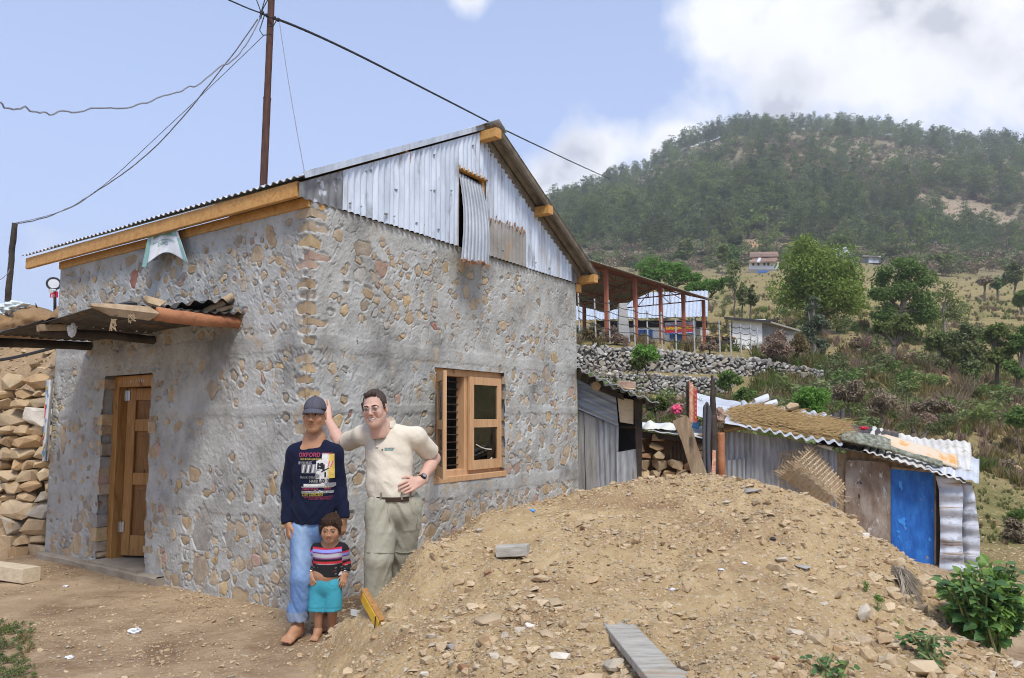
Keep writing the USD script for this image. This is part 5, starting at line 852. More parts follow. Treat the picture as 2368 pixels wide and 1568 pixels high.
bk = Thing('bucket', 'blue and white plastic bucket lying on the rubble hut roof', 'bucket', s2(1606, 985, -.3)); c0, c1 = s2(1597, 979, -.35), s2(1616, 984, -.35); bk.part('rim', tube([c0, c0 + (c1 - c0) * .3], .07, 16), 'white_plastic', smooth=40); bk.part('body', tube([c0 + (c1 - c0) * .3, c1], [.066, .055], 16), 'blue_plastic', smooth=40)
flat('pink_cloth', (0.72, 0.10, 0.20), rough=.6); one('pink_bag', 'crumpled bright pink bag on the grassy bank behind the rubble hut', 'bag', crumple(at(1564, 947, 13.2), (.17, .13, .16), 8, 3), 'pink_cloth')
one('pale_rag', 'pale blue rag caught beside the leaning posts', 'rag', crumple(at(1617, 921, 12.6), (.1, .08, .13), 5, 3), 'poly_sack')
one('pink_rag', 'magenta scrap behind the leaning plank on the roof', 'rag', crumple(at(1594, 974, 11), (.05, .05, .09), 7, 2), 'pink_cloth')
sp9 = Pl(1555, 9.3, 1640, 9.25)
one('leaning_plank', 'thick brown plank leaning steeply between the two sheds', 'plank', boards(sp9, [(1555, 974), (1586, 960), (1594, 968), (1612, 1030), (1636, 1100), (1642, 1120), (1605, 1120), (1597, 1090), (1576, 1020)], 0, .06), 'brown_board')
s3 = Pl(1590, 10.9, 1665, 10.8)
one('split_post', 'tall dark split wooden post standing behind the leaning plank', 'post', log(s3(1652, 1130), s3(1650, 990), .05, 4) if False else join([log(s3(1655, 1130), s3(1648, 960), .055, 4), log(s3(1648, 965), s3(1646, 868), .05, 6, .018), log(s3(1652, 962), s3(1651, 878), .02, 8, .012)]), 'black_wood', smooth=True)
one('post', 'dark squared post with a log stub under the eave of the long shed', 'post', log(s3(1669, 1140), s3(1666, 1000), .055, 12), 'bark_wood', smooth=True)
look('pink_print', [(0.35, (0.50, 0.16, 0.10)), (0.5, (0.62, 0.33, 0.22)), (0.65, (0.66, 0.50, 0.38))], scale=30, rough=.9)
pc = Thing('patterned_cloth', 'pink patterned cloth hung on an upright board behind the leaning plank', 'cloth', s3(1600, 977)); pc.part('board', boards(s3, [(1586, 884), (1593, 880), (1592, 1000), (1585, 1000)], -.02, .03), 'black_wood'); G = np.zeros((9, 14, 3))
for i in range(9):
    for j in range(14): s, t = i / 8, j / 13; G[i, j] = s3(1593 + 17 * s, 879 + 22 * s + (98 - 22 * s) * t, .03 + .02 * math.sin(s * 9))
pc.part('cloth', shell(G, .005), 'pink_print', smooth=True); pc.part('red_border', boards(s3, [(1606, 905), (1611, 900), (1611, 978), (1606, 972)], .055, .004), 'red_cloth')
for k in range(6): pc.part('yellow_motif', boards(s3, [(1606.5, 912 + 10 * k), (1609.5, 914 + 10 * k), (1608.5, 919 + 10 * k)], .062, .003), 'yellow_cloth')
flat('grey_wool', (0.085, 0.085, 0.095), rough=.95); G = np.zeros((13, 20, 3))
for i in range(13):
    for j in range(20):
        s, t = i / 12, j / 19; top = 929 + 20 * (abs(s - .4) * 2) ** 2; G[i, j] = s3(1627 + 17 * s - 3 * math.sin(t * 3) + 2 * t, top + (1112 - top) * t, .10 + .03 * math.sin(s * 11 + t) + .02 * t)
one('grey_shawl', 'dark grey shawl hanging from a post between the sheds', 'shawl', shell(G, .012), 'grey_wool', smooth=True)
one('red_strip', 'reddish patterned strip of cloth hanging low beside the grey shawl', 'cloth', boards(s3, [(1647, 1040), (1655, 1042), (1654, 1112), (1644, 1112)], .09, .01), 'pink_print')
one('pink_sack', 'faded pink sack at the head of the split post', 'sack', crumple(s3(1664, 961, -.1), (.16, .12, .22), 4, 3), STONE[3])

# the long low shed
s4 = Pl(1660, 11.5, 2185, 10.6); ls = Thing('long_shed', 'long low patched shed with a blue door behind the dirt mound', 'shed', s4(1950, 1300) * A3([1, 1, 0]) + A3([0, 0, -1.0]))
B = 1420
for q, o, m, sd in (([(1667, 992), (1741, 1004), (1748, B), (1667, B)], .0, 'zinc_old', 1), ([(1663, 1066), (1722, 1060), (1722, B), (1663, B)], .035, 'zinc_old', 2), ([(1736, 1003), (1802, 1012), (1802, B), (1738, B)], .02, 'zinc_old', 3), ([(1795, 1010), (1890, 1030), (1890, B), (1795, B)], -.01, 'zinc_old', 4), ([(1885, 1028), (1935, 1044), (1935, B), (1885, B)], .015, 'zinc_old', 5)): ls.part('wall_sheet', csheet(s4, q, o, .076, .008, 8, .025, sd), m, smooth=40)
ls.part('wall_board', boards(s4, [(1932, 1046), (1957, 1050), (1957, B), (1932, B)], .02, .03), 'brown_board'); ls.part('head_board', boards(s4, [(1956, 1040), (2175, 1076), (2175, 1100), (1956, 1064)], -.01, .03), 'brown_board')
look('worn_door', [(0.3, (0.14, 0.10, 0.075)), (0.46, (0.225, 0.17, 0.13)), (0.56, (0.29, 0.245, 0.205)), (0.7, (0.33, 0.29, 0.25))], scale=5, stretch=(1.4, 1.4, .7), rough=.85, bump=.5, bscale=22, mask=[((0.48, 0.46, 0.44), 7, .60, .03, (1.6, 1.6, .7)), ((0.055, 0.05, 0.048), 9, .64, .04, (1.6, 1.6, .7)), ((0.30, 0.14, 0.07), 3, .64, .08, (1, 1, 1))])
flat('blue_flake', (.045, .24, .66), rough=.5, var=.2)
look('blue_paint', [(0.3, (0.012, 0.085, 0.33)), (0.5, (0.02, 0.13, 0.46)), (0.7, (0.04, 0.20, 0.60))], scale=5, stretch=(2, 2, .7), rough=.5, bump=.5, bscale=18, mask=[((0.06, 0.30, 0.72), 4, .61, .03, (2, 2, .5)), ((0.30, 0.24, 0.19), 9, .655, .02, (1.3, 1.3, .7)), ((0.36, 0.13, 0.05), 3, .71, .02, (1, 1, 1))])
r = np.linspace(0, 1, 9)
dq = [(1954, 1072), (1957, 1065), (1965, 1063), (2040, 1068), (2052, 1072), (2059, 1084), (2059, B), (1954, B)]; d1 = ls.part('door', boards(s4, dq, .045, .03), 'worn_door', label='worn grey-brown door with rounded top corners')
d2 = ls.part('door', boards(s4, [(2060, 1083), (2162, 1093), (2162, B), (2060, B)], .04, .03), 'blue_paint', label='bright blue door with peeling paint'); ls.part('door_edge', boards(s4, [(2060, 1079), (2164, 1089), (2164, 1094), (2060, 1084)], .05, .03), 'brown_board', parent=d2); ls.part('door_edge', boards(s4, [(2160, 1094), (2164, 1094), (2164, B), (2160, B)], .052, .02), 'brown_board', parent=d2)
rs = np.random.RandomState(4)
for k in range(10):
    cx, cy = 2072 + rs.uniform(0, 20), 1190 + rs.uniform(0, 55); n = 7; a = np.sort(rs.uniform(0, 6.28, n)); ls.part('paint_flake', fan([s4(cx + math.cos(t) * rs.uniform(2, 6), cy + math.sin(t) * rs.uniform(3, 9), .0415 + k * .0004) for t in a], s4.n, .001), 'blue_flake', parent=d2)
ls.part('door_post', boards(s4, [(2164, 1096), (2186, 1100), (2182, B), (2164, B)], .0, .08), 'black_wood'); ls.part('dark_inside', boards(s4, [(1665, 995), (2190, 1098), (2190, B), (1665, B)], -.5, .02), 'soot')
ls.part('packing', beam(s4(2166, 1106, .1), s4(2190, 1108, .1), .1, .06), 'pale_timber')
# curled sheets closing the right end
e0, e1 = s4(2175, 1250, .1), s4(2222, 1250, .16)
def curl(q0, q1, y0, y1, seed, oy):
    n = 90; G = np.zeros((n, 16, 3)); 
    for i in range(n):
        t = i / (n - 1)
        for j in range(16):
            s = j / 15; x = q0 + (q1 - q0) * s + 5 * math.sin(t * 9 + seed) * (s - .3) - 10 * max(0, .1 - t) * 8; bow = 12 * math.sin(min(t * 1.4, 1) * 1.5) * s * .6; G[i, j] = s4(x + bow, y0 + (y1 - y0) * t + 3 * s, oy + .05 * math.sin(s * 3) + .022 * math.sin(t * 9.5 * 2 * math.pi) + .05 * (float(fbm((s * 2, t * 4, seed), 3, seed)) - .5)) 
    return shell(G, .003)
look('zinc_end', [(0.3, (0.36, 0.39, 0.44)), (0.5, (0.47, 0.50, 0.56)), (0.7, (0.57, 0.60, 0.66))], scale=3, rough=0.75, metal=0.05, bump=0.2, spec=0.3, mask=[((0.27, 0.19, 0.12), 3, .56, .1, (.4, .4, 5)), ((0.24, 0.25, 0.27), 5, .55, .1, (1, 1, 2))])
ls.part('end_sheet', curl(2172, 2222, 1100, 1430, 1, .16), 'zinc_end', smooth=40, label='curling corrugated sheet at the right end'); ls.part('end_sheet', curl(2218, 2256, 1112, 1430, 4, .05), 'zinc_end', smooth=40); ls.part('back_wall', boards(Pl(1660, 13.4, 2230, 12.6), [(1670, 1010), (2220, 1100), (2220, 1330), (1670, 1330)], 0, .05), 'zinc_old')
# roofs
def rsheet(a, b, c, d, pitch, amp, warp, seed, mat, lab=None): return ls.part('roof_sheet', corrugated(a, b, c, d, pitch, amp, .004, 7, warp, seed), mat, smooth=40, label=lab)
up_ = lambda p, z: p + ZV * z
look('zinc_pale', [(0.3, (0.38, 0.41, 0.45)), (0.5, (0.50, 0.53, 0.58)), (0.7, (0.60, 0.63, 0.68))], scale=3, rough=0.5, metal=0.2, bump=0.1, spec=0.4, mask=((0.34, 0.25, 0.16), 3, .62, .08, (1, 1, 1)))
look('asbestos', [(0.3, (0.46, 0.44, 0.40)), (0.5, (0.57, 0.555, 0.51)), (0.7, (0.65, 0.63, 0.59))], scale=3, rough=0.8, bump=0.2, mask=((0.36, 0.29, 0.19), 3, .6, .1, (1, 1, 1)))
rsheet(s4(1585, 956, .30), s4(1752, 994, .35), up_(s4(1600, 956, -1.7), .35), up_(s4(1740, 985, -1.7), .35), .3, .006, .03, 1, 'zinc_pale')
rsheet(s4(1726, 990, .34), s4(1948, 1028, .40), up_(s4(1715, 975, -1.7), .35), up_(s4(1925, 1010, -1.7), .35), .14, .026, .03, 2, 'zinc_pale', 'pale wavy roof sheet over the middle of the shed')
ls.part('eave_beam', boards(s4, [(1640, 985), (1690, 992), (1690, 1000), (1640, 994)], .12, .1), 'brown_board')
rsheet(s4(1885, 1027, .30), s4(2075, 1058, .25), up_(s4(1900, 1012, -1.7), .3), up_(s4(2080, 1040, -1.7), .3), .1, .008, .05, 3, 'dark_sheet')
rsheet(s4(1996, 1042, .33), s4(2218, 1109, .36), up_(s4(2020, 1030, -1.7), .3), up_(s4(2215, 1080, -1.7), .3), .1, .012, .02, 4, 'asbestos')
rsheet(s4(2030, 1056, .28), s4(2232, 1116, .33), up_(s4(2030, 1040, -1.6), .25), up_(s4(2240, 1095, -1.6), .2), .1, .012, .03, 5, 'asbestos')
rsheet(s4(2120, 1073, .1), s4(2250, 1090, -.2), up_(s4(2100, 1055, -1.6), .3), up_(s4(2245, 1066, -1.6), .3), .1, .014, .02, 6, 'asbestos')
rsheet(s4(2140, 1080, .3), s4(2262, 1118, .30), up_(s4(2150, 1070, -1.0), .2), up_(s4(2266, 1092, -1.0), .2), .12, .014, .02, 7, 'zinc_pale')
for x in (2022, 2031): ls.part('pole_end', tube([s4(x, 1054, -.3), s4(x, 1056, .2)], .025, 10), 'old_wood', smooth=40)
for x0, y0, x1, y1 in ((1890, 1027, 1923, 1038),): ls.part('batten', beam(s4(x0, y0, .2), s4(x1, y1, .2), .03, .05), 'asbestos')
# things lying on the roof
def drape(name, lab, cat, mat, px0, y0, px1, y1, o, wd, hgt, seed, n=50, thick=.03, **k):
    G = np.zeros((n, 14, 3))
    for i in range(n):
        for j in range(14):
            s, t = i / (n - 1), j / 13; p = s4(px0 + (px1 - px0) * s, y0 + (y1 - y0) * s, o - wd * t); G[i, j] = p + ZV * (.04 + .28 * wd * t * .6 + hgt * math.sin(t * math.pi) * (.5 + 1.0 * float(fbm((s * 5, t * 2, seed), 3, seed))))
    return one(name, lab, cat, shell(G, thick), mat, smooth=True, **k)
look('straw', [(0.3, (0.24, 0.15, 0.06)), (0.5, (0.38, 0.255, 0.11)), (0.7, (0.47, 0.34, 0.165))], scale=8, stretch=(1, 6, 6), rough=.9, bump=.8, bscale=30)
st = Thing('straw_bundle', 'heap of dry straw spread over the roof of the long shed', 'straw', s4(1800, 990, -.3)); rs = np.random.RandomState(6); G = np.zeros((60, 14, 3))
def straw_pt(s, t): p = s4(1672 + 274 * s, 976 + 46 * s + (22 * (s < .25) * (.25 - s) * 4), .22 - 1.3 * t); return p + ZV * (.03 + .25 * t + .10 * math.sin(t * math.pi) * (.6 + .5 * math.sin(s * 5 + .5)) * min(1, (1 - s) * 3.0))
for i in range(60):
    for j in range(14): G[i, j] = straw_pt(i / 59, j / 13)
st.part('heap', shell(G, .05), 'straw', smooth=True); bl = []
for k in range(3800):
    s, t = rs.uniform(0, 1) ** .8, rs.beta(1.0, 1.6); p = straw_pt(s, t) + ZV * rs.uniform(-.01, .07); d = unit(A3([1, rs.normal(0, .5), -.16 + rs.normal(0, .32)])); L_ = rs.uniform(.08, .32); q = p + d * L_ / 2 + ZV * rs.uniform(-.02, .03); r_ = p + d * L_; w = A3([0, .003, .005]); bl.append((np.array([p - w, p + w, q + w, q - w, r_]), np.array([(0, 3, 2), (0, 2, 1), (3, 4, 2)])))
st.part('straws', join(bl), 'straw', kind='stuff')
one('rolled_sheet', 'curled white roofing offcut lying on the straw', 'sheet', (lambda a, b: shell(np.array([[a + (b - a) * t + ZV * .07 * math.sin(k / 11 * 3.6) + A3([0, .09 * math.cos(k / 11 * 3.6), 0]) for t in (0, .5, 1)] for k in range(12)]), .004))(s4(1744, 962, -.9) + ZV * .2, s4(1775, 950, -.9) + ZV * .2), 'white_plastic', smooth=True)
one('rolled_sheet', 'second curled white offcut leaning on the first one', 'sheet', (lambda a, b: shell(np.array([[a + (b - a) * t + ZV * .06 * math.sin(k / 11 * 3.6) + A3([0, .08 * math.cos(k / 11 * 3.6), 0]) for t in (0, .5, 1)] for k in range(12)]), .004))(s4(1765, 970, -.8) + ZV * .2, s4(1795, 962, -.8) + ZV * .2), 'white_plastic', smooth=True)
v, f = rock(np.random.RandomState(12), (.24, .2, .16), 16); one('rock', 'tan stone resting on the straw of the shed roof', 'rock', (v + s4(1832, 968, -.6) + ZV * .17, f), ROCKM[0])
one('bent_sheet', 'crumpled dark sheet metal sticking up behind the straw', 'sheet', corrugated(s4(1880, 1000, -1.2) + ZV * .25, s4(1955, 985, -1.2) + ZV * .25, s4(1890, 1005, -.9) + ZV * .12, s4(1950, 1004, -.9) + ZV * .12, .12, .03, .004, 6, .1, 3), 'dark_sheet', smooth=40)
one('red_plastic', 'red and white plastic scraps on the roof beyond the wavy sheet', 'litter', crumple(s4(1952, 1015, -.8) + ZV * .18, (.16, .12, .06), 3, 3), 'red_cloth'); one('red_plastic', 'smaller red plastic scrap nearer the orange cloth', 'litter', crumple(s4(1998, 1018, -.8) + ZV * .18, (.12, .1, .05), 5, 3), 'red_cloth')
look('net_green', [(0.35, (0.09, 0.10, 0.07)), (0.5, (0.20, 0.21, 0.16)), (0.65, (0.34, 0.35, 0.29))], scale=18, rough=.9, bump=.8, bscale=50)
drape('old_net', 'grey green tangled net draped along the shed roof', 'net', 'net_green', 1945, 1022, 2060, 1046, .30, .5, .10, 2); drape('old_net', 'thin trailing end of the grey green net above the blue door', 'net', 'net_green', 2050, 1045, 2180, 1086, .22, .16, .05, 6)
look('orange_cloth', [(0.35, (0.58, 0.50, 0.40)), (0.55, (0.60, 0.47, 0.33)), (0.64, (0.58, 0.30, 0.08)), (0.75, (0.60, 0.33, 0.08))], scale=4, rough=.8)
drape('orange_cloth', 'cream and orange cloth spread over the right part of the shed roof', 'cloth', 'orange_cloth', 2032, 1030, 2215, 1088, -.05, .55, .10, 4, 70)
# woven bamboo basket lying against the shed
look('bamboo', [(0.3, (0.30, 0.21, 0.12)), (0.5, (0.46, 0.345, 0.21)), (0.7, (0.56, 0.45, 0.30))], scale=14, rough=.7, bump=.2)
bs = Thing('woven_basket', 'broken conical bamboo basket lying against the shed wall', 'basket', s4(1870, 1140, .3))
def bpt(a, t):
    c0, c1 = s4(1902, 1052, .30), s4(1856, 1120, .50); c = c0 + (c1 - c0) * t; ax = unit(c1 - c0); s_, u_ = frame(ax, s4.n); rr = (.34 + .06 * math.sin(t * 3)) * (1 if False else 1); return c + (s_ * math.cos(a) + u_ * math.sin(a)) * rr * (.75 + .25 * t)
# a strip-woven wall: broad strips across the lower right half, open hexagon weave at the upper left
def strip(pts, w, nrm): 
    pts = np.array(pts); t = np.gradient(pts, axis=0); sd = np.cross(t, nrm); sd /= np.maximum(np.linalg.norm(sd, axis=1, keepdims=True), 1e-9); return shell(np.stack([pts - sd * w / 2, pts + sd * w / 2], 1), .004)
bq = lambda u, v, o=0: s4(1862 + 62 * u - 58 * (1 - u) * (.2 + .3 * v) + 28 * v, 1052 + 50 * v + 62 * u * (.35 + .75 * (v * .5)), .18 + .26 * math.sin(math.pi * np.clip(v * .9 + .05, 0, 1)) + o)
Bq = lambda u, v, o=0: s4(*(A3([1878, 1032]) * (1 - u) * (1 - v) + A3([1952, 1122]) * (1 - v) * u + A3([1800, 1102]) * (1 - u) * v + A3([1908, 1166]) * u * v), .16 + .28 * math.sin(math.pi * (v * .86 + .07)) + o)
for k in range(19):
    v = (k + .5) / 19; bs.part('rib', strip([Bq(u, v, .006 * (-1) ** (k + i)) for i, u in enumerate(np.linspace(-.02 - .05 * (k % 3), 1.03 + .05 * (k % 2), 16))], .017, s4.n), 'bamboo')
for k in range(12):
    u = (k + .5) / 12; bs.part('weaver', strip([Bq(u, v, .006 * (-1) ** (k + i + 1)) for i, v in enumerate(np.linspace(-.05, 1.06 + .1 * (k % 2), 16))], .016, s4.n), 'bamboo')
Hq = lambda x, y, o=0: s4(x, y, .12 + .0012 * (x - 1800) + o)
for k in range(9):
    for (ax, ay, bx, by) in (((1806 + 7 * k), 1042 - 1.0 * k, 1796 + 7 * k, 1102), (1800 + 6 * k, 1046, 1828 + 7 * k, 1092), (1828 + 7 * k, 1040, 1796 + 6 * k, 1088)):
        bs.part('open_weave', strip([Hq(ax + (bx - ax) * t, ay + (by - ay) * t, .01 * math.sin(t * 20 + k)) for t in np.linspace(0, 1, 6)], .010, s4.n), 'bamboo')
rs = np.random.RandomState(9)
for k in range(14):
    x, y = 1785 + rs.uniform(0, 30), 1085 + rs.uniform(0, 22); bs.part('loose_strip', strip([s4(x, y, .2), s4(x + rs.uniform(10, 30), y + rs.uniform(-3, 12), .3), s4(x + rs.uniform(30, 60), y + rs.uniform(5, 24), .3)], .009, s4.n), 'bamboo')
for k in range(10):
    x, y = 1915 + rs.uniform(0, 25), 1128 + rs.uniform(0, 26); bs.part('loose_strip', strip([s4(x, y, .28), s4(x + rs.uniform(5, 20), y + rs.uniform(3, 16), .3), s4(x + rs.uniform(15, 34), y + rs.uniform(-8, 22), .26)], .009, s4.n), 'bamboo')
# ---------------------------------------------------------------- the terrace with the open shelter
flat('red_steel', (0.33, 0.105, 0.06), rough=.7); flat('white_wash', (0.80, 0.80, 0.78), rough=.85); flat('far_blue', (0.04, 0.16, 0.48), rough=.7); flat('concrete', (0.40, 0.39, 0.37), rough=.9)
zE = 9.53; K = {}
sh_ = Thing('open_shelter', 'open sided shelter with rusty red columns and trusses on the terrace', 'shelter', at(1520, 800, 46)); c1, c5 = at(1400.6, 623, 41), at(1625.6, 694, 52); c1[2] = c5[2] = zE
rd = unit(c5 - c1); wd = A3([-rd[1], rd[0], 0]); wd = wd if wd[0] < 0 else -wd; WID = 7.4; cols = [c1 + (c5 - c1) * k / 4 for k in range(-1, 5)]
for c in cols[1:]:
    g = float(land(c[0], c[1], False)) - .3; b = c.copy(); b[2] = g; sh_.part('column', beam(b, c, .20, .20, rd, .01), 'red_steel')
for k in (0, 2, 4, 5): c = cols[k] + wd * WID; b = c.copy(); b[2] = float(land(c[0], c[1], False)) - .3; sh_.part('column', beam(b, c, .20, .20, rd, .01), 'red_steel')
RZ = 1.25
rpt = lambda w, l, z=0.0: c1 + wd * w + rd * l + ZV * (z + RZ * (1 - abs(w - WID / 2) / (WID / 2)))
LEN = np.linalg.norm(c5 - c1)
for k in range(-1, 5):
    l = LEN * k / 4; p = lambda w, z: c1 + wd * w + rd * l + ZV * z
    tr = sh_.part('truss', join([beam(p(0, 0), p(WID, 0), .07, .07), beam(p(0, .12), p(WID / 2, RZ), .07, .07), beam(p(WID, .12), p(WID / 2, RZ), .07, .07)] + [beam(p(WID * t, 0), p(WID * t, RZ * (1 - abs(t - .5) * 2)), .05, .05) for t in (.17, .33, .5, .67, .83)] + [beam(p(WID * t, 0), p(WID * (t + (.165 if t < .5 else -.165)), RZ * (1 - abs(t + (.165 if t < .5 else -.165) - .5) * 2)), .045, .045) for t in (.17, .33, .67, .83)]), 'red_steel')
for w in (0, 1.2, 2.5, WID / 2, WID - 2.5, WID - 1.2, WID): sh_.part('purlin', beam(rpt(w, -LEN / 4 - .5, .12), rpt(w, LEN + .8, .12), .06, .06), 'red_steel')
flat('shelter_sheet', (0.34, 0.31, 0.27), rough=.7, var=.2)
for k in range(6):
    a, b = -LEN / 4 - .7 + (LEN * 1.25 + 1.8) * k / 6, -LEN / 4 - .7 + (LEN * 1.25 + 1.8) * (k + 1.04) / 6
    for w0 in (-.7, WID + .7): sh_.part('roof_sheet', corrugated(rpt(w0, a, .2 + .01 * (k % 2)), rpt(w0, b, .2 + .01 * (k % 2)), rpt(WID / 2, a, .2 + .01 * (k % 2)), rpt(WID / 2, b, .2 + .01 * (k % 2)), .16, .02, .004, 3), 'shelter_sheet', smooth=40)
# training building behind it
tb = Thing('training_hall', 'whitewashed hall with blue doors and a broad pale metal roof behind the shelter', 'building', at(1500, 800, 62)); tp = Pl(1330, 66.5, 1640, 61.8)
def fbox(P, x0, y0, x1, y1, o, th): return fan([P(x0, y0, o), P(x1, y0, o), P(x1, y1, o), P(x0, y1, o)], P.n, th)
tb.part('wall', fan([tp(1325, 754), tp(1616, 752), tp(1616, 815), tp(1325, 806)], tp.n, .4), 'white_wash'); tb.part('end_wall', beam(tp(1616, 754) - tp.n * 3, tp(1616, 812) - tp.n * 3, 6, .3, tp.n) if False else fan([tp(1616, 752, -.0), tp(1616, 815), tp(1616, 815) - tp.n * 7, tp(1616, 752) - tp.n * 7], tp.d, .3), 'white_wash')
for x0, x1, y0, y1 in ((1548, 1581, 772, 812), (1472, 1508, 763, 808), (1411, 1433, 766, 806)):
    d = tb.part('door', fbox(tp, x0, y0, x1, y1, .06, .08), 'far_blue', label='blue door'); tb.part('leaf_seam', fbox(tp, (x0 + x1) / 2 - .8, y0, (x0 + x1) / 2 + .8, y1, .075, .02), 'charcoal', parent=d)
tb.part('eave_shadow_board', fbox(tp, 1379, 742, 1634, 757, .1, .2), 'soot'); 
tb.part('roof', corrugated(tp(1300, 741, 1.1), tp(1636, 731.5, 1.1), tp(1310, 683, -3.5), tp(1637, 672, -3.5), .3, .03, .01, 4), 'zinc', smooth=40)
for x in (1600, 1607): tb.part('end_post', beam(tp(x, 735, .3), tp(x, 790, .3), .12, .12), 'concrete')
flat('sign_red', (0.42, 0.03, 0.045), rough=.5); flat('sign_grey', (0.42, 0.40, 0.43), rough=.5); flat('sign_yellow', (0.75, 0.55, 0.03), rough=.5)
sg = Thing('signboard', 'red signboard with yellow Devanagari lettering above the blue door of the hall', 'sign', tp(1570, 775, .7)); s_o = .7
q = [(1536.5, 746.5), (1601.5, 743.5), (1603, 771), (1537.5, 774.5)]; mixq = lambda u, v, o: tp(*((1 - u) * (1 - v) * A3(q[0]) + u * (1 - v) * A3(q[1]) + u * v * A3(q[2]) + (1 - u) * v * A3(q[3])), o)
pan = lambda v0, v1, o, th=.03: fan([mixq(0, v0, o), mixq(1, v0, o), mixq(1, v1, o), mixq(0, v1, o)], tp.n, th)
sg.part('board', pan(0, 1, s_o, .08), 'sign_grey'); sg.part('red_field', pan(.30, .86, s_o + .02), 'sign_red'); sg.part('blue_field', pan(.86, 1, s_o + .02), 'far_blue')
def sign_line(txt, v0, h, u0, u1, mat, fn):
    m = trimesh.Trimesh(*V(fn(txt, 1.0))); v = m.vertices; w = np.ptp(v[:, 0]); hh = v[:, 1].max() - v[:, 1].min(); u = u0 + (v[:, 0] - v[:, 0].min()) / w * (u1 - u0); vv = v0 + h * (1 - (v[:, 1] - v[:, 1].min()) / hh)
    sg.part('lettering', (np.array([mixq(a, b, s_o + .03 + c * 2) for a, b, c in zip(u, vv, v[:, 2])]), m.faces), mat)
sign_line('टेलिरङ्ग ट्रेिनङ्ग सेन्टर', .36, .30, .03, .97, 'sign_yellow', deva)
sign_line('औद्योिगक तथा सीप िवकास', .07, .08, .2, .95, 'sign_red', deva); sign_line('साझेदारी संस्था', .19, .06, .35, .85, 'sign_red', deva); sign_line('को सहयोगमा', .70, .05, .55, .8, 'sign_grey', deva); sign_line('बलम्बु काठमाडौं', .89, .08, .05, .95, 'white_wash', deva)
# white hut, straw stack
hp = Pl(1690, 46, 1775, 45.4); hu = Thing('white_hut', 'small white flat roofed hut at the end of the terrace', 'hut', hp(1730, 815)); hu.part('front_wall', fbox(hp, 1693, 738, 1770, 818, 0, .3), 'white_wash')
b3 = hp(1846, 764, -2.4); hu.part('side_wall', fan([hp(1770, 740), hp(1770, 818), hp(1838, 818, -2.4), hp(1838, 762, -2.4)], hp.d, .2), 'grey_board'); hu.part('roof', fan([hp(1674, 734, .4), hp(1782, 743, .4), hp(1850, 763, -2.6), hp(1745, 750, -2.6)], ZV, .10), 'shelter_sheet')
hu.part('roof_edge', beam(hp(1674, 735, .42), hp(1782, 743.5, .42), .05, .12), 'charcoal')
ws = Thing('straw_stack', 'low stack of dry stalks beside the white hut', 'stack', at(1668, 800, 44)); rs = np.random.RandomState(2)
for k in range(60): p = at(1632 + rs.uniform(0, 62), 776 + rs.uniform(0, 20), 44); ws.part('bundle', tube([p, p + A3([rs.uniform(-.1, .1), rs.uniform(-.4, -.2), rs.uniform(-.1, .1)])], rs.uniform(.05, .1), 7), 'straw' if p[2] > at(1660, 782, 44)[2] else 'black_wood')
# fence of iron posts and barbed wire, and a concrete pillar
fe = Thing('barbed_wire_fence', 'iron posts strung with barbed wire along the top of the terrace wall', 'fence', at(1560, 810, 38.5)); FP = [(1336.5, 678, 755), (1374, 691, 770), (1407, 694, 785), (1465, 712, 790), (1495, 718, 795), (1528, 722, 805), (1561, 727, 812), (1603, 733, 812), (1661.5, 741, 806), (1687, 747, 808), (1711, 750, 812), (1734, 752, 814), (1750, 757, 814)]
fy = lambda px: 38.3 + 3.2 * max(0, (px - 1600) / 150)
for x, y0, y1 in FP: fe.part('post', beam(at(x + 3, y1 + 10, fy(x)), at(x, y0, fy(x)), .07, .07, (0, 1, 0), .01), 'concrete')
for k in range(4):
    pts = []
    for (x, y0, y1), (x2, z0, z1) in zip(FP[:-1], FP[1:]):
        for t in np.linspace(0, 1, 6)[:-1]: xx = x + (x2 - x) * t; tp_ = y0 + (z0 - y0) * t; bt = y1 + (z1 - y1) * t; pts.append(at(xx, tp_ + 6 + (bt - tp_ - 10) * k / 4 + 4 * math.sin(math.pi * t), fy(xx) - .05))
    fe.part('wire', tube(pts, .018, 4), 'wire_dark')
one('concrete_pillar', 'tapering pale concrete pillar standing under the shelter', 'pillar', (lambda b, t: beam(b, t, .62, .62, (0, 1, 0), .03, .62))(at(1441, 792, 38.9), at(1439, 702, 38.9)), 'concrete')
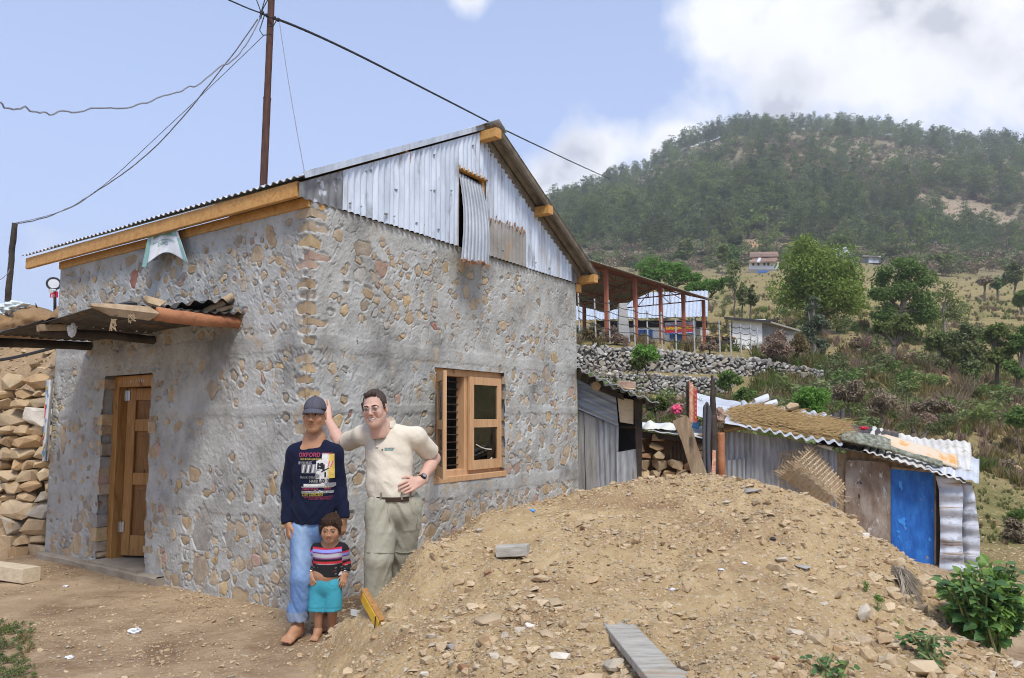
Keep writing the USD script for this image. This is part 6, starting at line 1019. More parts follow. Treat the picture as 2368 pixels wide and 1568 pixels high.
# the two dry stone retaining walls, stone by stone
flat('wall_gap', (.13, .12, .11), rough=.95)
GST = []
for k, c in enumerate(((.38, .365, .335), (.29, .275, .25), (.46, .445, .41), (.37, .32, .255), (.23, .215, .195))): GST.append(flat(f'wall_stone_{"abcde"[k]}', c, rough=.92, var=.25, scale=2.0, bump=.4, bscale=10))
def retain(name, lab, top, bot, Y, xs, seed, step):
    rs = np.random.RandomState(seed); th = Thing(name, lab, 'wall', at((xs[0] + xs[1]) / 2, np.interp((xs[0] + xs[1]) / 2, *bot), Y)); small = []; X = np.linspace(*xs, 40)
    G = np.array([[at(x, np.interp(x, *top) + 2, Y + .25) + A3([0, .4, .0]), at(x, np.interp(x, *top) + 2, Y + .25), at(x, np.interp(x, *bot) + 8, Y + .12)] for x in X]); th.part('backing', (G.reshape(-1, 3), grid_faces(40, 3)), 'wall_gap')
    pts = []
    for _ in range(9000):
        x = rs.uniform(*xs); t0, b0 = np.interp(x, *top), np.interp(x, *bot); y = rs.uniform(t0, b0 + 5); r = step * rs.choice([.62, .85, 1, 1.25])
        if all((x - a) ** 2 + (1.15 * (y - b)) ** 2 > (.86 * (r + c)) ** 2 for a, b, c in pts): pts.append((x, y, r))
    pts.sort(key=lambda p: -p[2])
    for k, (x, y, r) in enumerate(pts):
        w = 2.7 * r / FPX * Y; m = rock(rs, (w * rs.uniform(.95, 1.25), .24, w * rs.uniform(.8, 1.0)), 12, .7); m = (rotz(m[0], rs.uniform(-.3, .3)) @ A3([[1, 0, .2 * rs.normal()], [0, 1, 0], [0, 0, 1]]) + at(x, y, Y + .1), m[1]); mt = GST[rs.choice(5, p=[.34, .24, .16, .16, .10])]
        if k < 280: th.part('stone', m, mt)
        else: small.append((m, mt))
    for g in GST:
        s = [m for m, mt in small if mt is g]
        if s: th.part('small_stones', join(s), g, kind='stuff')
retain('terrace_wall', 'upper dry stone retaining wall of grey stones below the shelter', ([1330, 1540, 1780, 1905], [796, 811, 833, 858]), ([1330, 1540, 1730, 1905], [862, 874, 882, 892]), 36.4, (1322, 1900), 3, 5.3)
retain('terrace_wall', 'lower dry stone retaining wall of grey stones above the bank', ([1330, 1384, 1540, 1690], [860, 863, 867, 875]), ([1330, 1459, 1540, 1690], [902, 910, 926, 928]), 32.4, (1325, 1692), 5, 5.0)
# distant houses on the hillside
flat('far_rust', (0.24, 0.15, 0.11), rough=.85, var=.25, scale=.6); flat('far_grey', (0.22, 0.20, 0.18), rough=.9); flat('far_window', (0.05, 0.045, 0.04), rough=.8); flat('far_zinc', (0.52, 0.55, 0.6), rough=.6)
p1 = Pl(1728, 190, 1800, 188); h1 = Thing('hillside_house', 'white two storey farmhouse with rusty roofs half hidden by the big tree', 'house', p1(1760, 632))
h1.part('wall', fbox(p1, 1733, 603, 1800, 625, 0, 8), 'white_wash'); h1.part('lower_wall', fbox(p1, 1731, 623, 1800, 633, .5, 6), 'far_grey'); h1.part('blue_tarp', fbox(p1, 1752, 626, 1776, 631, 1.2, .3), 'far_blue'); h1.part('upper_wall', fbox(p1, 1736, 588, 1795, 599, -4, 4), 'far_grey')
h1.part('roof', fan([p1(1731, 606, 1.2), p1(1800, 603, 1.2), p1(1795, 594, -4), p1(1742, 596, -4)], ZV, .3), 'far_rust'); h1.part('roof', fan([p1(1733, 593, -3), p1(1800, 591, -3), p1(1798, 582, -8), p1(1735, 583, -8)], ZV, .3), 'far_rust', label='upper rusty roof'); h1.part('roof_sheet', fan([p1(1749, 604.5, 1.4), p1(1757, 604, 1.4), p1(1760, 595, -3.7), p1(1754, 595, -3.7)], ZV, .3), 'far_zinc')
for x in (1741, 1753, 1767, 1776): w = h1.part('window', fbox(p1, x - 2.3, 608, x + 2.3, 614.5, .1, .2), 'far_window'); h1.part('window_sill', fbox(p1, x - 3, 614.5, x + 3, 615.6, .2, .2), 'white_wash', parent=w)
h1.part('window', fbox(p1, 1757, 590, 1762, 594, -3.8, .2), 'far_window')
p2 = Pl(1928, 206, 1965, 205); h2 = Thing('metal_shed', 'pale blue-white metal shed right of the big tree crown', 'shed', p2(1945, 598)); h2.part('wall', fan([p2(1925, 578), p2(1937, 574), p2(1938, 597), p2(1925, 594)], p2.n, 5), 'far_zinc'); h2.part('front_wall', fan([p2(1940, 578), p2(1956, 574), p2(1965, 584), p2(1965, 597), p2(1942, 596)], p2.n, 6), 'far_zinc'); h2.part('roof', fan([p2(1938, 577, .3), p2(1957, 572, .3), p2(1953, 571, -6), p2(1935, 575, -6)], ZV, .2), 'zinc'); h2.part('door', fbox(p2, 1962, 590, 1965, 597, .2, .2), 'far_blue'); 
for x in (1972, 1977): h2.part('yard_post', tube([p2(x, 600), p2(x, 583)], .12, 5), 'black_wood')
p3 = Pl(1995, 206, 2040, 206); h3 = Thing('metal_shed', 'small flat roofed pale metal shed standing alone on the slope', 'shed', p3(2020, 606)); h3.part('wall', fbox(p3, 2008, 592, 2036, 608, 0, 5), 'far_zinc'); h3.part('roof', fan([p3(1991, 591, .6), p3(2030, 592, .6), p3(2040, 606, .3), p3(2032, 592, -5), p3(1995, 590, -5)], ZV, .25), 'far_grey'); h3.part('side_wall', fan([p3(2034, 594, .2), p3(2039, 606, .2), p3(2039, 607, -4), p3(2034, 594, -4)], p3.d, .2), 'far_window')
p4 = Pl(1740, 330, 1830, 330)
for a, b, y, lab in ((1737, 1752, 487, 'tiny pale roof among the pines, left one'), (1808, 1826, 491, 'tiny pale roof among the pines, right one')): h = Thing('forest_hut', lab, 'hut', p4((a + b) / 2, y + 8)); h.part('roof', fan([p4(a, y, .5), p4(b, y + 1.5, .5), p4(b - 1, y - 2, -5), p4(a + 1, y - 3, -5)], ZV, .3), 'far_zinc'); h.part('wall', fbox(p4, a + 1, y, b - 1, y + 9, 0, 4), 'far_grey')
# ---------------------------------------------------------------- trees, shrubs and grass
leafy('pine_green', (0.15, 0.195, 0.058), (0.26, 0.30, 0.10), transl=.45, rnd=.45); leafy('pine_blue', (0.135, 0.175, 0.078), (0.235, 0.275, 0.125), transl=.45, rnd=.45)
leafy('tree_green', (0.17, 0.235, 0.048), (0.36, 0.41, 0.11)); leafy('mid_green', (0.145, 0.23, 0.06), (0.29, 0.385, 0.12)); leafy('bright_green', (0.14, 0.27, 0.05), (0.27, 0.42, 0.10)); leafy('grey_green', (0.12, 0.15, 0.09), (0.23, 0.27, 0.17)); leafy('olive', (0.16, 0.20, 0.06), (0.31, 0.34, 0.125))
leafy('dry_brown', (0.24, 0.19, 0.125), (0.40, 0.32, 0.22), transl=.1, rnd=.25); leafy('dry_red', (0.24, 0.165, 0.12), (0.40, 0.29, 0.21), transl=.1); leafy('dry_grass', (0.20, 0.155, 0.065), (0.36, 0.28, 0.14), transl=.2, rnd=.25); leafy('green_grass', (0.10, 0.13, 0.03), (0.20, 0.22, 0.07), transl=.25, rnd=.25); leafy('scrub_green', (0.165, 0.195, 0.08), (0.30, 0.325, 0.15), transl=.25, rnd=.3); leafy('nettle', (0.05, 0.115, 0.025), (0.11, 0.21, 0.055), transl=.35, rough=.5)
flat('bark', (0.14, 0.115, 0.09), rough=.95, var=.3); flat('bark_pale', (0.27, 0.24, 0.20), rough=.95, var=.3)
def leaves(rs, C, R, n, size, asp=.45, up=.5, hollow=.55):
    """n leaf blades spread through the clumps with centres C and radii R (k,3)"""
    k = rs.choice(len(C), n, p=(R.prod(1) ** .67) / (R.prod(1) ** .67).sum()); d = rs.normal(size=(n, 3)); d /= np.linalg.norm(d, axis=1, keepdims=True); rad = hollow + (1 - hollow) * rs.rand(n, 1) ** .6
    p = C[k] + d * R[k] * rad; a = d * .6 + rs.normal(size=(n, 3)) * .7; a[:, 2] -= .25; a /= np.linalg.norm(a, axis=1, keepdims=True); nn = rs.normal(size=(n, 3)) * .8 + A3([0, 0, up]) + d * .5; b = np.cross(a, nn); b /= np.maximum(np.linalg.norm(b, axis=1, keepdims=True), 1e-6)
    s = size * rs.uniform(.6, 1.3, (n, 1)); v = np.stack([p - a * s / 2, p + b * s * asp / 2, p + a * s / 2, p - b * s * asp / 2], 1).reshape(-1, 3); i = np.arange(n)[:, None] * 4
    return v, np.concatenate([i + A3([0, 1, 2]).astype(int), i + A3([0, 2, 3]).astype(int)])
def limb(a, b, r0, r1, seed, n=7, wob=.08):
    a, b = np.asarray(a, float), np.asarray(b, float); t = np.linspace(0, 1, n)[:, None]; L_ = np.linalg.norm(b - a); p = a + (b - a) * t + (np.stack([fbm(np.concatenate([t * 2.2, 0 * t + seed, 0 * t + k * 9], 1), 3, seed) for k in range(3)], 1) - .5) * L_ * wob * 4 * np.minimum(t, 1 - t * .6)
    return tube(p, np.linspace(r0, r1, n), 6)
def pine(seed, rounded):
    rs = np.random.RandomState(seed); C, R = [], []; n = 26
    for k in range(n):
        t = (k + .5) / n; z = .16 + .82 * t; r = (.27 * (1 - t) ** .75 + .03) if not rounded else .25 * math.sqrt(max(.02, 1 - ((z - .62) / .42) ** 2)); a = rs.uniform(0, 6.28); q = r * rs.uniform(.35, 1.0); C.append((math.cos(a) * q, math.sin(a) * q, z + rs.uniform(-.02, .02))); s = rs.uniform(.07, .115) * (1.25 - .5 * t); R.append((s * 1.25, s * 1.25, s * .62))
    lf = leaves(rs, np.array(C), np.array(R), 620, .062, .42, .8, .2); w = tube([(0, 0, -.06), (.005, 0, .5), (0, 0, .96)], [.012, .009, .003], 5)
    br = [tube([(0, 0, c[2] - .03), c], [.004, .002], 3) for c in C[::2]]; return lf, join([w] + br)
def bush(seed, n=300, size=.13, clumps=9, wood=True):
    rs = np.random.RandomState(seed); C = np.stack([rs.uniform(-.32, .32, clumps), rs.uniform(-.32, .32, clumps), rs.uniform(.2, .72, clumps)], 1); R = np.stack([rs.uniform(.16, .28, clumps)] * 2 + [rs.uniform(.13, .22, clumps)], 1)
    return leaves(rs, C, R, n, size, .5, .5, .3)
def twigs(seed, n=70):
    rs = np.random.RandomState(seed); m = []
    for k in range(n): a = rs.uniform(0, 6.28); q = rs.uniform(.1, .5); p = A3([math.cos(a) * q, math.sin(a) * q, rs.uniform(.4, 1)]); m.append(tube([(0, 0, -.05), p * A3([.45, .45, .6]), p + rs.normal(size=3) * .08], [.013, .008, .003], 3, False))
    return join(m)
def tuft(seed, n=26, w=.05):
    rs = np.random.RandomState(seed); v, f = [], []
    for k in range(n):
        a, q = rs.uniform(0, 6.28), rs.uniform(0, .25); b = A3([math.cos(a) * q, math.sin(a) * q, -.03]); t = b + A3([rs.normal(0, .28), rs.normal(0, .28), rs.uniform(.5, 1)]); s = rs.uniform(0, 3.14); sd = A3([math.cos(s), math.sin(s), 0]) * w / 2; m = (b + t) / 2 + A3([0, 0, .1]); i = len(v); v += [b - sd, b + sd, m + sd * .8, m - sd * .8, t]; f += [(i, i + 1, i + 2), (i, i + 2, i + 3), (i + 3, i + 2, i + 4)]
    return np.array(v), np.array(f)
# ---- where lines of sight meet the land, many at once
def on_land_many(px, py, lo=12.5, hi=900):
    Y = np.geomspace(lo, hi, 360); d = FW * FPX + RT * (px - PW / 2)[:, None] - UP * (py - PH / 2)[:, None]; d = d / d[:, 1:2]; P = np.zeros((len(px), 3)); ok = np.zeros(len(px), bool)
    for a in range(0, len(px), 2000):
        Q = CAMP + d[a:a + 2000, None, :] * Y[None, :, None]; b = Q[..., 2] < land(Q[..., 0], Q[..., 1], False); i = b.argmax(1); ok[a:a + 2000] = b.any(1) & (i > 0); P[a:a + 2000] = Q[np.arange(len(i)), i]
    P[:, 2] = land(P[:, 0], P[:, 1]); return P, ok
rs = np.random.RandomState(50)
PINES = [pine(60 + k, k % 2 == 0) for k in range(6)]
n = 6000; px, py = rs.uniform(1020, 2480, n), rs.uniform(285, 625, n); P, ok = on_land_many(px, py, 150); dist = np.hypot(P[:, 0], P[:, 1]); scar = np.linalg.norm(P - SCAR, axis=1); trk = np.linalg.norm(P - TRACK, axis=1)
nz = fbm(np.stack([P[:, 0] * .012, P[:, 1] * .012, 0 * dist], 1), 3, 5); want = np.clip(.80 * np.clip((dist - 240) / 160, 0, 1) * np.clip((nz - .36) * 6, .12, 1), 0, 1) * (scar > 26) * (trk > 26); lowpart = (px > 1900) & (py > 470); want = np.where(lowpart, want * .35, want)
ok &= rs.rand(n) < want; P, dist = P[ok], dist[ok]
# a line of trees along the skyline
sk_px = rs.uniform(1020, 2440, 480); best = []
for x in sk_px:
    a = math.atan((x - PW / 2) / FPX); r = np.linspace(560, 830, 60); z = land(r * math.sin(a), r * math.cos(a)); e = (z - EYE) / r; k = int(np.argmax(e)); k = max(0, k - rs.randint(0, 4)); best.append((r[k] * math.sin(a), r[k] * math.cos(a), z[k]))
P = np.vstack([P, np.array(best)]); H_ = rs.uniform(10, 17.0, len(P)) * np.where(rs.rand(len(P)) < .25, .7, 1) * np.concatenate([np.ones(len(dist)), np.full(len(best), 1.05)]); wide = rs.uniform(.85, 1.4, len(P)); dist = np.hypot(P[:, 0], P[:, 1])
q_ = P - CAMP; shown = PW / 2 + FPX * (q_ @ RT) / (q_ @ FW); order = np.argsort(-(H_ / dist) * ((shown > 1262) & (shown < 2380))); srcs = {}; pm = lambda k: ('pine_green', 'pine_blue')[k % 2]
for j, i in enumerate(order[:298]):
    k = j % 6; loc = P[i]; q_ = loc - CAMP; qx = PW / 2 + FPX * (q_ @ RT) / (q_ @ FW); qy = PH / 2 - FPX * (q_ @ UP) / (q_ @ FW); sky_ = dist[i] > 555
    zone = ('on the skyline of the far hill, ' + ('left shoulder' if qx < 1640 else 'middle of the crest' if qx < 2010 else 'right end of the crest')) if sky_ else 'on the far slope ' + ('behind the gable roof edge' if qx < 1450 else 'above the open shelter' if qx < 1700 else 'above the farmhouse' if qx < 1830 else 'above the big round tree' if qx < 2050 else 'left of the landslide scar' if qx < 2160 else 'above the landslide scar' if qy < 440 else 'around and below the landslide scar')
    lab = ('round crowned yellowish green pine ' if k % 2 == 0 else 'pointed bluish green pine ') + zone; grp = 'pines along the skyline' if sky_ else 'pines on the far slope'
    if k not in srcs:
        t = Thing('pine_tree', lab, 'tree', (0, 0, 0), grp); t.part('trunk', PINES[k][1], 'bark'); t.part('crown', PINES[k][0], pm(k)); srcs[k] = t.path; pose(UsdGeom.Xformable(t.prim), loc, rs.uniform(0, 360), (H_[i] * wide[i], H_[i] * wide[i], H_[i]))
    else: place(srcs[k], 'pine_tree', loc, rs.uniform(0, 360), (H_[i] * wide[i], H_[i] * wide[i], H_[i]), lab, grp, 'tree')
rest = order[298:]; scatter('far_pines', [p[0] for p in PINES] + [PINES[0][1]], [pm(k) for k in range(6)] + ['bark'], P[rest], rs.uniform(0, 6.28, len(rest)), np.stack([H_[rest] * wide[rest]] * 2 + [H_[rest]], 1), 'the rest of the pine forest on the far hill', rs.choice(6, len(rest)))
BUSH = [bush(100 + k) for k in range(5)]; TW = [twigs(120 + k) for k in range(2)]
n = 10200; px, py = rs.uniform(1020, 2480, n), rs.uniform(300, 640, n); P, ok = on_land_many(px, py, 150); dist = np.hypot(P[:, 0], P[:, 1]); ok &= (np.linalg.norm(P - SCAR, axis=1) > 22) & (np.linalg.norm(P - TRACK, axis=1) > 20) & (dist > 200) & (rs.rand(n) < np.clip((dist - 200) / 80, .12, .95)); P = P[ok]; n = len(P); s = rs.uniform(2.0, 5.2, n)
scatter('hill_scrub', BUSH + BUSH[:3], ['scrub_green', 'scrub_green', 'olive', 'scrub_green', 'grey_green', 'dry_brown', 'dry_brown', 'dry_brown'], P, rs.uniform(0, 6.28, n), np.stack([s * 1.2, s * 1.2, s], 1), 'scrub covering the far hill', rs.choice(8, n, p=[.14, .12, .10, .12, .08, .17, .14, .13]))
# grass and low growth on the near slopes
TUF = [tuft(140 + k) for k in range(4)]; TUFW = [tuft(150 + k, 34, .09) for k in range(2)]
n = 15000; px, py = rs.uniform(1290, 2480, n), rs.uniform(600, 1430, n); P, ok = on_land_many(px, py, 12.6, 260); dist = np.hypot(P[:, 0], P[:, 1]); inbuild = (np.abs(P[:, 1] - 12.8) < .6) & (px < 2200); flat_field = (px > 2060) & (dist > 9) & (dist < 24); ok &= ~inbuild & (dist > 12.9) & ~((px < 1740) & (py > 815) & (py < 928))
nz = fbm(np.stack([P[:, 0] * .15, P[:, 1] * .15, 0 * dist], 1), 3, 9); ok &= rs.rand(n) < np.where(flat_field, .5, np.clip((nz - .3) * 4, .25, 1)); P, dist, ff, nz = P[ok], dist[ok], flat_field[ok], nz[ok]; n = len(P); s = np.where(ff, rs.uniform(.06, .13, n), rs.uniform(.25, .65, n) * np.clip(dist / 30, .7, 1.3)); green = np.clip((nz - .42) * 5, 0.1, .75); kk = np.where(rs.rand(n) < green, rs.choice([2, 3], n), rs.choice([0, 1, 4, 5], n))
scatter('slope_grass', TUF + TUFW, ['dry_grass', 'dry_grass', 'green_grass', 'green_grass', 'dry_grass', 'dry_red'], P, rs.uniform(0, 6.28, n), s, 'dry and green grass on the slope', kk)
n = 1700; px, py = rs.uniform(1300, 2480, n), rs.uniform(690, 1110, n); P, ok = on_land_many(px, py, 13.2, 200); dist = np.hypot(P[:, 0], P[:, 1]); nz = fbm(np.stack([P[:, 0] * .10, P[:, 1] * .10, 0 * dist + 4], 1), 3, 19); band = (py > 780) & (py < 1010); ok &= (dist > 15) & (rs.rand(n) < np.where(band & (px > 1750), np.clip((nz - .38) * 4, .05, .6), np.clip((nz - .47) * 4, .03, .5))) & ~((px < 1900) & (py > 795) & (py < 925)) & ~((px > 2050) & (py > 1000)) & ~((dist > 36) & (dist < 75) & (px < 1790)); P = P[ok]; n = len(P); s = rs.uniform(.5, 1.5, n)
scatter('slope_scrub', BUSH[:4] + TW + [BUSH[4], BUSH[2]], ['scrub_green', 'olive', 'mid_green', 'scrub_green', 'dry_brown', 'dry_red', 'dry_brown', 'dry_red'], P, rs.uniform(0, 6.28, n), np.stack([s * 1.15, s * 1.15, s * .9], 1), 'low scrub and dry brush on the slope', rs.choice(8, n, p=[.2, .18, .12, .14, .10, .10, .10, .06]))
# pebbly soil of the terraced field
n = 5000; px, py = rs.uniform(2060, 2480, n), rs.uniform(1100, 1440, n); P, ok = on_land_many(px, py, 7, 30); P = P[ok]; n = len(P)
scatter('field_clods', P8, M8, P, rs.uniform(0, 6.28, n), rs.uniform(.02, .07, n), 'clods and stones on the terraced field', rs.choice(16, n))
# ---- single trees and shrubs
def tree(name, lab, cat, base, Y, crowns, mat, nleaf, size, r0, bark='bark', asp=.45, clump=.46, fork=None, group=None, hollow=.1, seed=1):
    """a tree standing at a pixel of the photograph; crowns = (px, py, half width, half height) of each part of its outline"""
    rs = np.random.RandomState(seed); b = at(*base, Y); b[2] = min(b[2], float(land(b[0], b[1]))) ; t = Thing(name, lab, cat, b, group); k = Y / FPX; C, R = [], []; tops = []
    for cx, cy, rx, ry in crowns:
        c = at(cx, cy, Y); m = max(5, int(26 * rx * ry / 9000) + 7)
        for _ in range(m):
            d = rs.normal(size=3); d /= np.linalg.norm(d); q = rs.uniform(.35, .85); p = c + d * A3([rx, rx * .9, ry]) * k * q; C.append(p); s = rs.uniform(.75, 1.25) * clump * min(rx, ry) * k; R.append((s * 1.15, s * 1.15, s * .8))
        tops.append((c, ry * k))
    C, R = np.array(C), np.array(R); f = at(*fork, Y) if fork else b + (tops[0][0] - b) * .5; w = [limb(b - A3([0, 0, .15]), f, r0, r0 * .75, seed)]
    for c, ry in tops: w.append(limb(f, c, r0 * .7, r0 * .25, seed + 1))
    for i in rs.choice(len(C), min(len(C), 26), False): c = tops[int(np.argmin([np.linalg.norm(C[i] - q[0]) for q in tops]))][0]; a = f + (c - f) * rs.uniform(.3, .9); w.append(limb(a, C[i], r0 * .28, r0 * .06, seed + i, 5))
    t.part('trunk', join(w), bark, smooth=True); t.part('crown', leaves(rs, C, R, nleaf, size, asp, .5, hollow), mat); return t
tree('broad_tree', 'large round leafy tree standing alone on the slope behind the white hut', 'tree', (1905, 798), 58, [(1890, 640, 92, 88), (1850, 600, 62, 58), (1925, 670, 78, 72), (1840, 680, 55, 52), (1862, 574, 38, 34), (1960, 690, 48, 44), (1900, 735, 55, 34)], 'tree_green', 21000, .27, .28, fork=(1898, 740), seed=3, hollow=.3)
tree('broad_tree', 'dark green forked tree right of the large round tree', 'tree', (2075, 765), 60, [(2045, 670, 38, 55), (2110, 650, 46, 50), (2090, 618, 30, 26), (2125, 715, 42, 40), (2048, 725, 34, 32)], 'mid_green', 12000, .26, .22, fork=(2085, 720), seed=5, clump=.5, hollow=.05)
tree('bare_tree', 'thin grey half bare tree right of the dark forked tree', 'tree', (2185, 775), 60, [(2180, 700, 34, 50), (2210, 720, 30, 42)], 'olive', 900, .26, .14, 'bark_pale', seed=7)
tree('slender_tree', 'slender grey green tree in front of the large round tree', 'tree', (1884, 875), 42, [(1872, 710, 20, 26), (1890, 745, 30, 30), (1872, 775, 26, 28), (1895, 805, 24, 24), (1880, 690, 12, 14)], 'grey_green', 3200, .20, .12, 'bark_pale', fork=(1880, 830), seed=9)
tree('lush_tree', 'bright green bushy tree behind the shelter roof, the taller left one', 'tree', (1545, 745), 72, [(1520, 620, 46, 36), (1560, 640, 36, 34), (1590, 640, 32, 28), (1500, 640, 30, 30)], 'bright_green', 6500, .36, .2, seed=11, asp=.3)
tree('lush_tree', 'bright green drooping tree above the right end of the shelter roof', 'tree', (1632, 745), 70, [(1625, 660, 34, 24), (1660, 655, 30, 22), (1600, 668, 24, 18)], 'bright_green', 3600, .36, .16, seed=12, asp=.3)
tree('gnarled_tree', 'gnarled dark trunked tree with a sparse crown right of the slender tree', 'tree', (2048, 840), 40, [(2060, 760, 42, 28), (2100, 765, 34, 26), (2085, 735, 26, 22), (2030, 755, 22, 20)], 'olive', 2400, .2, .16, fork=(2070, 800), seed=13)
for k, (x, y, t, s) in enumerate(((1697, 745, 590, 26), (1715, 748, 650, 18), (1735, 752, 660, 16), (1668, 620, 575, 20))):
    tree('sapling', ('tall thin sapling left of the big tree', 'short thin sapling beside the tall thin one', 'thin sapling nearest the big tree', 'pale young tree on the hill below the track')[k], 'tree', (x, y), 64 if k < 3 else 170, [(x, (y + t) / 2 - 18, s, (y - t) * .32), (x + 3, t + 18, s * .6, 20)], 'scrub_green' if k < 3 else 'olive', 700, .3 if k < 3 else .7, .09, seed=15 + k)
tree('roadside_tree', 'dense dark tree right of the gnarled tree', 'tree', (2245, 885), 42, [(2240, 795, 42, 44), (2250, 850, 34, 34), (2225, 760, 22, 18)], 'scrub_green', 4500, .22, .14, seed=21)
tree('roadside_tree', 'tree with an open light green crown near the right edge of the picture', 'tree', (2300, 890), 42, [(2290, 770, 34, 28), (2325, 790, 30, 34), (2295, 830, 34, 28)], 'olive', 3000, .22, .12, fork=(2305, 845), seed=22)
tree('roadside_tree', 'dark bushy tree cut off by the right edge of the picture', 'tree', (2352, 905), 41, [(2350, 850, 26, 30), (2362, 800, 24, 28), (2375, 770, 30, 30)], 'mid_green', 3200, .2, .12, seed=23)
tree('pale_tree', 'pale yellow green small tree between the gnarled tree and the dense dark tree', 'tree', (2170, 850), 44, [(2175, 790, 36, 34), (2195, 825, 30, 26), (2150, 775, 22, 20)], 'olive', 2200, .2, .09, 'bark_pale', seed=25)
for k, (x, y, rx, ry, Y, m, lab) in enumerate(((1690, 510, 48, 46, 330, 'pine_green', 'broad light green pine below the tiny roofs'), (1755, 512, 22, 18, 300, 'pine_blue', 'small dark round tree above the track'), (1700, 565, 18, 34, 230, 'pine_blue', 'dark narrow pine above the shelter'), (1690, 590, 22, 22, 200, 'mid_green', 'rounded tree just left of the farmhouse'), (1945, 565, 26, 24, 215, 'olive', 'yellow green tree behind the big tree crown'), (2170, 610, 42, 26, 190, 'olive', 'wide olive tree right of the flat roofed metal shed'),
                                               (2305, 655, 16, 14, 130, 'mid_green', 'small round shrub on the grass field'), (2345, 640, 22, 40, 125, 'scrub_green', 'tall dark tree at the right edge above the field'), (2360, 690, 20, 26, 105, 'tree_green', 'bright shrub at the right edge of the field'), (1580, 575, 26, 28, 240, 'olive', 'pale tree on the lower hill behind the bright green trees'), (2275, 650, 20, 12, 120, 'dry_brown', 'brown bush on the field edge'), (2080, 615, 20, 18, 205, 'scrub_green', 'dark shrub below the metal shed'))):
    tree('hill_tree', lab, 'tree', (x, y + ry * 1.15), Y, [(x, y, rx, ry), (x + rx * .3, y - ry * .3, rx * .6, ry * .6)], m, 1500, Y * .006, Y * .0016, seed=30 + k)
for k, (x, y, rx, ry, Y, m, lab, nl, sz) in enumerate(((1878, 925, 38, 44, 18, 'bright_green', 'bright green feathery bush behind the straw covered shed', 5200, .10), (1492, 815, 30, 34, 35.3, 'bright_green', 'green shrub hanging over the upper retaining wall', 1800, .2), (1475, 838, 22, 22, 35, 'green_grass', 'pale grass clump on the ledge of the retaining wall', 700, .2), (1685, 880, 26, 30, 31.5, 'mid_green', 'green climbing shrub at the end of the lower retaining wall', 2200, .16), (1725, 905, 24, 26, 28, 'mid_green', 'darker shrub below the retaining walls', 2000, .14), (1797, 795, 36, 36, 37.2, 'dry_red', 'reddish dry bush in front of the white hut', 2600, .2), (1845, 800, 24, 34, 38, 'dry_grass', 'tall tan dry grass clump beside the reddish bush', 1600, .2),
                                                       (1960, 905, 46, 30, 24, 'dry_brown', 'wide brown dry bush right of the feathery bush', 3000, .14), (2040, 930, 34, 40, 24, 'dry_brown', 'tall grey brown dry bush on the bank', 2200, .13), (2010, 985, 26, 26, 20, 'scrub_green', 'small dark green shrub on the bank above the shed', 1500, .1), (2170, 935, 60, 26, 25, 'dry_brown', 'long dark dry bush under the dense dark tree', 3000, .14), (2250, 1075, 44, 24, 23, 'mid_green', 'green bush on the terrace edge', 2600, .10), (2320, 1075, 34, 28, 23, 'dry_brown', 'brown bush beside the green terrace bush', 2000, .11), (2190, 1090, 30, 22, 22, 'dry_brown', 'low brown bush on the terrace edge', 1600, .11), (2350, 960, 30, 26, 28, 'mid_green', 'green shrub near the right edge of the bank', 1800, .13),
                                                       (1520, 935, 30, 16, 15, 'green_grass', 'green grassy clump behind the rubble hut', 1500, .09), (1420, 775, 26, 22, 38.6, 'dry_red', 'dry reddish brush on the terrace by the columns', 1600, .2), (1370, 765, 30, 22, 38.6, 'dry_grass', 'dry yellow grass at the left end of the terrace', 1400, .2), (1640, 800, 34, 12, 38.4, 'dry_red', 'low dry brush between the hall and the hut', 1400, .18), (2345, 1230, 22, 34, 13, 'dry_brown', 'brown brush at the right edge of the terraced field', 1500, .08), (2350, 1190, 18, 16, 14, 'mid_green', 'green weed clump at the right edge of the field', 1100, .07))):
    tree('shrub', lab, 'shrub', (x, y + ry * 1.0), Y, [(x, y, rx, ry), (x - rx * .3, y + ry * .25, rx * .7, ry * .7)], m, nl, sz, .02 * Y / 15, asp=.28 if 'feathery' in lab or 'dry' in lab else .45, seed=60 + k, hollow=.1)
gt = Thing('crooked_tree', 'small crooked tree leaning right on the field terrace', 'tree', at(2098, 1038, 20)); k = 20
gt.part('trunk', join([limb(at(2098, 1045, 20), at(2112, 1000, 20), .09, .07, 3), limb(at(2112, 1000, 20), at(2105, 975, 20), .06, .02, 4), limb(at(2106, 1030, 20), at(2165, 992, 20), .08, .04, 5)]), 'bark', smooth=True); rs = np.random.RandomState(4)
Cc = np.array([at(x, y, 20) for x, y in ((2165, 985), (2185, 978), (2150, 992), (2175, 995), (2200, 972), (2112, 972), (2090, 985))]); gt.part('crown', leaves(rs, Cc, np.full((7, 3), .2) * A3([1.1, 1, .7]), 1500, .08, .3, .5, .1), 'scrub_green')
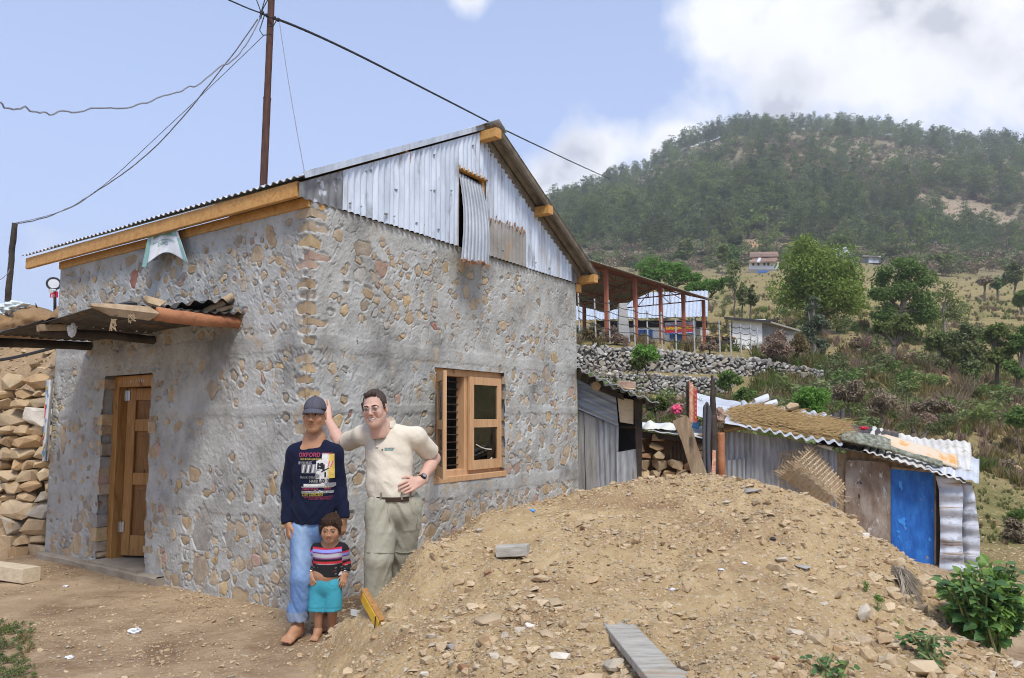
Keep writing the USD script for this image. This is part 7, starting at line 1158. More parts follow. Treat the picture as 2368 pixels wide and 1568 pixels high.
# ---- the leafy plant at the lower right, leaf by leaf, and weeds in the rubble
def blade(p, d, nrm, L_, W_):
    d = unit(d); s = unit(np.cross(d, nrm)); n_ = np.cross(s, d); q = [(0, 0, 0), (.18, .34, .02), (.42, .5, .03), (.72, .3, 0), (1, 0, -.12)]; v = [p]; 
    for t, w, z in q[1:4]: v += [p + d * L_ * t - s * W_ * w + n_ * L_ * (z + .10 * w), p + d * L_ * t + n_ * L_ * (z - .02), p + d * L_ * t + s * W_ * w + n_ * L_ * (z + .10 * w)]
    v.append(p + d * L_ + n_ * L_ * -.12); return np.array(v), np.array([(0, 2, 1), (0, 3, 2), (1, 2, 5), (1, 5, 4), (2, 3, 6), (2, 6, 5), (4, 5, 8), (4, 8, 7), (5, 6, 9), (5, 9, 8), (7, 8, 10), (8, 9, 10)])
def leaf_plant(name, lab, base, Y, spread, height, nst, nleaf, Lf, seed, top=None):
    rs = np.random.RandomState(seed); b = on_top(*base) if Y is None else at(*base, Y); t = Thing(name, lab, 'plant', b); st = []; k = b[1] / FPX
    for i in range(nst):
        e = b + A3([rs.uniform(-1, 1) * spread * k, rs.uniform(-.6, .6) * spread * k, height * k * rs.uniform(.55, 1.0)]); m = (b + e) / 2 + A3([rs.normal(0, .03), rs.normal(0, .03), .05]); pts = [b + rs.normal(size=3) * .03 * A3([1, 1, 0]), m, e]; t.part('stem', tube(pts, [.009, .007, .003], 5), 'nettle_stem'); st.append(pts)
    for i in range(nleaf):
        p0, p1, p2 = st[i % nst]; u = rs.uniform(.2, 1.0) ** .7; p = (1 - u) ** 2 * p0 + 2 * u * (1 - u) * p1 + u * u * p2; a = rs.uniform(0, 6.28); d = A3([math.cos(a), math.sin(a), rs.uniform(-.35, .3)]); q = p + d * rs.uniform(.0, .06); L_ = Lf * rs.uniform(.6, 1.2) * (1.15 - .35 * u); t.part('leaf', blade(q, d, A3([rs.normal(0, .3), -.35 + rs.normal(0, .3), 1]), L_, L_ * .72), 'nettle_leaf')
    return t
look('nettle_stem', [(0.3, (0.13, 0.17, 0.06)), (0.7, (0.2, 0.2, 0.09))], rough=.7)
n_ = {"oi": ("object_info", {}), "r": ("rgb_ramp", {"ramp": [(0, (0.045, 0.11, 0.035)), (0.5, (0.075, 0.16, 0.05)), (0.85, (0.115, 0.215, 0.06)), (1, (0.2, 0.33, 0.06))]}), "tc": ("texture_coordinate", {}), "w": ("noise_texture", {"scale": 90.0, "detail": 4.0}), "b": ("bump", {"strength": .5, "distance": .004}), "p": ("principled_bsdf", {"roughness": .5, "specular_ior_level": .3}), "t": ("translucent_bsdf", {}), "m": ("mix_closure", {"fac": .3})}
LOOK['nettle_leaf'] = usdkit.material(stage, '/World/Looks/nettle_leaf', n_, [("oi.random", "r.fac"), ("r.color", "p.base_color"), ("r.color", "t.color"), ("tc.object", "w.vector"), ("w.fac", "b.height"), ("b.normal", "p.normal"), ("p.BSDF", "m.closure1"), ("t.BSDF", "m.closure2")], surface="m.closure")
lb = leaf_plant('leafy_bush', 'lush green broad leaved plant at the lower right edge of the mound', (2285, 1530), 4.75, 84, 215, 26, 298, .092, 4); rs = np.random.RandomState(14); m = []
for i in range(520):
    a = rs.normal(size=3); a /= np.linalg.norm(a); p = at(2285 + a[0] * 84 * rs.uniform(.3, 1), 1400 - a[2] * 105 * rs.uniform(.3, 1), 4.8) + A3([0, a[1] * .2 + .05, 0]); d = a * .5 + rs.normal(size=3) * .6; m.append(blade(p, d, A3([rs.normal(0, .4), -.4, 1]), .07 * rs.uniform(.6, 1.2), .05))
lb.part('small_leaves', join(m), 'nettle_leaf', kind='stuff')
leaf_plant('weed', 'cluster of small green weeds on the lower right slope of the mound', (2140, 1520), None, 50, 55, 12, 70, .040, 5); leaf_plant('weed', 'leafy weed cut off by the bottom edge of the picture', (1918, 1572), None, 30, 42, 7, 30, .042, 6); leaf_plant('weed', 'single weed with broad leaves low on the right', (2165, 1545), None, 22, 22, 5, 14, .055, 8)
for k, (x, y, w, h, lab) in enumerate(((2030, 1415, 16, 38, 'bright feathery green tuft beside the upright block'), (2004, 1370, 10, 26, 'small dark green sprig above the feathery tuft'), (1958, 1480, 10, 8, 'tiny green sprout low on the right face'), (2170, 1355, 8, 14, 'tiny green sprig near the blue door'), (2078, 1445, 16, 14, 'green sprig among the rocks of the right slope'))):
    p = on_top(x, y); s = h / FPX * p[1]; rs_ = np.random.RandomState(k); C = np.stack([rs_.uniform(-.5, .5, 8) * w / h, rs_.uniform(-.4, .4, 8) * w / h, rs_.uniform(.2, .9, 8)], 1); m = leaves(rs_, C, np.full((8, 3), .22), 420, .13, .3, .6, .1); t = Thing('weed_tuft', lab, 'weed', p); t.part('leaves', (m[0] * s + p, m[1]), 'bright_green'); t.part('stem', tube([p - ZV * .02, p + ZV * s * .5], .003, 4), 'nettle_stem')
rs = np.random.RandomState(7); m = []
for k in range(170):
    a, b = on_top(2072 + rs.uniform(-12, 16), 1318 + rs.uniform(-6, 18)), on_top(2110 + rs.uniform(-20, 30), 1375 + rs.uniform(-22, 30)); mid = (a + b) / 2 + ZV * rs.uniform(.01, .06); m.append(tube([a + ZV * .015, mid, b + ZV * .012], [.0035, .003, .0012], 3, False))
flat('dead_frond', (0.33, 0.28, 0.21), rough=.9, var=.25); one('dead_frond', 'bundle of grey dry fronds lying on the right slope of the mound', 'frond', join(m), 'dead_frond')
# weeds in the lower left corner
n = 150; px, py = rs.uniform(-60, 80, n), rs.uniform(1462, 1600, n); ok = (px + (1568 - py) * .2 < 92 + rs.normal(0, 12, n)); px, py = px[ok], py[ok]; P = np.array([atz_ for atz_ in (CAMP + ray(a, b) * ((0.0 - EYE) / ray(a, b)[2]) for a, b in zip(px, py))]); P[:, 2] = land(P[:, 0], P[:, 1]); n = len(P)
scatter('corner_weeds', [bush(301, 90, .2), bush(302, 90, .2), TUF[1]], ['scrub_green', 'olive', 'dry_grass'], P, rs.uniform(0, 6.28, n), rs.uniform(.03, .08, n), 'dark low weeds in the lower left corner', rs.choice(3, n, p=[.5, .35, .15]))
# stones showing on the hillside
n = 1500; px, py = rs.uniform(1950, 2480, n), rs.uniform(660, 1080, n); P, ok = on_land_many(px, py, 14, 200); nz = fbm(np.stack([P[:, 0] * .12, P[:, 1] * .12, 0 * px], 1), 3, 29); ok &= (nz > .55) | ((px > 2270) & (py > 960) & (rs.rand(n) < .7)); P = P[ok]; n = len(P)
scatter('slope_stones', P8, M8, P, rs.uniform(0, 6.28, n), rs.uniform(.1, .5, n), 'pale stones showing on the slope', rs.choice(16, n))
n = 500; d = rs.normal(size=(n, 2)) * 14; P = np.stack([SCAR[0] + d[:, 0] * 1.3, SCAR[1] + d[:, 1], d[:, 0]], 1); P[:, 2] = land(P[:, 0], P[:, 1]); scatter('landslide_rocks', P8, M8, P, rs.uniform(0, 6.28, n), rs.uniform(.4, 2.0, n), 'rocks on the bare landslide scar of the far hill', rs.choice(16, n))
# ---------------------------------------------------------------- people: bodies shaped as one continuous surface
class Field:
    """a smooth union of tapered limbs and rounded masses, turned into one mesh"""
    def __init__(s, lo, hi, h):
        s.lo, s.h = np.asarray(lo, float), h; n = np.ceil((np.asarray(hi) - s.lo) / h).astype(int) + 1; s.n = n; s.F = np.full(n, 0.5, np.float32); s.ax = [s.lo[k] + np.arange(n[k]) * h for k in range(3)]
    def block(s, lo, hi):
        i0 = np.clip(np.floor((lo - s.lo) / s.h).astype(int), 0, s.n); i1 = np.clip(np.ceil((hi - s.lo) / s.h).astype(int) + 1, 0, s.n); sl = tuple(slice(a, b) for a, b in zip(i0, i1))
        return sl, np.stack(np.meshgrid(*[s.ax[k][sl[k]] for k in range(3)], indexing='ij'), -1)
    def mix(s, sl, d, k, op):
        f = s.F[sl]
        if op == 'sub': d = -d; h = np.clip(.5 - .5 * (d - f) / max(k, 1e-6), 0, 1); s.F[sl] = f * (1 - h) + d * h + k * h * (1 - h) if False else np.where(k > 0, np.maximum(f, d) + np.maximum(k - np.abs(f - d), 0) ** 2 / (4 * max(k, 1e-6)), np.maximum(f, d)); return
        s.F[sl] = np.minimum(f, d) - (np.maximum(k - np.abs(f - d), 0) ** 2 / (4 * k) if k > 0 else 0)
    def cap(s, a, b, ra, rb=None, k=.02, op='add', flat=False, sq=None):
        """tapered limb from a to b; flat = cut square at b; sq = (direction, factor) flattens it along a direction"""
        a, b = np.asarray(a, float), np.asarray(b, float); rb = ra if rb is None else rb; R = max(ra, rb) * (1 if sq is None else max(1, 1 / 1)) + k * 2 + s.h * 3; sl, P = s.block(np.minimum(a, b) - R, np.maximum(a, b) + R)
        if 0 in P.shape: return
        ab = b - a; q = P - a; t = np.clip((q @ ab) / max(ab @ ab, 1e-12), 0, 1); w = q - t[..., None] * ab
        if sq is not None: e = unit(sq[0]); c = w @ e; w = w + (c * (1 / sq[1] - 1))[..., None] * e
        d = np.linalg.norm(w, axis=-1) - (ra + (rb - ra) * t)
        if sq is not None: d = d * min(1, sq[1] ** .5)
        if flat: d = np.maximum(d, (P - b) @ unit(ab))
        s.mix(sl, d, k, op)
    def ell(s, c, r, k=.02, op='add', rot=None):
        c, r = np.asarray(c, float), np.asarray(r, float); R = r.max() + k * 2 + s.h * 3; sl, P = s.block(c - R, c + R)
        if 0 in P.shape: return
        q = P - c; q = q @ rot if rot is not None else q; k0 = np.linalg.norm(q / r, axis=-1); k1 = np.linalg.norm(q / r ** 2, axis=-1); d = np.where(k1 > 1e-9, k0 * (k0 - 1) / np.maximum(k1, 1e-9), -r.min()); s.mix(sl, d, k, op)
    def cut(s, p, n, k=0.0):
        sl, P = s.block(s.lo, s.lo + s.n * s.h); d = (P - p) @ unit(n); s.F = np.maximum(s.F, d).astype(np.float32) if k == 0 else s.F
    def wrinkle(s, fn):
        m = np.abs(s.F) < .05; idx = np.argwhere(m); P = s.lo + idx * s.h; s.F[m] += fn(P)
    def mesh(s, it=1):
        F = s.F; i = F < 0; n = F.shape; c = np.zeros((n[0]-1, n[1]-1, n[2]-1), np.int8); S = np.zeros(c.shape + (3,), np.float32); offs = list(np.ndindex(2, 2, 2))
        vw = lambda o: tuple(slice(o[k], n[k] - 1 + o[k]) for k in range(3))
        for a in offs:
            for k in range(3):
                if a[k]: continue
                b = tuple(1 if q == k else a[q] for q in range(3)); fa, fb = F[vw(a)], F[vw(b)]; x = (fa < 0) != (fb < 0); t = np.where(x, fa / np.where(x, fa - fb, 1), 0); c += x
                for q in range(3): S[..., q] += np.where(x, a[q] + (t if q == k else 0), 0)
        on = c > 0; idx = np.full(c.shape, -1); idx[on] = np.arange(on.sum()); v = (np.argwhere(on) + S[on] / c[on][:, None]) * s.h + s.lo; fs = []
        for k in range(3):
            u, w = (k + 1) % 3, (k + 2) % 3; sa = [slice(1, n[q] - 1) for q in range(3)]; sb = list(sa); sa[k] = slice(0, n[k] - 1); sb[k] = slice(1, n[k]); A, B = i[tuple(sa)], i[tuple(sb)]; e = np.argwhere(A != B); st = A[A != B]
            base = e + A3([0 if q == k else 1 for q in range(3)]).astype(int); g = lambda du, dw: idx[tuple((base - A3([du if q == u else dw if q == w else 0 for q in range(3)]).astype(int)).T)]
            q4 = np.stack([g(1, 1), g(0, 1), g(0, 0), g(1, 0)], 1); q4[~st] = q4[~st][:, ::-1]; fs.append(q4)
        q = np.vstack(fs); fc = np.vstack([q[:, [0, 1, 2]], q[:, [0, 2, 3]]]); v = v.astype(float)
        if it:
            from scipy.sparse import coo_matrix
            e = np.vstack([q[:, [0, 1]], q[:, [1, 2]], q[:, [2, 3]], q[:, [3, 0]]]); e = np.vstack([e, e[:, ::-1]]); W = coo_matrix((np.ones(len(e)), (e[:, 0], e[:, 1])), (len(v), len(v))).tocsr(); dg = np.maximum(np.asarray(W.sum(1)), 1e-9)
            for _ in range(it * 4):
                for lam in (.5, -.52): v = v + lam * (np.asarray(W @ v) / dg - v)
        return v, fc
def Rot(yaw=0, pitch=0, roll=0):
    cy, sy, cp, sp, cr, sr = math.cos(yaw), math.sin(yaw), math.cos(pitch), math.sin(pitch), math.cos(roll), math.sin(roll)
    return A3([[cy, -sy, 0], [sy, cy, 0], [0, 0, 1]]) @ A3([[1, 0, 0], [0, cp, -sp], [0, sp, cp]]) @ A3([[cr, 0, sr], [0, 1, 0], [-sr, 0, cr]])
def head_field(style):
    """a head about 0.235 m tall in its own frame: x to the picture's right, the face towards -y, origin between the ears"""
    child, big = style == 'child', style == 'older'; f = Field((-.115, -.15, -.20), (.115, .13, .16), .0032); w = 1.06 if child else .94 if style == 'young' else 1.0; j = .86 if child else 1.12 if big else .92
    f.ell((0, .018, .045), (.074 * w, .094, .083), 0); f.ell((0, -.028, -.022), (.064 * w, .070, .078 if not child else .066), .03); f.cap((0, -.055, -.075 if not child else -.062), (0, -.066, -.092 if not child else -.076), .036 * j, .026 * j, .03)
    for s in (-1, 1):
        f.cap((s * .052 * w, .0, -.045), (s * .022 * j, -.058, -.088 if not child else -.07), .022, .018, .025); f.ell((s * .038 * w, -.062, -.026), (.022, .02, .02 if not child else .026), .022)          # jaw, cheek
        f.cap((s * .014, -.090 if child else -.092, .028), (s * .046 * w, -.078, .027), .004 if child else .009, .004 if child else .008, .014); f.ell((s * .031 * w, -.098, .008), (.018, .014, .0115), .010, 'sub'); f.ell((s * .030 * w, -.0815, .0085), (.0135, .0125, .0125), .003)  # brow, socket, lid
        f.ell((s * .077 * w, .012, -.004), (.010, .021, .032), .006, rot=Rot(s * .35)); f.ell((s * .086 * w, .006, .0), (.008, .011, .018), .004, 'sub'); f.ell((s * .0115, -.103, -.027), (.0085, .009, .0075), .006)
    f.cap((0, -.094, .022), (0, -.112 if not child else -.100, -.019), .0075, .0098 if not child else .0085, .012); f.ell((0, -.112 if not child else -.101, -.022), (.0105, .010, .0085), .006)
    my = -.053 if not child else -.047
    if big:   # smiling: lips drawn back and up
        for s in (-1, 1): f.cap((s * .033, -.074, my + .007), (0, -.093, my + .001), .0045, .0045, .006); f.cap((s * .031, -.075, my + .001), (0, -.092, my - .017), .0045, .0065, .006)
        f.ell((0, -.098, my - .005), (.029, .0115, .0080), .002, 'sub')
        for s in (-1, 1): f.cap((s * .022, -.094, -.025), (s * .036, -.078, my - .004), .004, .004, .008, 'sub')
    else:
        lw = .019 if child else .026; yl = .0 if child else .004
        for s in (-1, 1): f.cap((s * lw, -.079, my - .001), (0, -.0945 + yl, my + .004), .0035, .0055, .007); f.cap((s * lw * .85, -.080, my - .008), (0, -.094 + yl, my - .011), .004, .0065, .007)
        f.cap((-lw * .9, -.0895, my - .0035), (0, -.1005 + yl, my - .0035), .0012, .0016, .002, 'sub'); f.cap((lw * .9, -.0895, my - .0035), (0, -.1005 + yl, my - .0035), .0012, .0016, .002, 'sub')
    f.cap((0, .022, -.06), (0, .034, -.17), .042 if child else .056 if big else .047, .042 if child else .057 if big else .050, .03)
    return f
def head_tone(v, style, skin):
    t = np.tile(np.asarray(skin, float), (len(v), 1)); my = -.047 if style == 'child' else -.053; child = style == 'child'
    def blend(c, r, col, a):
        nonlocal t; d = np.linalg.norm((v - np.asarray(c)) / np.asarray(r), axis=1); m = np.clip(1.5 - d, 0, 1)[:, None] * a; t = t * (1 - m) + np.asarray(col) * m
    sk = np.asarray(skin)
    blend((0, -.093, my - .004), (.024, .02, .0095), sk * A3([.78, .50, .50]), .75); [blend((s * .04, -.075, -.03), (.022, .03, .018), sk * A3([1.0, .72, .68]), .45) for s in (-1, 1)]; blend((0, -.112, -.02), (.014, .02, .014), sk * A3([1, .78, .74]), .4)
    if style == 'young': blend((0, -.085, my - .012), (.034, .05, .03), sk * .72, .30); blend((0, -.1, my + .013), (.018, .02, .006), sk * .4, .4)
    [blend((s * .03, -.09, .008), (.016, .02, .010), sk * .62, .35) for s in (-1, 1)]; return np.clip(t, 0, 1)
def finger(f, base, d, down, ln, r, curl):
    """three joints bending towards 'down'"""
    p = np.asarray(base, float); a = 0.0; d, down = unit(d), unit(down)
    for L_, rr, c in zip((.44, .31, .25), (1, .9, .8), curl):
        a += c; q = p + (d * math.cos(a) + down * math.sin(a)) * ln * L_; f.cap(p, q, r * rr, r * rr * .92, .0025); p = q
def hand(f, wrist, d, palm, thumb, sc=1.0, curl=(.25, .45, .35), spread=.10, tc=.5, wr=.027):
    """wrist; d towards the knuckles; palm = the way the palm faces; thumb = the side the thumb is on"""
    d = unit(d); palm = unit(palm - d * (palm @ d)); th = unit(thumb - d * (thumb @ d) - palm * (thumb @ palm)); w = np.asarray(wrist, float); kn = w + d * .088 * sc
    for k in (-.030, -.010, .010, .030): f.cap(w + d * .012 * sc + th * k * .7 * sc, kn + th * k * 1.0 * sc, .0135 * sc, .0115 * sc, .012)
    f.cap(w - d * .03 * sc, w + d * .02 * sc, wr * sc, .024 * sc, .02, sq=(palm, .72))
    for k, ln in ((.033, .070), (.0115, .080), (-.0105, .074), (-.0315, .058)): finger(f, kn + th * k * sc - palm * .002, d + th * k * spread * 30 * .1, palm, ln * sc, .0088 * sc, curl)
    b = w + d * .025 * sc + th * .024 * sc + palm * .006 * sc; m1 = b + unit(th * .75 + d * .75 + palm * .25) * .040 * sc; m2 = m1 + unit(d * .9 + th * (.45 - tc * .5) + palm * .35 * tc) * .032 * sc; m3 = m2 + unit(d * .95 + th * (.1 - tc * .5) + palm * .3 * tc) * .026 * sc
    f.cap(b, m1, .0145 * sc, .011 * sc, .012); f.cap(m1, m2, .0105 * sc, .0098 * sc, .003); f.cap(m2, m3, .0098 * sc, .0082 * sc, .003)
def foot(f, ankle, d, sc=1.0):
    d = unit(d * A3([1, 1, 0])); s = np.cross(d, ZV); g = A3([ankle[0], ankle[1], 0]) + ZV * (ankle[2] - .085 * sc); f.cap(ankle + ZV * .06, ankle, .036 * sc, .034 * sc, .02); f.cap(g - d * .035 * sc + ZV * .03 * sc, g + d * .02 * sc + ZV * .04 * sc, .030 * sc, .034 * sc, .025); f.cap(ankle - ZV * .01, g + d * .11 * sc + ZV * .03 * sc, .034 * sc, .026 * sc, .03)
    for k in (-.030, -.010, .012, .032): f.cap(g + ZV * .025 * sc, g + d * .125 * sc + s * k * sc + ZV * .018 * sc, .024 * sc, .0165 * sc, .015)
    return g, s
def toes(f, g, s, d, sc, inner):
    d = unit(d * A3([1, 1, 0]))
    for k, (o, ln, r) in enumerate(((.036, .055, .0125), (.014, .05, .0092), (-.003, .046, .0088), (-.019, .040, .0082), (-.034, .032, .0078))): b = g + d * .125 * sc + s * inner * o * sc + ZV * .016 * sc; f.cap(b, b + d * ln * sc * .8 - ZV * .004 * sc, r * sc * 1.05, r * sc, .002)
def union(parts):
    try:
        ms = [manifold3d.Manifold(manifold3d.Mesh(np.asarray(v, np.float32), np.asarray(f, np.uint32))) for v, f in parts]; assert all(not m.is_empty() for m in ms); u = ms[0]
        for m in ms[1:]: u = u + m
        q = u.to_mesh(); return np.array(q.vert_properties[:, :3], float), np.array(q.tri_verts, int)
    except Exception: return join(parts)
toned('skin', rough=.55, bump=.12, bscale=350, spec=.35, sss=.12, var=.06, vscale=60); toned('cloth_tone', rough=.9, bump=.5, bscale=420, spec=.15, var=.07, vscale=9, sheen=.03, folds=13.0)
flat('eye_white', (.68, .66, .63), rough=.25, bump=0, var=.02); flat('iris_dark', (.03, .018, .012), rough=.2, bump=0); flat('iris_blue', (.10, .12, .14), rough=.2, bump=0); flat('teeth', (.72, .70, .64), rough=.35, bump=0, var=.03)
look('hair_black', [(.3, (.012, .010, .009)), (.7, (.03, .025, .022))], scale=30, stretch=(4, 1, .6), rough=.5, bump=.8, bscale=60); look('hair_brown', [(.3, (.028, .014, .008)), (.7, (.085, .045, .024))], scale=34, stretch=(4, 3, .6), rough=.5, bump=.9, bscale=70); look('hair_greybrown', [(.3, (.035, .024, .018)), (.7, (.115, .080, .060))], scale=34, stretch=(3, 1, 1.2), rough=.55, bump=.9, bscale=70)
flat('cap_grey', (.085, .085, .105), rough=.85, var=.1, bump=.3, bscale=300); flat('cap_edge', (.055, .055, .07), rough=.85); flat('belt_brown', (.055, .035, .025), rough=.5); flat('silver', (.7, .7, .7), rough=.25, metal=1); flat('watch_black', (.02, .02, .022), rough=.35); flat('button', (.45, .40, .32), rough=.4); flat('white_cotton', (.66, .64, .62), rough=.9)
def face_parts(t, T, style, hp_):
    child = style == 'child'; w = 1.06 if child else .97 if style == 'young' else 1.0
    for s in (-1, 1):
        c = A3([s * .030 * w, -.0838, .0075]); e = trimesh.creation.icosphere(2, .0118); e.vertices *= A3([1, 1, .62 if child else .42 if style == 'young' else .40]); ep = t.part('eye', (T(e.vertices + c + A3([0, -.0018, 0])), e.faces), 'eye_white', smooth=True)
        ir = tube([c + A3([.0003, -.0122, -.0004]), c + A3([.0003, -.0142, -.0004])], [.0056 if child else .0048, .0046 if child else .004], 14); v = ir[0].copy(); v[:, 2] = np.clip(v[:, 2], c[2] - .0045, c[2] + (.0045 if child else .0032)); t.part('iris', (T(v), ir[1]), 'iris_blue' if style == 'older' else 'iris_dark', parent=ep, smooth=True)
        lid = tube([c + A3([s * x, -.0125 + .35 * x * x * 18, z]) for x, z in ((-.0125, .001), (-.006, .0042), (.0, .0055), (.007, .0045), (.0135, .0)) ], [.0010, .0018, .002, .0018, .001], 6); t.part('lash', (T(lid[0]), lid[1]), 'hair_black' if style != 'older' else 'hair_greybrown', parent=ep, smooth=True)
        b = tube([A3([s * x, y, z]) for x, y, z in ((.012, -.1035, .0265), (.024, -.1005, .0305), (.038, -.091, .0305), (.049, -.078, .0245))], np.array([.0028, .0036, .003, .0014]) * (.55 if child else 1), 7); t.part('eyebrow', (T(b[0]), b[1]), 'hair_black' if style == 'young' else 'hair_brown', smooth=True)
    for s in (-1, 1): n = trimesh.creation.icosphere(1, .0032); t.part('nostril', (T(n.vertices * A3([1.1, .8, .7]) + A3([s * .0062, (-.1135 if not child else -.1025), -.0305])), n.faces), 'iris_dark')
class Person:
    def __init__(s, label, base): s.t = Thing('person', label, 'person', base); s.parts = []; s.tones = []
    def head(s, style, c, scale, yaw, pitch, roll, skin):
        R_ = Rot(yaw, pitch, roll); s.T = lambda v: np.asarray(v) * scale @ R_.T + c; f = head_field(style).mesh(1); s.hv = f[0]; s.parts.append((s.T(f[0]), f[1])); s.inv = lambda p: ((p - c) @ R_) / scale; s.style, s.skin = style, skin
    def finish(s):
        m = union(s.parts); q = s.inv(m[0]); tone = head_tone(q, s.style, s.skin); far = (np.abs(q) > .16).any(1); tone[far] = np.asarray(s.skin) * A3([1.0, .97, .96]); s.t.part('body', m, 'skin', smooth=True, col=tone); face_parts(s.t, s.T, s.style, None)
def solid(t, name, f, mat, tone=None, it=1, parent=None, label=None):
    m = f.mesh(it); c = np.tile(np.asarray(tone, float), (len(m[0]), 1)) if tone is not None and not callable(tone) else tone(m[0]) if tone is not None else None; return t.part(name, m, mat, smooth=True, col=c, parent=parent, label=label), m
def crease(P, seed): n = fbm(P, 3, seed); return 1 - np.abs(n - .5) * 5
def front_depth(m, d=.008):
    """the front of a garment as a height field: y(x, z)"""
    from scipy.ndimage import gaussian_filter, grey_dilation
    v, f = m; e = np.vstack([v, v[f].mean(1)]); lo = e[:, [0, 2]].min(0); n = np.ceil((e[:, [0, 2]].max(0) - lo) / d).astype(int) + 2; g = np.full(n, 9.0); i = ((e[:, [0, 2]] - lo) / d + .5).astype(int); np.minimum.at(g, (i[:, 0], i[:, 1]), e[:, 1]); w = (g < 8.9).astype(float)
    g = gaussian_filter(np.where(w > 0, g, 0), 1.0) / np.maximum(gaussian_filter(w, 1.0), 1e-6)
    def y(x, z):
        a, b = np.clip((np.asarray(x) - lo[0]) / d, 0, n[0] - 1.01), np.clip((np.asarray(z) - lo[1]) / d, 0, n[1] - 1.01); i, j = a.astype(int), b.astype(int); s, t = a - i, b - j; return (g[i, j] * (1 - s) + g[i + 1, j] * s) * (1 - t) + (g[i, j + 1] * (1 - s) + g[i + 1, j + 1] * s) * t
    return y
def on_front(y, px, py, Y0=5.35, lift=0.0):
    """the point of a garment's front seen at a pixel of the photograph"""
    Y = Y0
    for _ in range(5): p = at(px, py, Y); Y = float(y(np.array([p[0]]), np.array([p[2]]))[0])
    return at(px, py, Y - lift)
def printed(t, parent, m, shape, o, ex, ez, mat, name='print', lift=.0025, edge=.02):
    """flat print: a 2-D mesh laid on the front of a garment"""
    q = trimesh.Trimesh(*V(shape), process=True); 
    try: vv, ff = trimesh.remesh.subdivide_to_size(q.vertices, q.faces, edge, 8)
    except Exception: vv, ff = q.vertices, q.faces
    x = o[0] + vv[:, 0] * ex; z = o[2] + vv[:, 1] * ez; y = m(x, z) - lift - vv[:, 2]; t.part(name, (np.stack([x, y, z], 1), ff), mat, parent=parent)
rect = lambda w, h: (A3([[0, 0, 0], [w, 0, 0], [w, h, 0], [0, h, 0.0]]), np.array([(0, 1, 2), (0, 2, 3)]))
for nm, c in (('ink_pink', (.62, .10, .19)), ('ink_yellow', (.68, .55, .10)), ('ink_white', (.58, .57, .55)), ('ink_grey', (.22, .22, .23)), ('ink_black', (.015, .015, .02)), ('ink_gold', (.62, .44, .10)), ('ink_teal', (.10, .32, .30))): flat(nm, c, rough=.8, bump=.1, var=.15, scale=40)

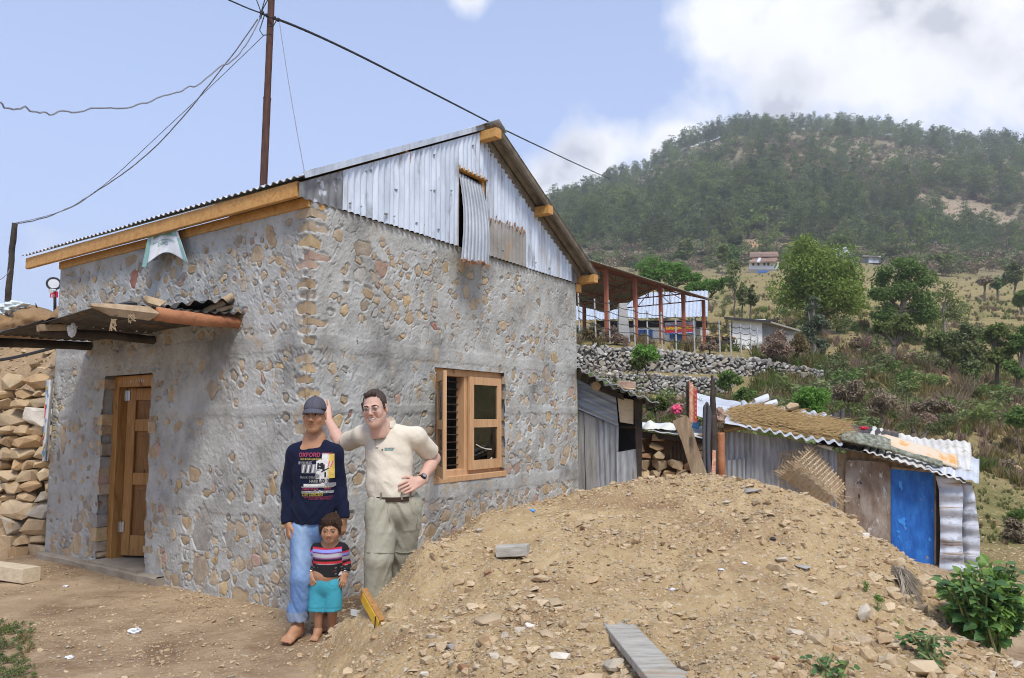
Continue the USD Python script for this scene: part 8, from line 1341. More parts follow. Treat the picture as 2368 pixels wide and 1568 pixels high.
# ---- the man in the cap
def man_in_cap():
    D = 5.36; J = lambda px, py, Y=D: at(px, py, Y); g = float(top_z(-1.45, 5.26)); P = Person('man in grey cap, navy printed shirt and rolled jeans, barefoot by the house corner', (J(722, 1470)[0], 5.36, g)); t = P.t; skin = (.40, .215, .12)
    hc = J(727, 960, 5.33); P.head('young', hc, 1.0, .03, .10, .0, skin)
    nb = J(727, 1018, 5.38); shL, shR = J(683, 1046), J(773, 1046); elL, elR = J(666, 1122, 5.40), J(784, 1112, 5.40); wrL, wrR = J(666, 1207, 5.33), J(794, 1196, 5.34)
    hipL, hipR = J(700, 1228), J(752, 1226, 5.40); knL, knR = J(697, 1335, 5.31), J(750, 1325, 5.47); anL, anR = J(688, 1449, 5.33), J(749, 1436, 5.58); anL[2], anR[2] = g + .10, g + .10
    f = Field((min(elL[0], wrL[0]) - .15, 5.0, g - .08), (elR[0] + .15, 5.8, hc[2]), .011)
    for a, b, r0, r1 in ((shL, elL, .042, .036), (elL, wrL, .036, .026), (shR, elR, .042, .036), (elR, wrR, .036, .026), (hipL, knL, .058, .042), (knL, anL, .042, .032), (hipR, knR, .058, .042), (knR, anR, .042, .032)): f.cap(a, b, r0, r1, .02)
    f.cap(nb, (hipL + hipR) / 2 + ZV * .25, .08, .10, .05); f.cap(shL, shR, .05, .05, .05); f.cap((hipL + hipR) / 2 + ZV * .28, (hipL + hipR) / 2, .10, .10, .05); f.cap(nb - ZV * .06, nb + ZV * .06, .05, .048, .04); P.parts.append(f.mesh(1))
    for w, el, s in ((wrL, elL, -1), (wrR, elR, 1)):
        f = Field(w - .2, w + .2, .0036); d = A3([-s * .12, -.10, -1]); hand(f, w, d, A3([-s * .8, .45, 0]), A3([-s * .35, -1, 0]), 1.0, (.45, .6, .45), .1, .6); f.cap(el + (w - el) * .7, w, .031, .027, .015); P.parts.append(f.mesh(1))
    for a, dr, inn in ((anL, A3([-.22, -1, 0]), -1), (anR, A3([.12, -1, 0]), 1)):
        f = Field(A3([a[0] - .16, a[1] - .27, g - .03]), A3([a[0] + .16, a[1] + .14, g + .24]), .005); gg, sd = foot(f, a, dr); toes(f, gg, sd, dr, 1.0, inn); m = f.mesh(1); P.parts.append(m)
    P.finish()
    # hair under the cap, and the cap
    f = Field((-.11, -.12, -.08), (.11, .13, .16), .005); f.ell((0, .022, .040), (.0745, .096, .082), 0); f.ell((0, -.075, -.02), (.062, .06, .10), .01, 'sub'); f.cut(A3([0, 0, -.055]), (0, -.2, -1)); m = f.mesh(1); t.part('hair', (P.T(m[0]), m[1]), 'hair_black', smooth=True)
    f = Field((-.12, -.13, -.03), (.12, .14, .18), .0045); f.ell((0, .020, .040), (.0775, .100, .089), 0); f.cut(A3([0, 0, .040]), (0, -.10, -1)); m = f.mesh(1); cp = t.part('cap', (P.T(m[0]), m[1]), 'cap_grey', smooth=True, label='grey baseball cap')
    G = np.zeros((21, 10, 3))
    for i in range(21):
        for j in range(10): a = (i / 20 - .5) * 2.3; q = j / 9; G[i, j] = (math.sin(a) * (.077 + .002 * q), .012 - math.cos(a) * (.094 + .056 * q * math.cos(a * .95)), .050 - .022 * q - .036 * (1 - math.cos(a)))
    m = shell(G, .004); t.part('peak', (P.T(m[0]), m[1]), 'cap_grey', smooth=True, parent=cp); m = tube([G[i, 9] for i in range(21)], .0028, 5); t.part('peak_edge', (P.T(m[0]), m[1]), 'cap_edge', parent=cp, smooth=True); m = trimesh.creation.icosphere(2, .007); t.part('cap_button', (P.T(m.vertices + A3([0, .02, .130])), m.faces), 'cap_edge', parent=cp)
    for a in (-.9, 0, .9): m = tube([A3([math.sin(a) * .078 * math.cos(q), .02 - math.cos(a) * .1005 * math.cos(q), .040 + .0895 * math.sin(q)]) for q in np.linspace(.05, 1.45, 10)], .0009, 4); t.part('cap_seam', (P.T(m[0]), m[1]), 'cap_edge', parent=cp)
    # jeans
    f = Field((hipL[0] - .2, 5.05, g), (hipR[0] + .2, 5.8, hipL[2] + .2), .0085); pc_ = (hipL + hipR) / 2
    f.ell(pc_ + ZV * .04, (.148, .108, .14), 0); f.cap(hipL, knL, .090, .066, .03); f.cap(knL, anL + ZV * .035, .066, .059, .02, flat=True); f.cap(hipR, knR, .090, .066, .03); f.cap(knR, anR + ZV * .035, .066, .059, .02, flat=True); f.cap(anL + ZV * .085, anL + ZV * .03, .065, .066, .004, flat=True); f.cap(anR + ZV * .085, anR + ZV * .03, .065, .066, .004, flat=True)
    f.wrinkle(lambda Q: .0060 * -crease(Q * A3([6, 6, 13]) + A3([0, 0, 1]) * (Q[:, :1] * 22), 4) * np.clip(1.25 - (Q[:, 2:] - g)[:, 0] / .6, .25, 1.2) * 2.0)
    def jt(v):
        n = fbm(v * 6, 3, 2); z = v[:, 2] - g; base = np.array([.12, .21, .40]) ; pale = np.array([.30, .42, .57]); k = np.clip((z - .30) / .25, 0, 1) * np.clip(1 - np.abs(v[:, 0] - knL[0]) / .09, 0, 1); k = np.clip(k * .9 + (n - .5) * .9, 0, 1)[:, None]; c = base * (1 - k) + pale * k; cuff = (z < .185)[:, None]; return np.where(cuff, np.array([.20, .25, .34]), c) * (.85 + .35 * fbm(v * 40, 2, 1))[:, None]
    solid(t, 'jeans', f, 'cloth_tone', jt, label='faded blue jeans with rolled cuffs')
    # shirt
    hem = J(722, 1208)[2]; f = Field((elL[0] - .14, 5.0, hem - .06), (elR[0] + .14, 5.72, nb[2] + .12), .0075); ch = (shL + shR) / 2
    f.ell(ch - ZV * .13, (.152, .108, .20), 0); f.ell(ch - ZV * .34, (.144, .100, .20), .05); f.cap(ch - ZV * .42, ch - ZV * .62, .13, .135, .04, sq=(A3([0, 1, 0]), .78)); f.cap(shL - ZV * .03, shR - ZV * .03, .054, .054, .04); f.cap(nb - ZV * .008, shL, .046, .050, .03); f.cap(nb - ZV * .008, shR, .046, .050, .03)
    for s_, e_, w_ in ((shL, elL, wrL), (shR, elR, wrR)): f.cap(s_, e_, .056, .047, .03); f.cap(e_, w_ + (w_ - e_) * .02, .047, .037, .015, flat=True)
    f.cut(A3([0, 0, hem]), (0, 0, -1)) ; f.F = f.F.copy()
    # sleeves reach below the hem line: add them again after the cut
    for e_, w_ in ((elL, wrL), (elR, wrR)): f.cap(e_, w_ + (w_ - e_) * .02, .047, .037, .004, flat=True)
    f.cap(nb - ZV * .018 + A3([0, -.012, 0]), nb + ZV * .12 + A3([0, -.05, 0]), .054, .080, .004, 'sub')
    f.wrinkle(lambda Q: .0065 * -crease(np.stack([Q[:, 0] * 4 + Q[:, 2] * 4, Q[:, 1] * 4, Q[:, 2] * 9 - np.abs(Q[:, 0] - ch[0]) * 12], 1), 7) * np.clip(1.6 - (Q[:, 2] - hem) / .32, .35, 1.3))
    sp_, m = solid(t, 'shirt', f, 'cloth_tone', lambda v: np.array([.007, .010, .028]) * (.85 + .4 * fbm(v * 12, 3, 3))[:, None], label='navy long sleeved shirt with a printed rock music design'); y = front_depth(m); k = 5.22 / FPX; O = lambda px, py: on_front(y, px, py)
    def txt(s_, px, py, wpx, hpx, mat, bold=True):
        q = trimesh.Trimesh(*V(text(s_, 1.0, bold, .0005))); q.vertices[:, 2] *= .0; w = np.ptp(q.vertices[:, 0]); q.vertices[:, 0] -= q.vertices[:, 0].min(); printed(t, sp_, y, q, O(px, py), wpx * k / w, hpx * k, mat, 'lettering', .0042)
    def blk(px, py, w, h, mat, lift=.003): printed(t, sp_, y, rect(w * k, h * k), O(px, py + h), 1, 1, mat, 'print', lift)
    txt('OXFORD', 691, 1056, 50, 9, 'ink_pink'); txt('LIVE STORM', 744, 1050, 24, 4.2, 'ink_pink', False); txt('Rock & Roll Legend Live', 695, 1063.5, 48, 4.5, 'ink_yellow'); blk(742, 1050, 16, 74, 'ink_white', .0022); blk(757, 1050, 14, 56, 'ink_gold', .0022); txt('FOLK MUSIC', 697, 1072, 25, 4.6, 'ink_white'); blk(690, 1067, 5, 6.5, 'ink_grey')
    blk(697, 1074, 33, 20, 'ink_grey'); blk(730, 1066, 14, 46, 'ink_white', .0024)
    rs = np.random.RandomState(3)
    for j in range(5): printed(t, sp_, y, (A3([[0, 0, 0], [11 * k, 0, 0], [17 * k, 18 * k, 0], [12 * k, 18 * k, 0]]) * A3([.35, 1, 1]), np.array([(0, 1, 2), (0, 2, 3)])), O(698 + j * 5.6, 1093), 1, 1, 'ink_black' if j % 2 else 'ink_white', 'print', .0036)
    # a generic guitar player in black and white: head, torso, arms, legs and guitar as flat print
    for px, py, w, h, mt in ((736, 1062, 7, 7, 'ink_white'), (735, 1061, 9, 3, 'ink_black'), (733, 1071, 13, 14, 'ink_black'), (737, 1072, 4, 13, 'ink_white'), (731, 1086, 7, 20, 'ink_grey'), (741, 1086, 8, 20, 'ink_white'), (745, 1074, 5, 16, 'ink_black'), (732, 1090, 4, 12, 'ink_black'), (747, 1092, 6, 12, 'ink_black')): blk(px, py, w, h, mt, .0034)
    printed(t, sp_, y, (A3([[0, 0, 0], [3 * k, -2 * k, 0], [27 * k, 12 * k, 0], [26 * k, 14 * k, 0]]), np.array([(0, 1, 2), (0, 2, 3)])), O(731, 1096), 1, 1, 'ink_black', 'print', .0042); printed(t, sp_, y, (A3([[math.cos(a) * 6 * k, math.sin(a) * 4.4 * k, 0] for a in np.linspace(0, 6.28, 11)[:-1]]), np.array([(0, i, i + 1) for i in range(1, 9)])), O(737, 1093), 1, 1, 'ink_white', 'print', .0044)
    for j in range(3): printed(t, sp_, y, (A3([[0, 0, 0], [2 * k, 0, 0], [(5 + j) * k, 14 * k, 0], [(3 + j) * k, 14 * k, 0]]), np.array([(0, 1, 2), (0, 2, 3)])), O(757 + j * 3, 1080), 1, 1, ('ink_pink', 'ink_white', 'ink_pink')[j], 'print', .0036)
    txt('Rock Star', 695, 1106, 34, 5.5, 'ink_white', False); blk(714, 1108, 46, 9, 'ink_black', .0026); txt('HARD ROCK', 716, 1116, 40, 6.2, 'ink_white'); blk(702, 1119, 48, 6, 'ink_white'); blk(750, 1117, 22, 8, 'ink_grey'); blk(697, 1125, 70, 3, 'ink_grey'); txt('HARD ROCK', 700, 1133, 36, 5, 'ink_pink'); blk(697, 1135, 70, 6, 'ink_grey', .0024); txt('HURT', 750, 1132, 14, 4, 'ink_pink'); blk(748, 1125, 10, 2.5, 'ink_yellow')
    for j in range(14): blk(698 + rs.uniform(0, 66), 1134 + rs.uniform(0, 6), rs.uniform(2, 5), 1.2, 'ink_white', .0032)
    txt('LIVE CONCERT', 699, 1147, 48, 7, 'ink_yellow'); txt('LONDON EXTREME HARD ROCK FEST', 703, 1151.5, 62, 3.4, 'ink_pink', False); txt('LIVE IN BEST ROCK FIELD', 713, 1156, 48, 3.4, 'ink_pink', False)
    return P
def leaning_man():
    P = Person('smiling man in glasses, cream polo shirt and khaki trousers, leaning one hand on the house', (at(905, 1455, 5.5)[0], 5.5, float(land(-.86, 5.5)))); t = P.t; g = t.base[2]; D = 5.48; J = lambda px, py, Y=D: at(px, py, Y); skin = (.55, .35, .27)
    hc = J(866, 946, 5.36); P.head('older', hc, 1.03, -.10, .10, -.10, skin)
    nb = J(890, 992, 5.48); shL, shR = J(839, 1006, 5.52), J(962, 1010, 5.50); elL, wrL = J(788, 1028, 5.76), J(757, 968, 5.99); elR, wrR = J(1004, 1060, 5.70), J(972, 1112, 5.45); hipL, hipR = J(885, 1175, 5.47), J(938, 1172, 5.52); knL, knR = J(876, 1290, 5.42), J(930, 1275, 5.60); anL, anR = J(868, 1430, 5.5), J(918, 1425, 5.74); anL[2] = anR[2] = g + .10
    f = Field((wrL[0] - .1, 5.1, g - .05), (elR[0] + .1, 6.2, nb[2] + .35), .013)
    for a, b, r0, r1 in ((shL, elL, .046, .040), (shR, elR, .046, .040), (hipL, knL, .09, .06), (knL, anL, .06, .04), (hipR, knR, .09, .06), (knR, anR, .06, .04)): f.cap(a, b, r0, r1, .02)
    mid = (hipL + hipR) / 2; f.cap(nb, mid + ZV * .2, .07, .08, .05); f.cap(shL, shR, .045, .045, .04); f.cap(mid + ZV * .25, mid, .09, .09, .05); f.cap(nb - ZV * .07, J(874, 972, 5.42), .060, .055, .04); P.parts.append(f.mesh(1))
    f = Field(np.minimum(elL, wrL) - .22, np.maximum(elL, wrL) + .24, .0042); f.cap(shL + (elL - shL) * .4, elL, .047, .042, .015); f.cap(elL, elL + (wrL - elL) * .35, .042, .043, .02); f.cap(elL + (wrL - elL) * .35, wrL, .043, .028, .02); hand(f, wrL, J(745, 915, 6.06) - wrL, -NG * .55 + A3([0, .9, 0]), A3([-1, 0, .2]), 1.08, (.08, .1, .08), .16, .0, .030); P.parts.append(f.mesh(1))
    f = Field(np.minimum(elR, wrR) - .2, np.maximum(elR, wrR) + .2, .0042); f.cap(shR + (elR - shR) * .45, elR, .047, .042, .015); f.cap(elR, elR + (wrR - elR) * .35, .042, .044, .02); f.cap(elR + (wrR - elR) * .35, wrR, .044, .029, .02); hand(f, wrR, J(930, 1130, 5.33) - wrR, A3([-.1, .9, -.2]), A3([0, -.2, 1]), 1.08, (.12, .22, .2), .14, .1, .030); P.parts.append(f.mesh(1))
    for a, dr, inn in ((anL, A3([-.1, -1, 0]), -1), (anR, A3([.2, -1, 0]), 1)): 
        f = Field(A3([a[0] - .17, a[1] - .32, g - .03]), A3([a[0] + .17, a[1] + .16, g + .22]), .007); foot(f, a, dr, 1.1); m = f.mesh(1); t.part('shoe', m, 'belt_brown', smooth=True)
    P.finish(); T = P.T
    # smile, glasses, hair
    G = np.zeros((13, 4, 3))
    for i in range(13):
        for j in range(4): x = (i / 12 - .5) * .054; G[i, j] = (x, -.0945 + 17 * x * x, -.0535 - .0100 * j / 3 * (1 - .85 * (abs(x) / .027) ** 2) + 5.5 * x * x)
    m = shell(G, .003); t.part('teeth', (T(m[0]), m[1]), 'teeth', smooth=True)
    gl = t.part('glasses', (lambda m: (T(m[0]), m[1]))(tube([A3([x, -.112 + .4 * x * x * 4, .014]) for x in np.linspace(-.010, .010, 5)], .0011, 5)), 'steel', label='thin metal framed glasses')
    for s in (-1, 1):
        c = A3([s * .033, -.1055, .004]); m = tube([c + A3([math.cos(a) * .0235, abs(math.cos(a)) * .0 + (.004 if s * math.cos(a) > 0 else -.002) * abs(math.cos(a)), math.sin(a) * .0165]) for a in np.linspace(0, 6.2832, 25)], .0009, 5); t.part('rim', (T(m[0]), m[1]), 'steel', parent=gl); m = tube([c + A3([s * .023, .003, .006]), A3([s * .0775, -.055, .010]), A3([s * .082, .005, .012])], .0011, 5); t.part('temple', (T(m[0]), m[1]), 'steel', parent=gl); m = [c + A3([math.cos(a) * .0215, .001, math.sin(a) * .015]) for a in np.linspace(0, 6.2832, 21)[:-1]]; t.part('lens', (T(np.array(m)), np.array([(0, i, i + 1) for i in range(1, 19)])), 'lens', parent=gl)
    f = Field((-.11, -.13, -.08), (.11, .14, .17), .0042); f.ell((0, .026, .046), (.0785, .097, .090), 0); f.ell((0, -.088, .034), (.056, .052, .062), .010, 'sub'); f.ell((0, -.10, -.03), (.075, .085, .075), .012, 'sub'); f.cap((-.035, -.060, .105), (.030, -.062, .108), .014, .012, .02)
    for s in (-1, 1): f.cap((s * .073, -.022, .045), (s * .073, -.018, .0), .010, .007, .01); f.ell((s * .086, .008, -.004), (.022, .026, .034), .004, 'sub')
    f.cut(A3([0, .05, -.055]), (0, -.2, -1)); f.wrinkle(lambda Q: .005 * (fbm(Q * A3([120, 30, 50]), 3, 5) - .5)); m = f.mesh(0); t.part('hair', (T(m[0]), m[1]), 'hair_greybrown', smooth=True)
    # trousers
    f = Field((hipL[0] - .25, 5.1, g + .02), (hipR[0] + .25, 6.0, hipL[2] + .22), .0095); wc = J(911, 1143); f.ell(mid + ZV * .02, (.158, .125, .14), 0); f.cap(mid + ZV * .02, wc, .14, .145, .05, sq=(A3([0, 1, 0]), .85)); f.cap(hipL, knL, .118, .092, .03); f.cap(knL, anL + ZV * .0, .092, .094, .02, flat=True); f.cap(hipR, knR, .118, .092, .03); f.cap(knR, anR, .092, .09, .02, flat=True); f.cut(wc, wc - mid)
    f.wrinkle(lambda Q: .0085 * -crease(np.stack([Q[:, 0] * 5, Q[:, 1] * 4, Q[:, 2] * 6 + np.abs(Q[:, 0] - mid[0]) * 14], 1), 14) * np.where(np.abs(Q[:, 2] - mid[2] + .04) < .12, 1.5, .9)); tp_, tm = solid(t, 'trousers', f, 'cloth_tone', lambda v: np.array([.37, .355, .275]) * (.9 + .25 * fbm(v * 10, 3, 3))[:, None], label='khaki zip-off trousers')
    for a, b, r in ((knL, hipL, .0995), (knR, hipR, .0995)):
        c = a + (b - a) * .10; ax = unit(b - a); s_, u_ = frame(ax); m = tube([c + (s_ * math.cos(q) + u_ * math.sin(q)) * r for q in np.linspace(0, 6.2832, 30)], .005, 5); t.part('zip_seam', m, 'seam_khaki', parent=tp_, smooth=True)
    yt = front_depth(tm)
    for pts in ([(962, 1160), (966, 1200), (962, 1225)], [(905, 1150), (903, 1180), (908, 1205)]):
        m = [at(a, b, D) for a, b in pts]; m = [A3([q[0], float(yt(np.array([q[0]]), np.array([q[2]]))[0]) - .001, q[2]]) for q in m]; t.part('pocket_seam', tube(m, .0018, 4), 'seam_khaki', parent=tp_)
    bl, ax = [], unit(wc - mid); s_, u_ = frame(ax, (0, 1, 0)); c = wc - ax * .02
    ring = lambda r0, r1, hgt, o: (lambda n: shell(np.array([[c + ax * (o + hgt * (j - .5)) + (A3([1, 0, 0]) * math.cos(q) * r0 + A3([0, 1, 0]) * math.sin(q) * r1) for j in (0, 1)] for q in np.linspace(0, 6.2832, n)]), .004))(40)
    bp = t.part('belt', ring(.159, .143, .032, -.004), 'belt_brown', smooth=40, label='dark brown belt')
    for px in (870, 888, 935, 953): q = at(px, 1143, D); yy = c[1] - .143 * math.sqrt(max(.05, 1 - ((q[0] - c[0]) / .159) ** 2)) - .004; t.part('belt_loop', beam(A3([q[0], yy, q[2] - .024]), A3([q[0], yy, q[2] + .024]), .012, .005, (0, 1, 0), .001), 'seam_khaki', parent=bp)
    # polo shirt
    f = Field((shL[0] - .26, 5.1, wc[2] - .06), (shR[0] + .24, 6.0, nb[2] + .12), .0085); ch = (shL + shR) / 2
    f.ell(ch - ZV * .13 + A3([.0, -.01, 0]), (.168, .122, .21), 0); f.ell(ch - ZV * .32 + A3([.010, -.02, 0]), (.158, .132, .20), .05); f.cap(ch - ZV * .32, wc - ax * .005, .145, .138, .04, sq=(A3([0, 1, 0]), .92)); f.cap(shL, shR, .060, .060, .04); f.cap(nb - ZV * .02, shL, .052, .058, .04); f.cap(nb - ZV * .02, shR, .052, .058, .04)
    f.cap(shL, shL + (elL - shL) * .66, .064, .068, .025, flat=True); f.cap(shR, shR + (elR - shR) * .74, .064, .069, .025, flat=True); f.cut(wc - ax * .012, -(wc - mid) * -1 if False else (mid - wc)); f.cap(nb + ZV * .005 + A3([-.012, -.012, 0]), nb + ZV * .13 + A3([-.05, -.06, 0]), .057, .080, .004, 'sub')
    f.wrinkle(lambda Q: .0075 * -crease(np.stack([Q[:, 0] * 4 - Q[:, 2] * 3, Q[:, 1] * 4, Q[:, 2] * 6 + Q[:, 0] * 5], 1), 27) * np.clip(1.5 - (Q[:, 2] - wc[2]) / .4, .6, 1.4)); pp, pm_ = solid(t, 'polo_shirt', f, 'cloth_tone', lambda v: np.array([.64, .58, .47]) * (.94 + .14 * fbm(v * 14, 3, 3))[:, None], label='cream polo shirt with a small green chest emblem'); y = front_depth(pm_)
    def wing(pts, nm='collar', th=.006):
        q = np.array([on_front(y, a, b, D, .010) for a, b in pts]); t.part(nm, fan(q, (0, -1, .2), th), 'polo_collar', parent=pp)
    wing([(855, 984), (857, 994), (864, 999), (870, 992), (866, 984)]); wing([(900, 962), (911, 966), (907, 983), (897, 997), (884, 992), (888, 976)]); 
    G = np.zeros((24, 4, 3)); 
    for i in range(24):
        for j in range(4): a = math.radians(-55) + i / 23 * math.radians(290); G[i, j] = nb + A3([.064 * math.cos(a) * (1 + .22 * j / 3), .066 * math.sin(a) * (1 + .22 * j / 3), .062 - .045 * j / 3 + .014 * math.sin(a)])
    t.part('collar', shell(G, .005), 'polo_collar', parent=pp, smooth=True); wing([(866, 998), (872, 998), (874, 1034), (868, 1034)], 'placket', .003)
    for py in (1008, 1026): c_ = on_front(y, 870, py, D, .013); t.part('shirt_button', tube([c_, c_ - A3([0, .004, 0])], .006, 10), 'button', parent=pp)
    q = at(926, 1040, D); kx = D / FPX
    star = A3([[math.cos(a) * r_ * kx, math.sin(a) * r_ * kx, 0] for a, r_ in zip(np.linspace(0, 6.2832, 9)[:-1], (3.6, 1.1) * 4)]); cx = at(882 + 5, 1040, D); printed(t, pp, y, (np.vstack([[0, 0, 0], star]), np.array([(0, i + 1, (i + 1) % 8 + 1) for i in range(8)])), on_front(y, 884, 1040, D), 1, 1, 'ink_black', 'emblem', .004)
    for px, py, w, mt in ((889, 1037.5, 6, 'ink_grey'), (896, 1037.5, 9, 'ink_grey'), (906, 1037.5, 5, 'ink_grey'), (889, 1041, 8, 'ink_teal'), (898, 1041, 4, 'ink_teal'), (903, 1041, 6, 'ink_teal')): printed(t, pp, y, rect(w * kx, 2.0 * kx), on_front(y, px, py, D), 1, 1, mt, 'emblem_line', .004)
    # watch
    d = unit(elR - wrR); c = wrR + d * .02; s_, u_ = frame(d); wt = t.part('watch', (lambda m: m)(shell(np.array([[c + d * (.018 * (j - .5)) + (s_ * math.cos(q) + u_ * math.sin(q)) * .034 for j in (0, 1)] for q in np.linspace(0, 6.2832, 24)]), .004)), 'watch_black', smooth=40, label='black wristwatch'); fd = unit(A3([.35, -1, .35]) - d * (A3([.35, -1, .35]) @ d)); t.part('watch_case', tube([c + fd * .030, c + fd * .044], [.022, .020], 18), 'watch_black', parent=wt, smooth=40); t.part('watch_dial', tube([c + fd * .0442, c + fd * .0452], .0145, 18), 'ink_grey', parent=wt)
    dd = unit(J(745, 915, 6.06) - wrL); 
def small_child():
    D = 5.33; J = lambda px, py, Y=D: at(px, py, Y); g = float(top_z(-1.36, 5.3)); P = Person('small barefoot child in striped sweater and turquoise shorts before the man in the cap', (J(756, 1470)[0], D, g)); t = P.t; skin = (.37, .20, .115)
    hc = J(765, 1224, 5.30); P.head('child', hc, .83, .06, .12, .03, skin); nb = J(763, 1257, 5.33); shL, shR = J(731, 1272), J(790, 1272); elL, elR = J(722, 1303, 5.36), J(797, 1302, 5.36); wrL, wrR = J(717, 1329, 5.30), J(797, 1327, 5.33); hipL, hipR = J(738, 1352), J(768, 1352); knL, knR = J(736, 1408, 5.32), J(768, 1408, 5.34); anL, anR = J(735, 1452, 5.34), J(768, 1448, 5.38); anL[2] = anR[2] = g + .058
    f = Field((elL[0] - .1, 5.05, g - .04), (elR[0] + .1, 5.6, nb[2] + .1), .0075)
    for a, b, r0, r1 in ((shL, elL, .028, .024), (shR, elR, .028, .024), (hipL, knL, .050, .036), (knL, anL, .036, .024), (hipR, knR, .050, .036), (knR, anR, .036, .024)): f.cap(a, b, r0, r1, .012)
    f.cap(nb, (hipL + hipR) / 2, .062, .074, .03); f.cap(shL, shR, .035, .035, .03); f.ell((hipL + hipR) / 2 + A3([0, -.012, .07]), (.088, .075, .06), .03); P.parts.append(f.mesh(1))
    for w, el, s, Dn in ((wrL, elL, -1, J(724, 1352, 5.26)), (wrR, elR, 1, J(793, 1348, 5.30))):
        f = Field(w - .13, w + .13, .0028); d = Dn - w; hand(f, w, d, A3([-s * .5, .8, 0]), A3([-s * .6, -.8, 0]), .62, (.35, .5, .4), .1, .4, .034); f.cap(el, w, .025, .021, .012); P.parts.append(f.mesh(1))
    for a, dr, inn in ((anL, A3([-.05, -1, 0]), -1), (anR, A3([.15, -1, 0]), 1)): f = Field(A3([a[0] - .09, a[1] - .16, g - .02]), A3([a[0] + .09, a[1] + .09, g + .16]), .0036); gg, sd = foot(f, a, dr, .62); toes(f, gg, sd, dr, .62, inn); P.parts.append(f.mesh(1))
    P.finish(); T = P.T
    f = Field((-.13, -.15, -.10), (.13, .15, .18), .0042); f.ell((0, .022, .044), (.088, .104, .090), 0); f.ell((0, -.105, -.018), (.064, .075, .074), .012, 'sub'); f.ell((0, -.05, -.11), (.12, .11, .085), .02, 'sub')
    for s in (-1, 1): f.cap((s * .078, -.045, .03), (s * .078, -.035, -.03), .014, .006, .012)
    for q, x in enumerate(np.linspace(-.052, .052, 10)): f.cap((x - .006, -.070, .098), (x * 1.15 + .008, -.093 + abs(x) * .42, .056 + (.010, -.006, .004, -.012, .008, -.002, .010, -.010, .004, -.004)[q]), .010, .003, .005)
    f.wrinkle(lambda Q: .006 * (fbm(Q * A3([80, 40, 22]), 3, 8) - .5)); m = f.mesh(1); t.part('hair', (T(m[0]), m[1]), 'hair_brown', smooth=True)
    # shorts, vest, sweater
    k = D / FPX; wz = J(750, 1334)[2]; f = Field((hipL[0] - .14, 5.05, g + .1), (hipR[0] + .14, 5.62, wz + .06), .0055); md = (hipL + hipR) / 2; f.ell(md + ZV * .03, (.093, .082, .10), 0); f.cap(hipL, J(732, 1411), .066, .064, .02, flat=True); f.cap(hipR, J(769, 1411), .066, .064, .02, flat=True); f.cap(md + ZV * .0, md + ZV * (wz - md[2]), .084, .080, .02, flat=True, sq=(A3([0, 1, 0]), .88)); f.wrinkle(lambda Q: .008 * (fbm(np.stack([Q[:, 0] * 26, Q[:, 1] * 20, Q[:, 2] * 7], 1), 3, 5) - .5)); solid(t, 'shorts', f, 'cloth_tone', lambda v: np.array([.055, .32, .41]) * (.85 + .35 * fbm(v * 14, 3, 3))[:, None] * np.where(((v[:, 2] < g + .215) & (v[:, 2] > g + .205))[:, None], .8, 1), label='turquoise shorts')
    f = Field((shL[0] - .08, 5.05, wz - .05), (shR[0] + .1, 5.6, nb[2]), .006); c0 = J(768, 1300); f.cap(c0 - A3([.006, 0, 0]), J(766, 1329), .072, .080, .02, flat=True, sq=(A3([0, 1, 0]), .86)); solid(t, 'vest', f, 'white_cotton', None, label='white vest showing below the sweater')
    hemz = J(755, 1330)[2]; f = Field((elL[0] - .09, 5.0, wrL[2] - .02), (elR[0] + .1, 5.62, nb[2] + .06), .005); ch = (shL + shR) / 2; f.ell(ch - ZV * .06, (.100, .082, .115), 0); f.cap(ch - ZV * .06, A3([ch[0] - .004, ch[1] - .004, hemz]), .094, .094, .03, flat=True, sq=(A3([0, 1, 0]), .9)); f.cap(shL, shR, .043, .043, .03); f.cap(nb - ZV * .01, shL, .036, .040, .02); f.cap(nb - ZV * .01, shR, .036, .040, .02); f.cut(A3([0, 0, hemz]), (0, 0, -1))
    for s_, e_, w_ in ((shL, elL, wrL), (shR, elR, wrR)): f.cap(s_, e_, .043, .040, .02); f.cap(e_, e_ + (w_ - e_) * .74, .040, .037, .012, flat=True)
    f.cap(nb, nb + ZV * .06 + A3([0, -.02, 0]), .036, .05, .004, 'sub'); f.wrinkle(lambda Q: .006 * (fbm(Q * 18, 3, 9) - .5))
    bands = [(0, (.014, .014, .018)), (.135, (.014, .014, .018)), (.14, (.45, .03, .05)), (.19, (.45, .03, .05)), (.2, (.22, .26, .62)), (.27, (.22, .26, .62)), (.28, (.13, .04, .13)), (.31, (.13, .04, .13)), (.32, (.36, .35, .37)), (.42, (.36, .35, .37)), (.43, (.20, .06, .16)), (.46, (.20, .06, .16)), (.47, (.014, .014, .018)), (.53, (.014, .014, .018)), (.54, (.48, .03, .04)), (.60, (.48, .03, .04)), (.61, (.4, .38, .38)), (.62, (.02, .02, .022)), (1, (.02, .02, .022))]
    bt = np.array([b[0] for b in bands]); bc = np.array([b[1] for b in bands])
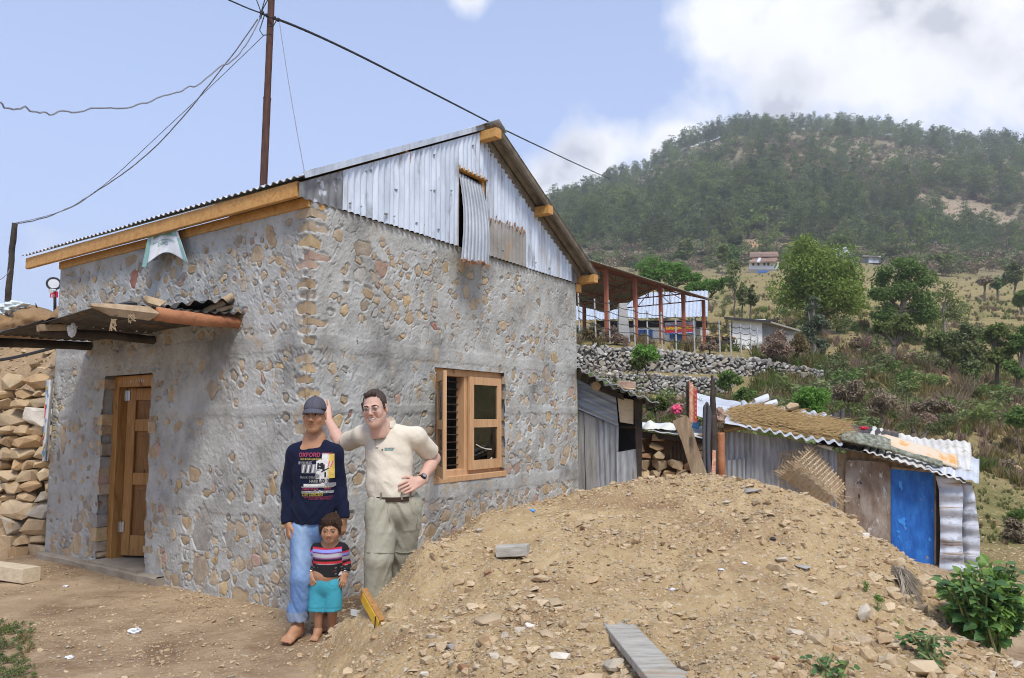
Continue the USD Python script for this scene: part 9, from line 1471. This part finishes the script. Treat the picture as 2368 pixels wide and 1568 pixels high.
    def stripes(v):
        z0 = nb[2] + .012; body = (z0 - v[:, 2]) / (z0 - hemz) + 1.8 * (v[:, 0] - ch[0]) ** 2 / .01 * .012; tL = np.clip(((v - shL) @ unit(wrL - shL)) / np.linalg.norm(wrL - shL), 0, 1) * .8 + .12; tR = np.clip(((v - shR) @ unit(wrR - shR)) / np.linalg.norm(wrR - shR), 0, 1) * .8 + .12; arm = np.where(v[:, 0] < shL[0] - .012, tL, np.where(v[:, 0] > shR[0] + .012, tR, body)); c = np.stack([np.interp(arm, bt, bc[:, q]) for q in range(3)], 1)
        dash = (arm > .66) & (np.mod(arm * 11, 1) < .16) & (np.mod((v[:, 0] - ch[0]) * 20 + .2, 1) < .55); alt = np.floor(arm * 11) % 2 == 0; c[dash & alt] = (.30, .30, .32); c[dash & ~alt] = (.30, .05, .05); return c
    solid(t, 'sweater', f, 'cloth_tone', stripes, label='dark knitted sweater with red, blue and grey stripes')
    for w, el in ((wrL, elL), (wrR, elR)): d = unit(w - el); s_, u_ = frame(d); c = w - d * .012; t.part('bangle', tube([c + (s_ * math.cos(q) + u_ * math.sin(q)) * .0265 for q in np.linspace(0, 6.2832, 25)], .0036, 6), 'silver', smooth=True)
LOOK['lens'] = usdkit.material(stage, '/World/Looks/lens', {"f": ("fresnel", {"IOR": 1.4}), "t": ("transparent_bsdf", {"color": (.96, .96, .95)}), "g": ("glossy_bsdf", {"roughness": .05}), "m": ("mix_closure", {})}, [("f.fac", "m.fac"), ("t.BSDF", "m.closure1"), ("g.BSDF", "m.closure2")], surface="m.closure")
flat('seam_khaki', (.20, .19, .14), rough=.9); flat('polo_collar', (.63, .57, .46), rough=.9, var=.06)
man_in_cap(); leaning_man(); small_child()
# ---------------------------------------------------------------- the hazy air
LOOK['haze'] = usdkit.material(stage, '/World/Looks/haze', {"v": ("principled_volume", {"color": (.95, .96, .95), "density": 0.00046, "anisotropy": .2})}, [], volume="v.volume")
lo_, hi_ = A3([-2050, -2050, -75.0]), A3([2050, 2050, 340.0])
hb = put('/World/haze', trimesh.creation.box(bounds=[lo_, hi_]), 'haze'); tag(hb, 'thin haze in the air', None, None, 'stuff')
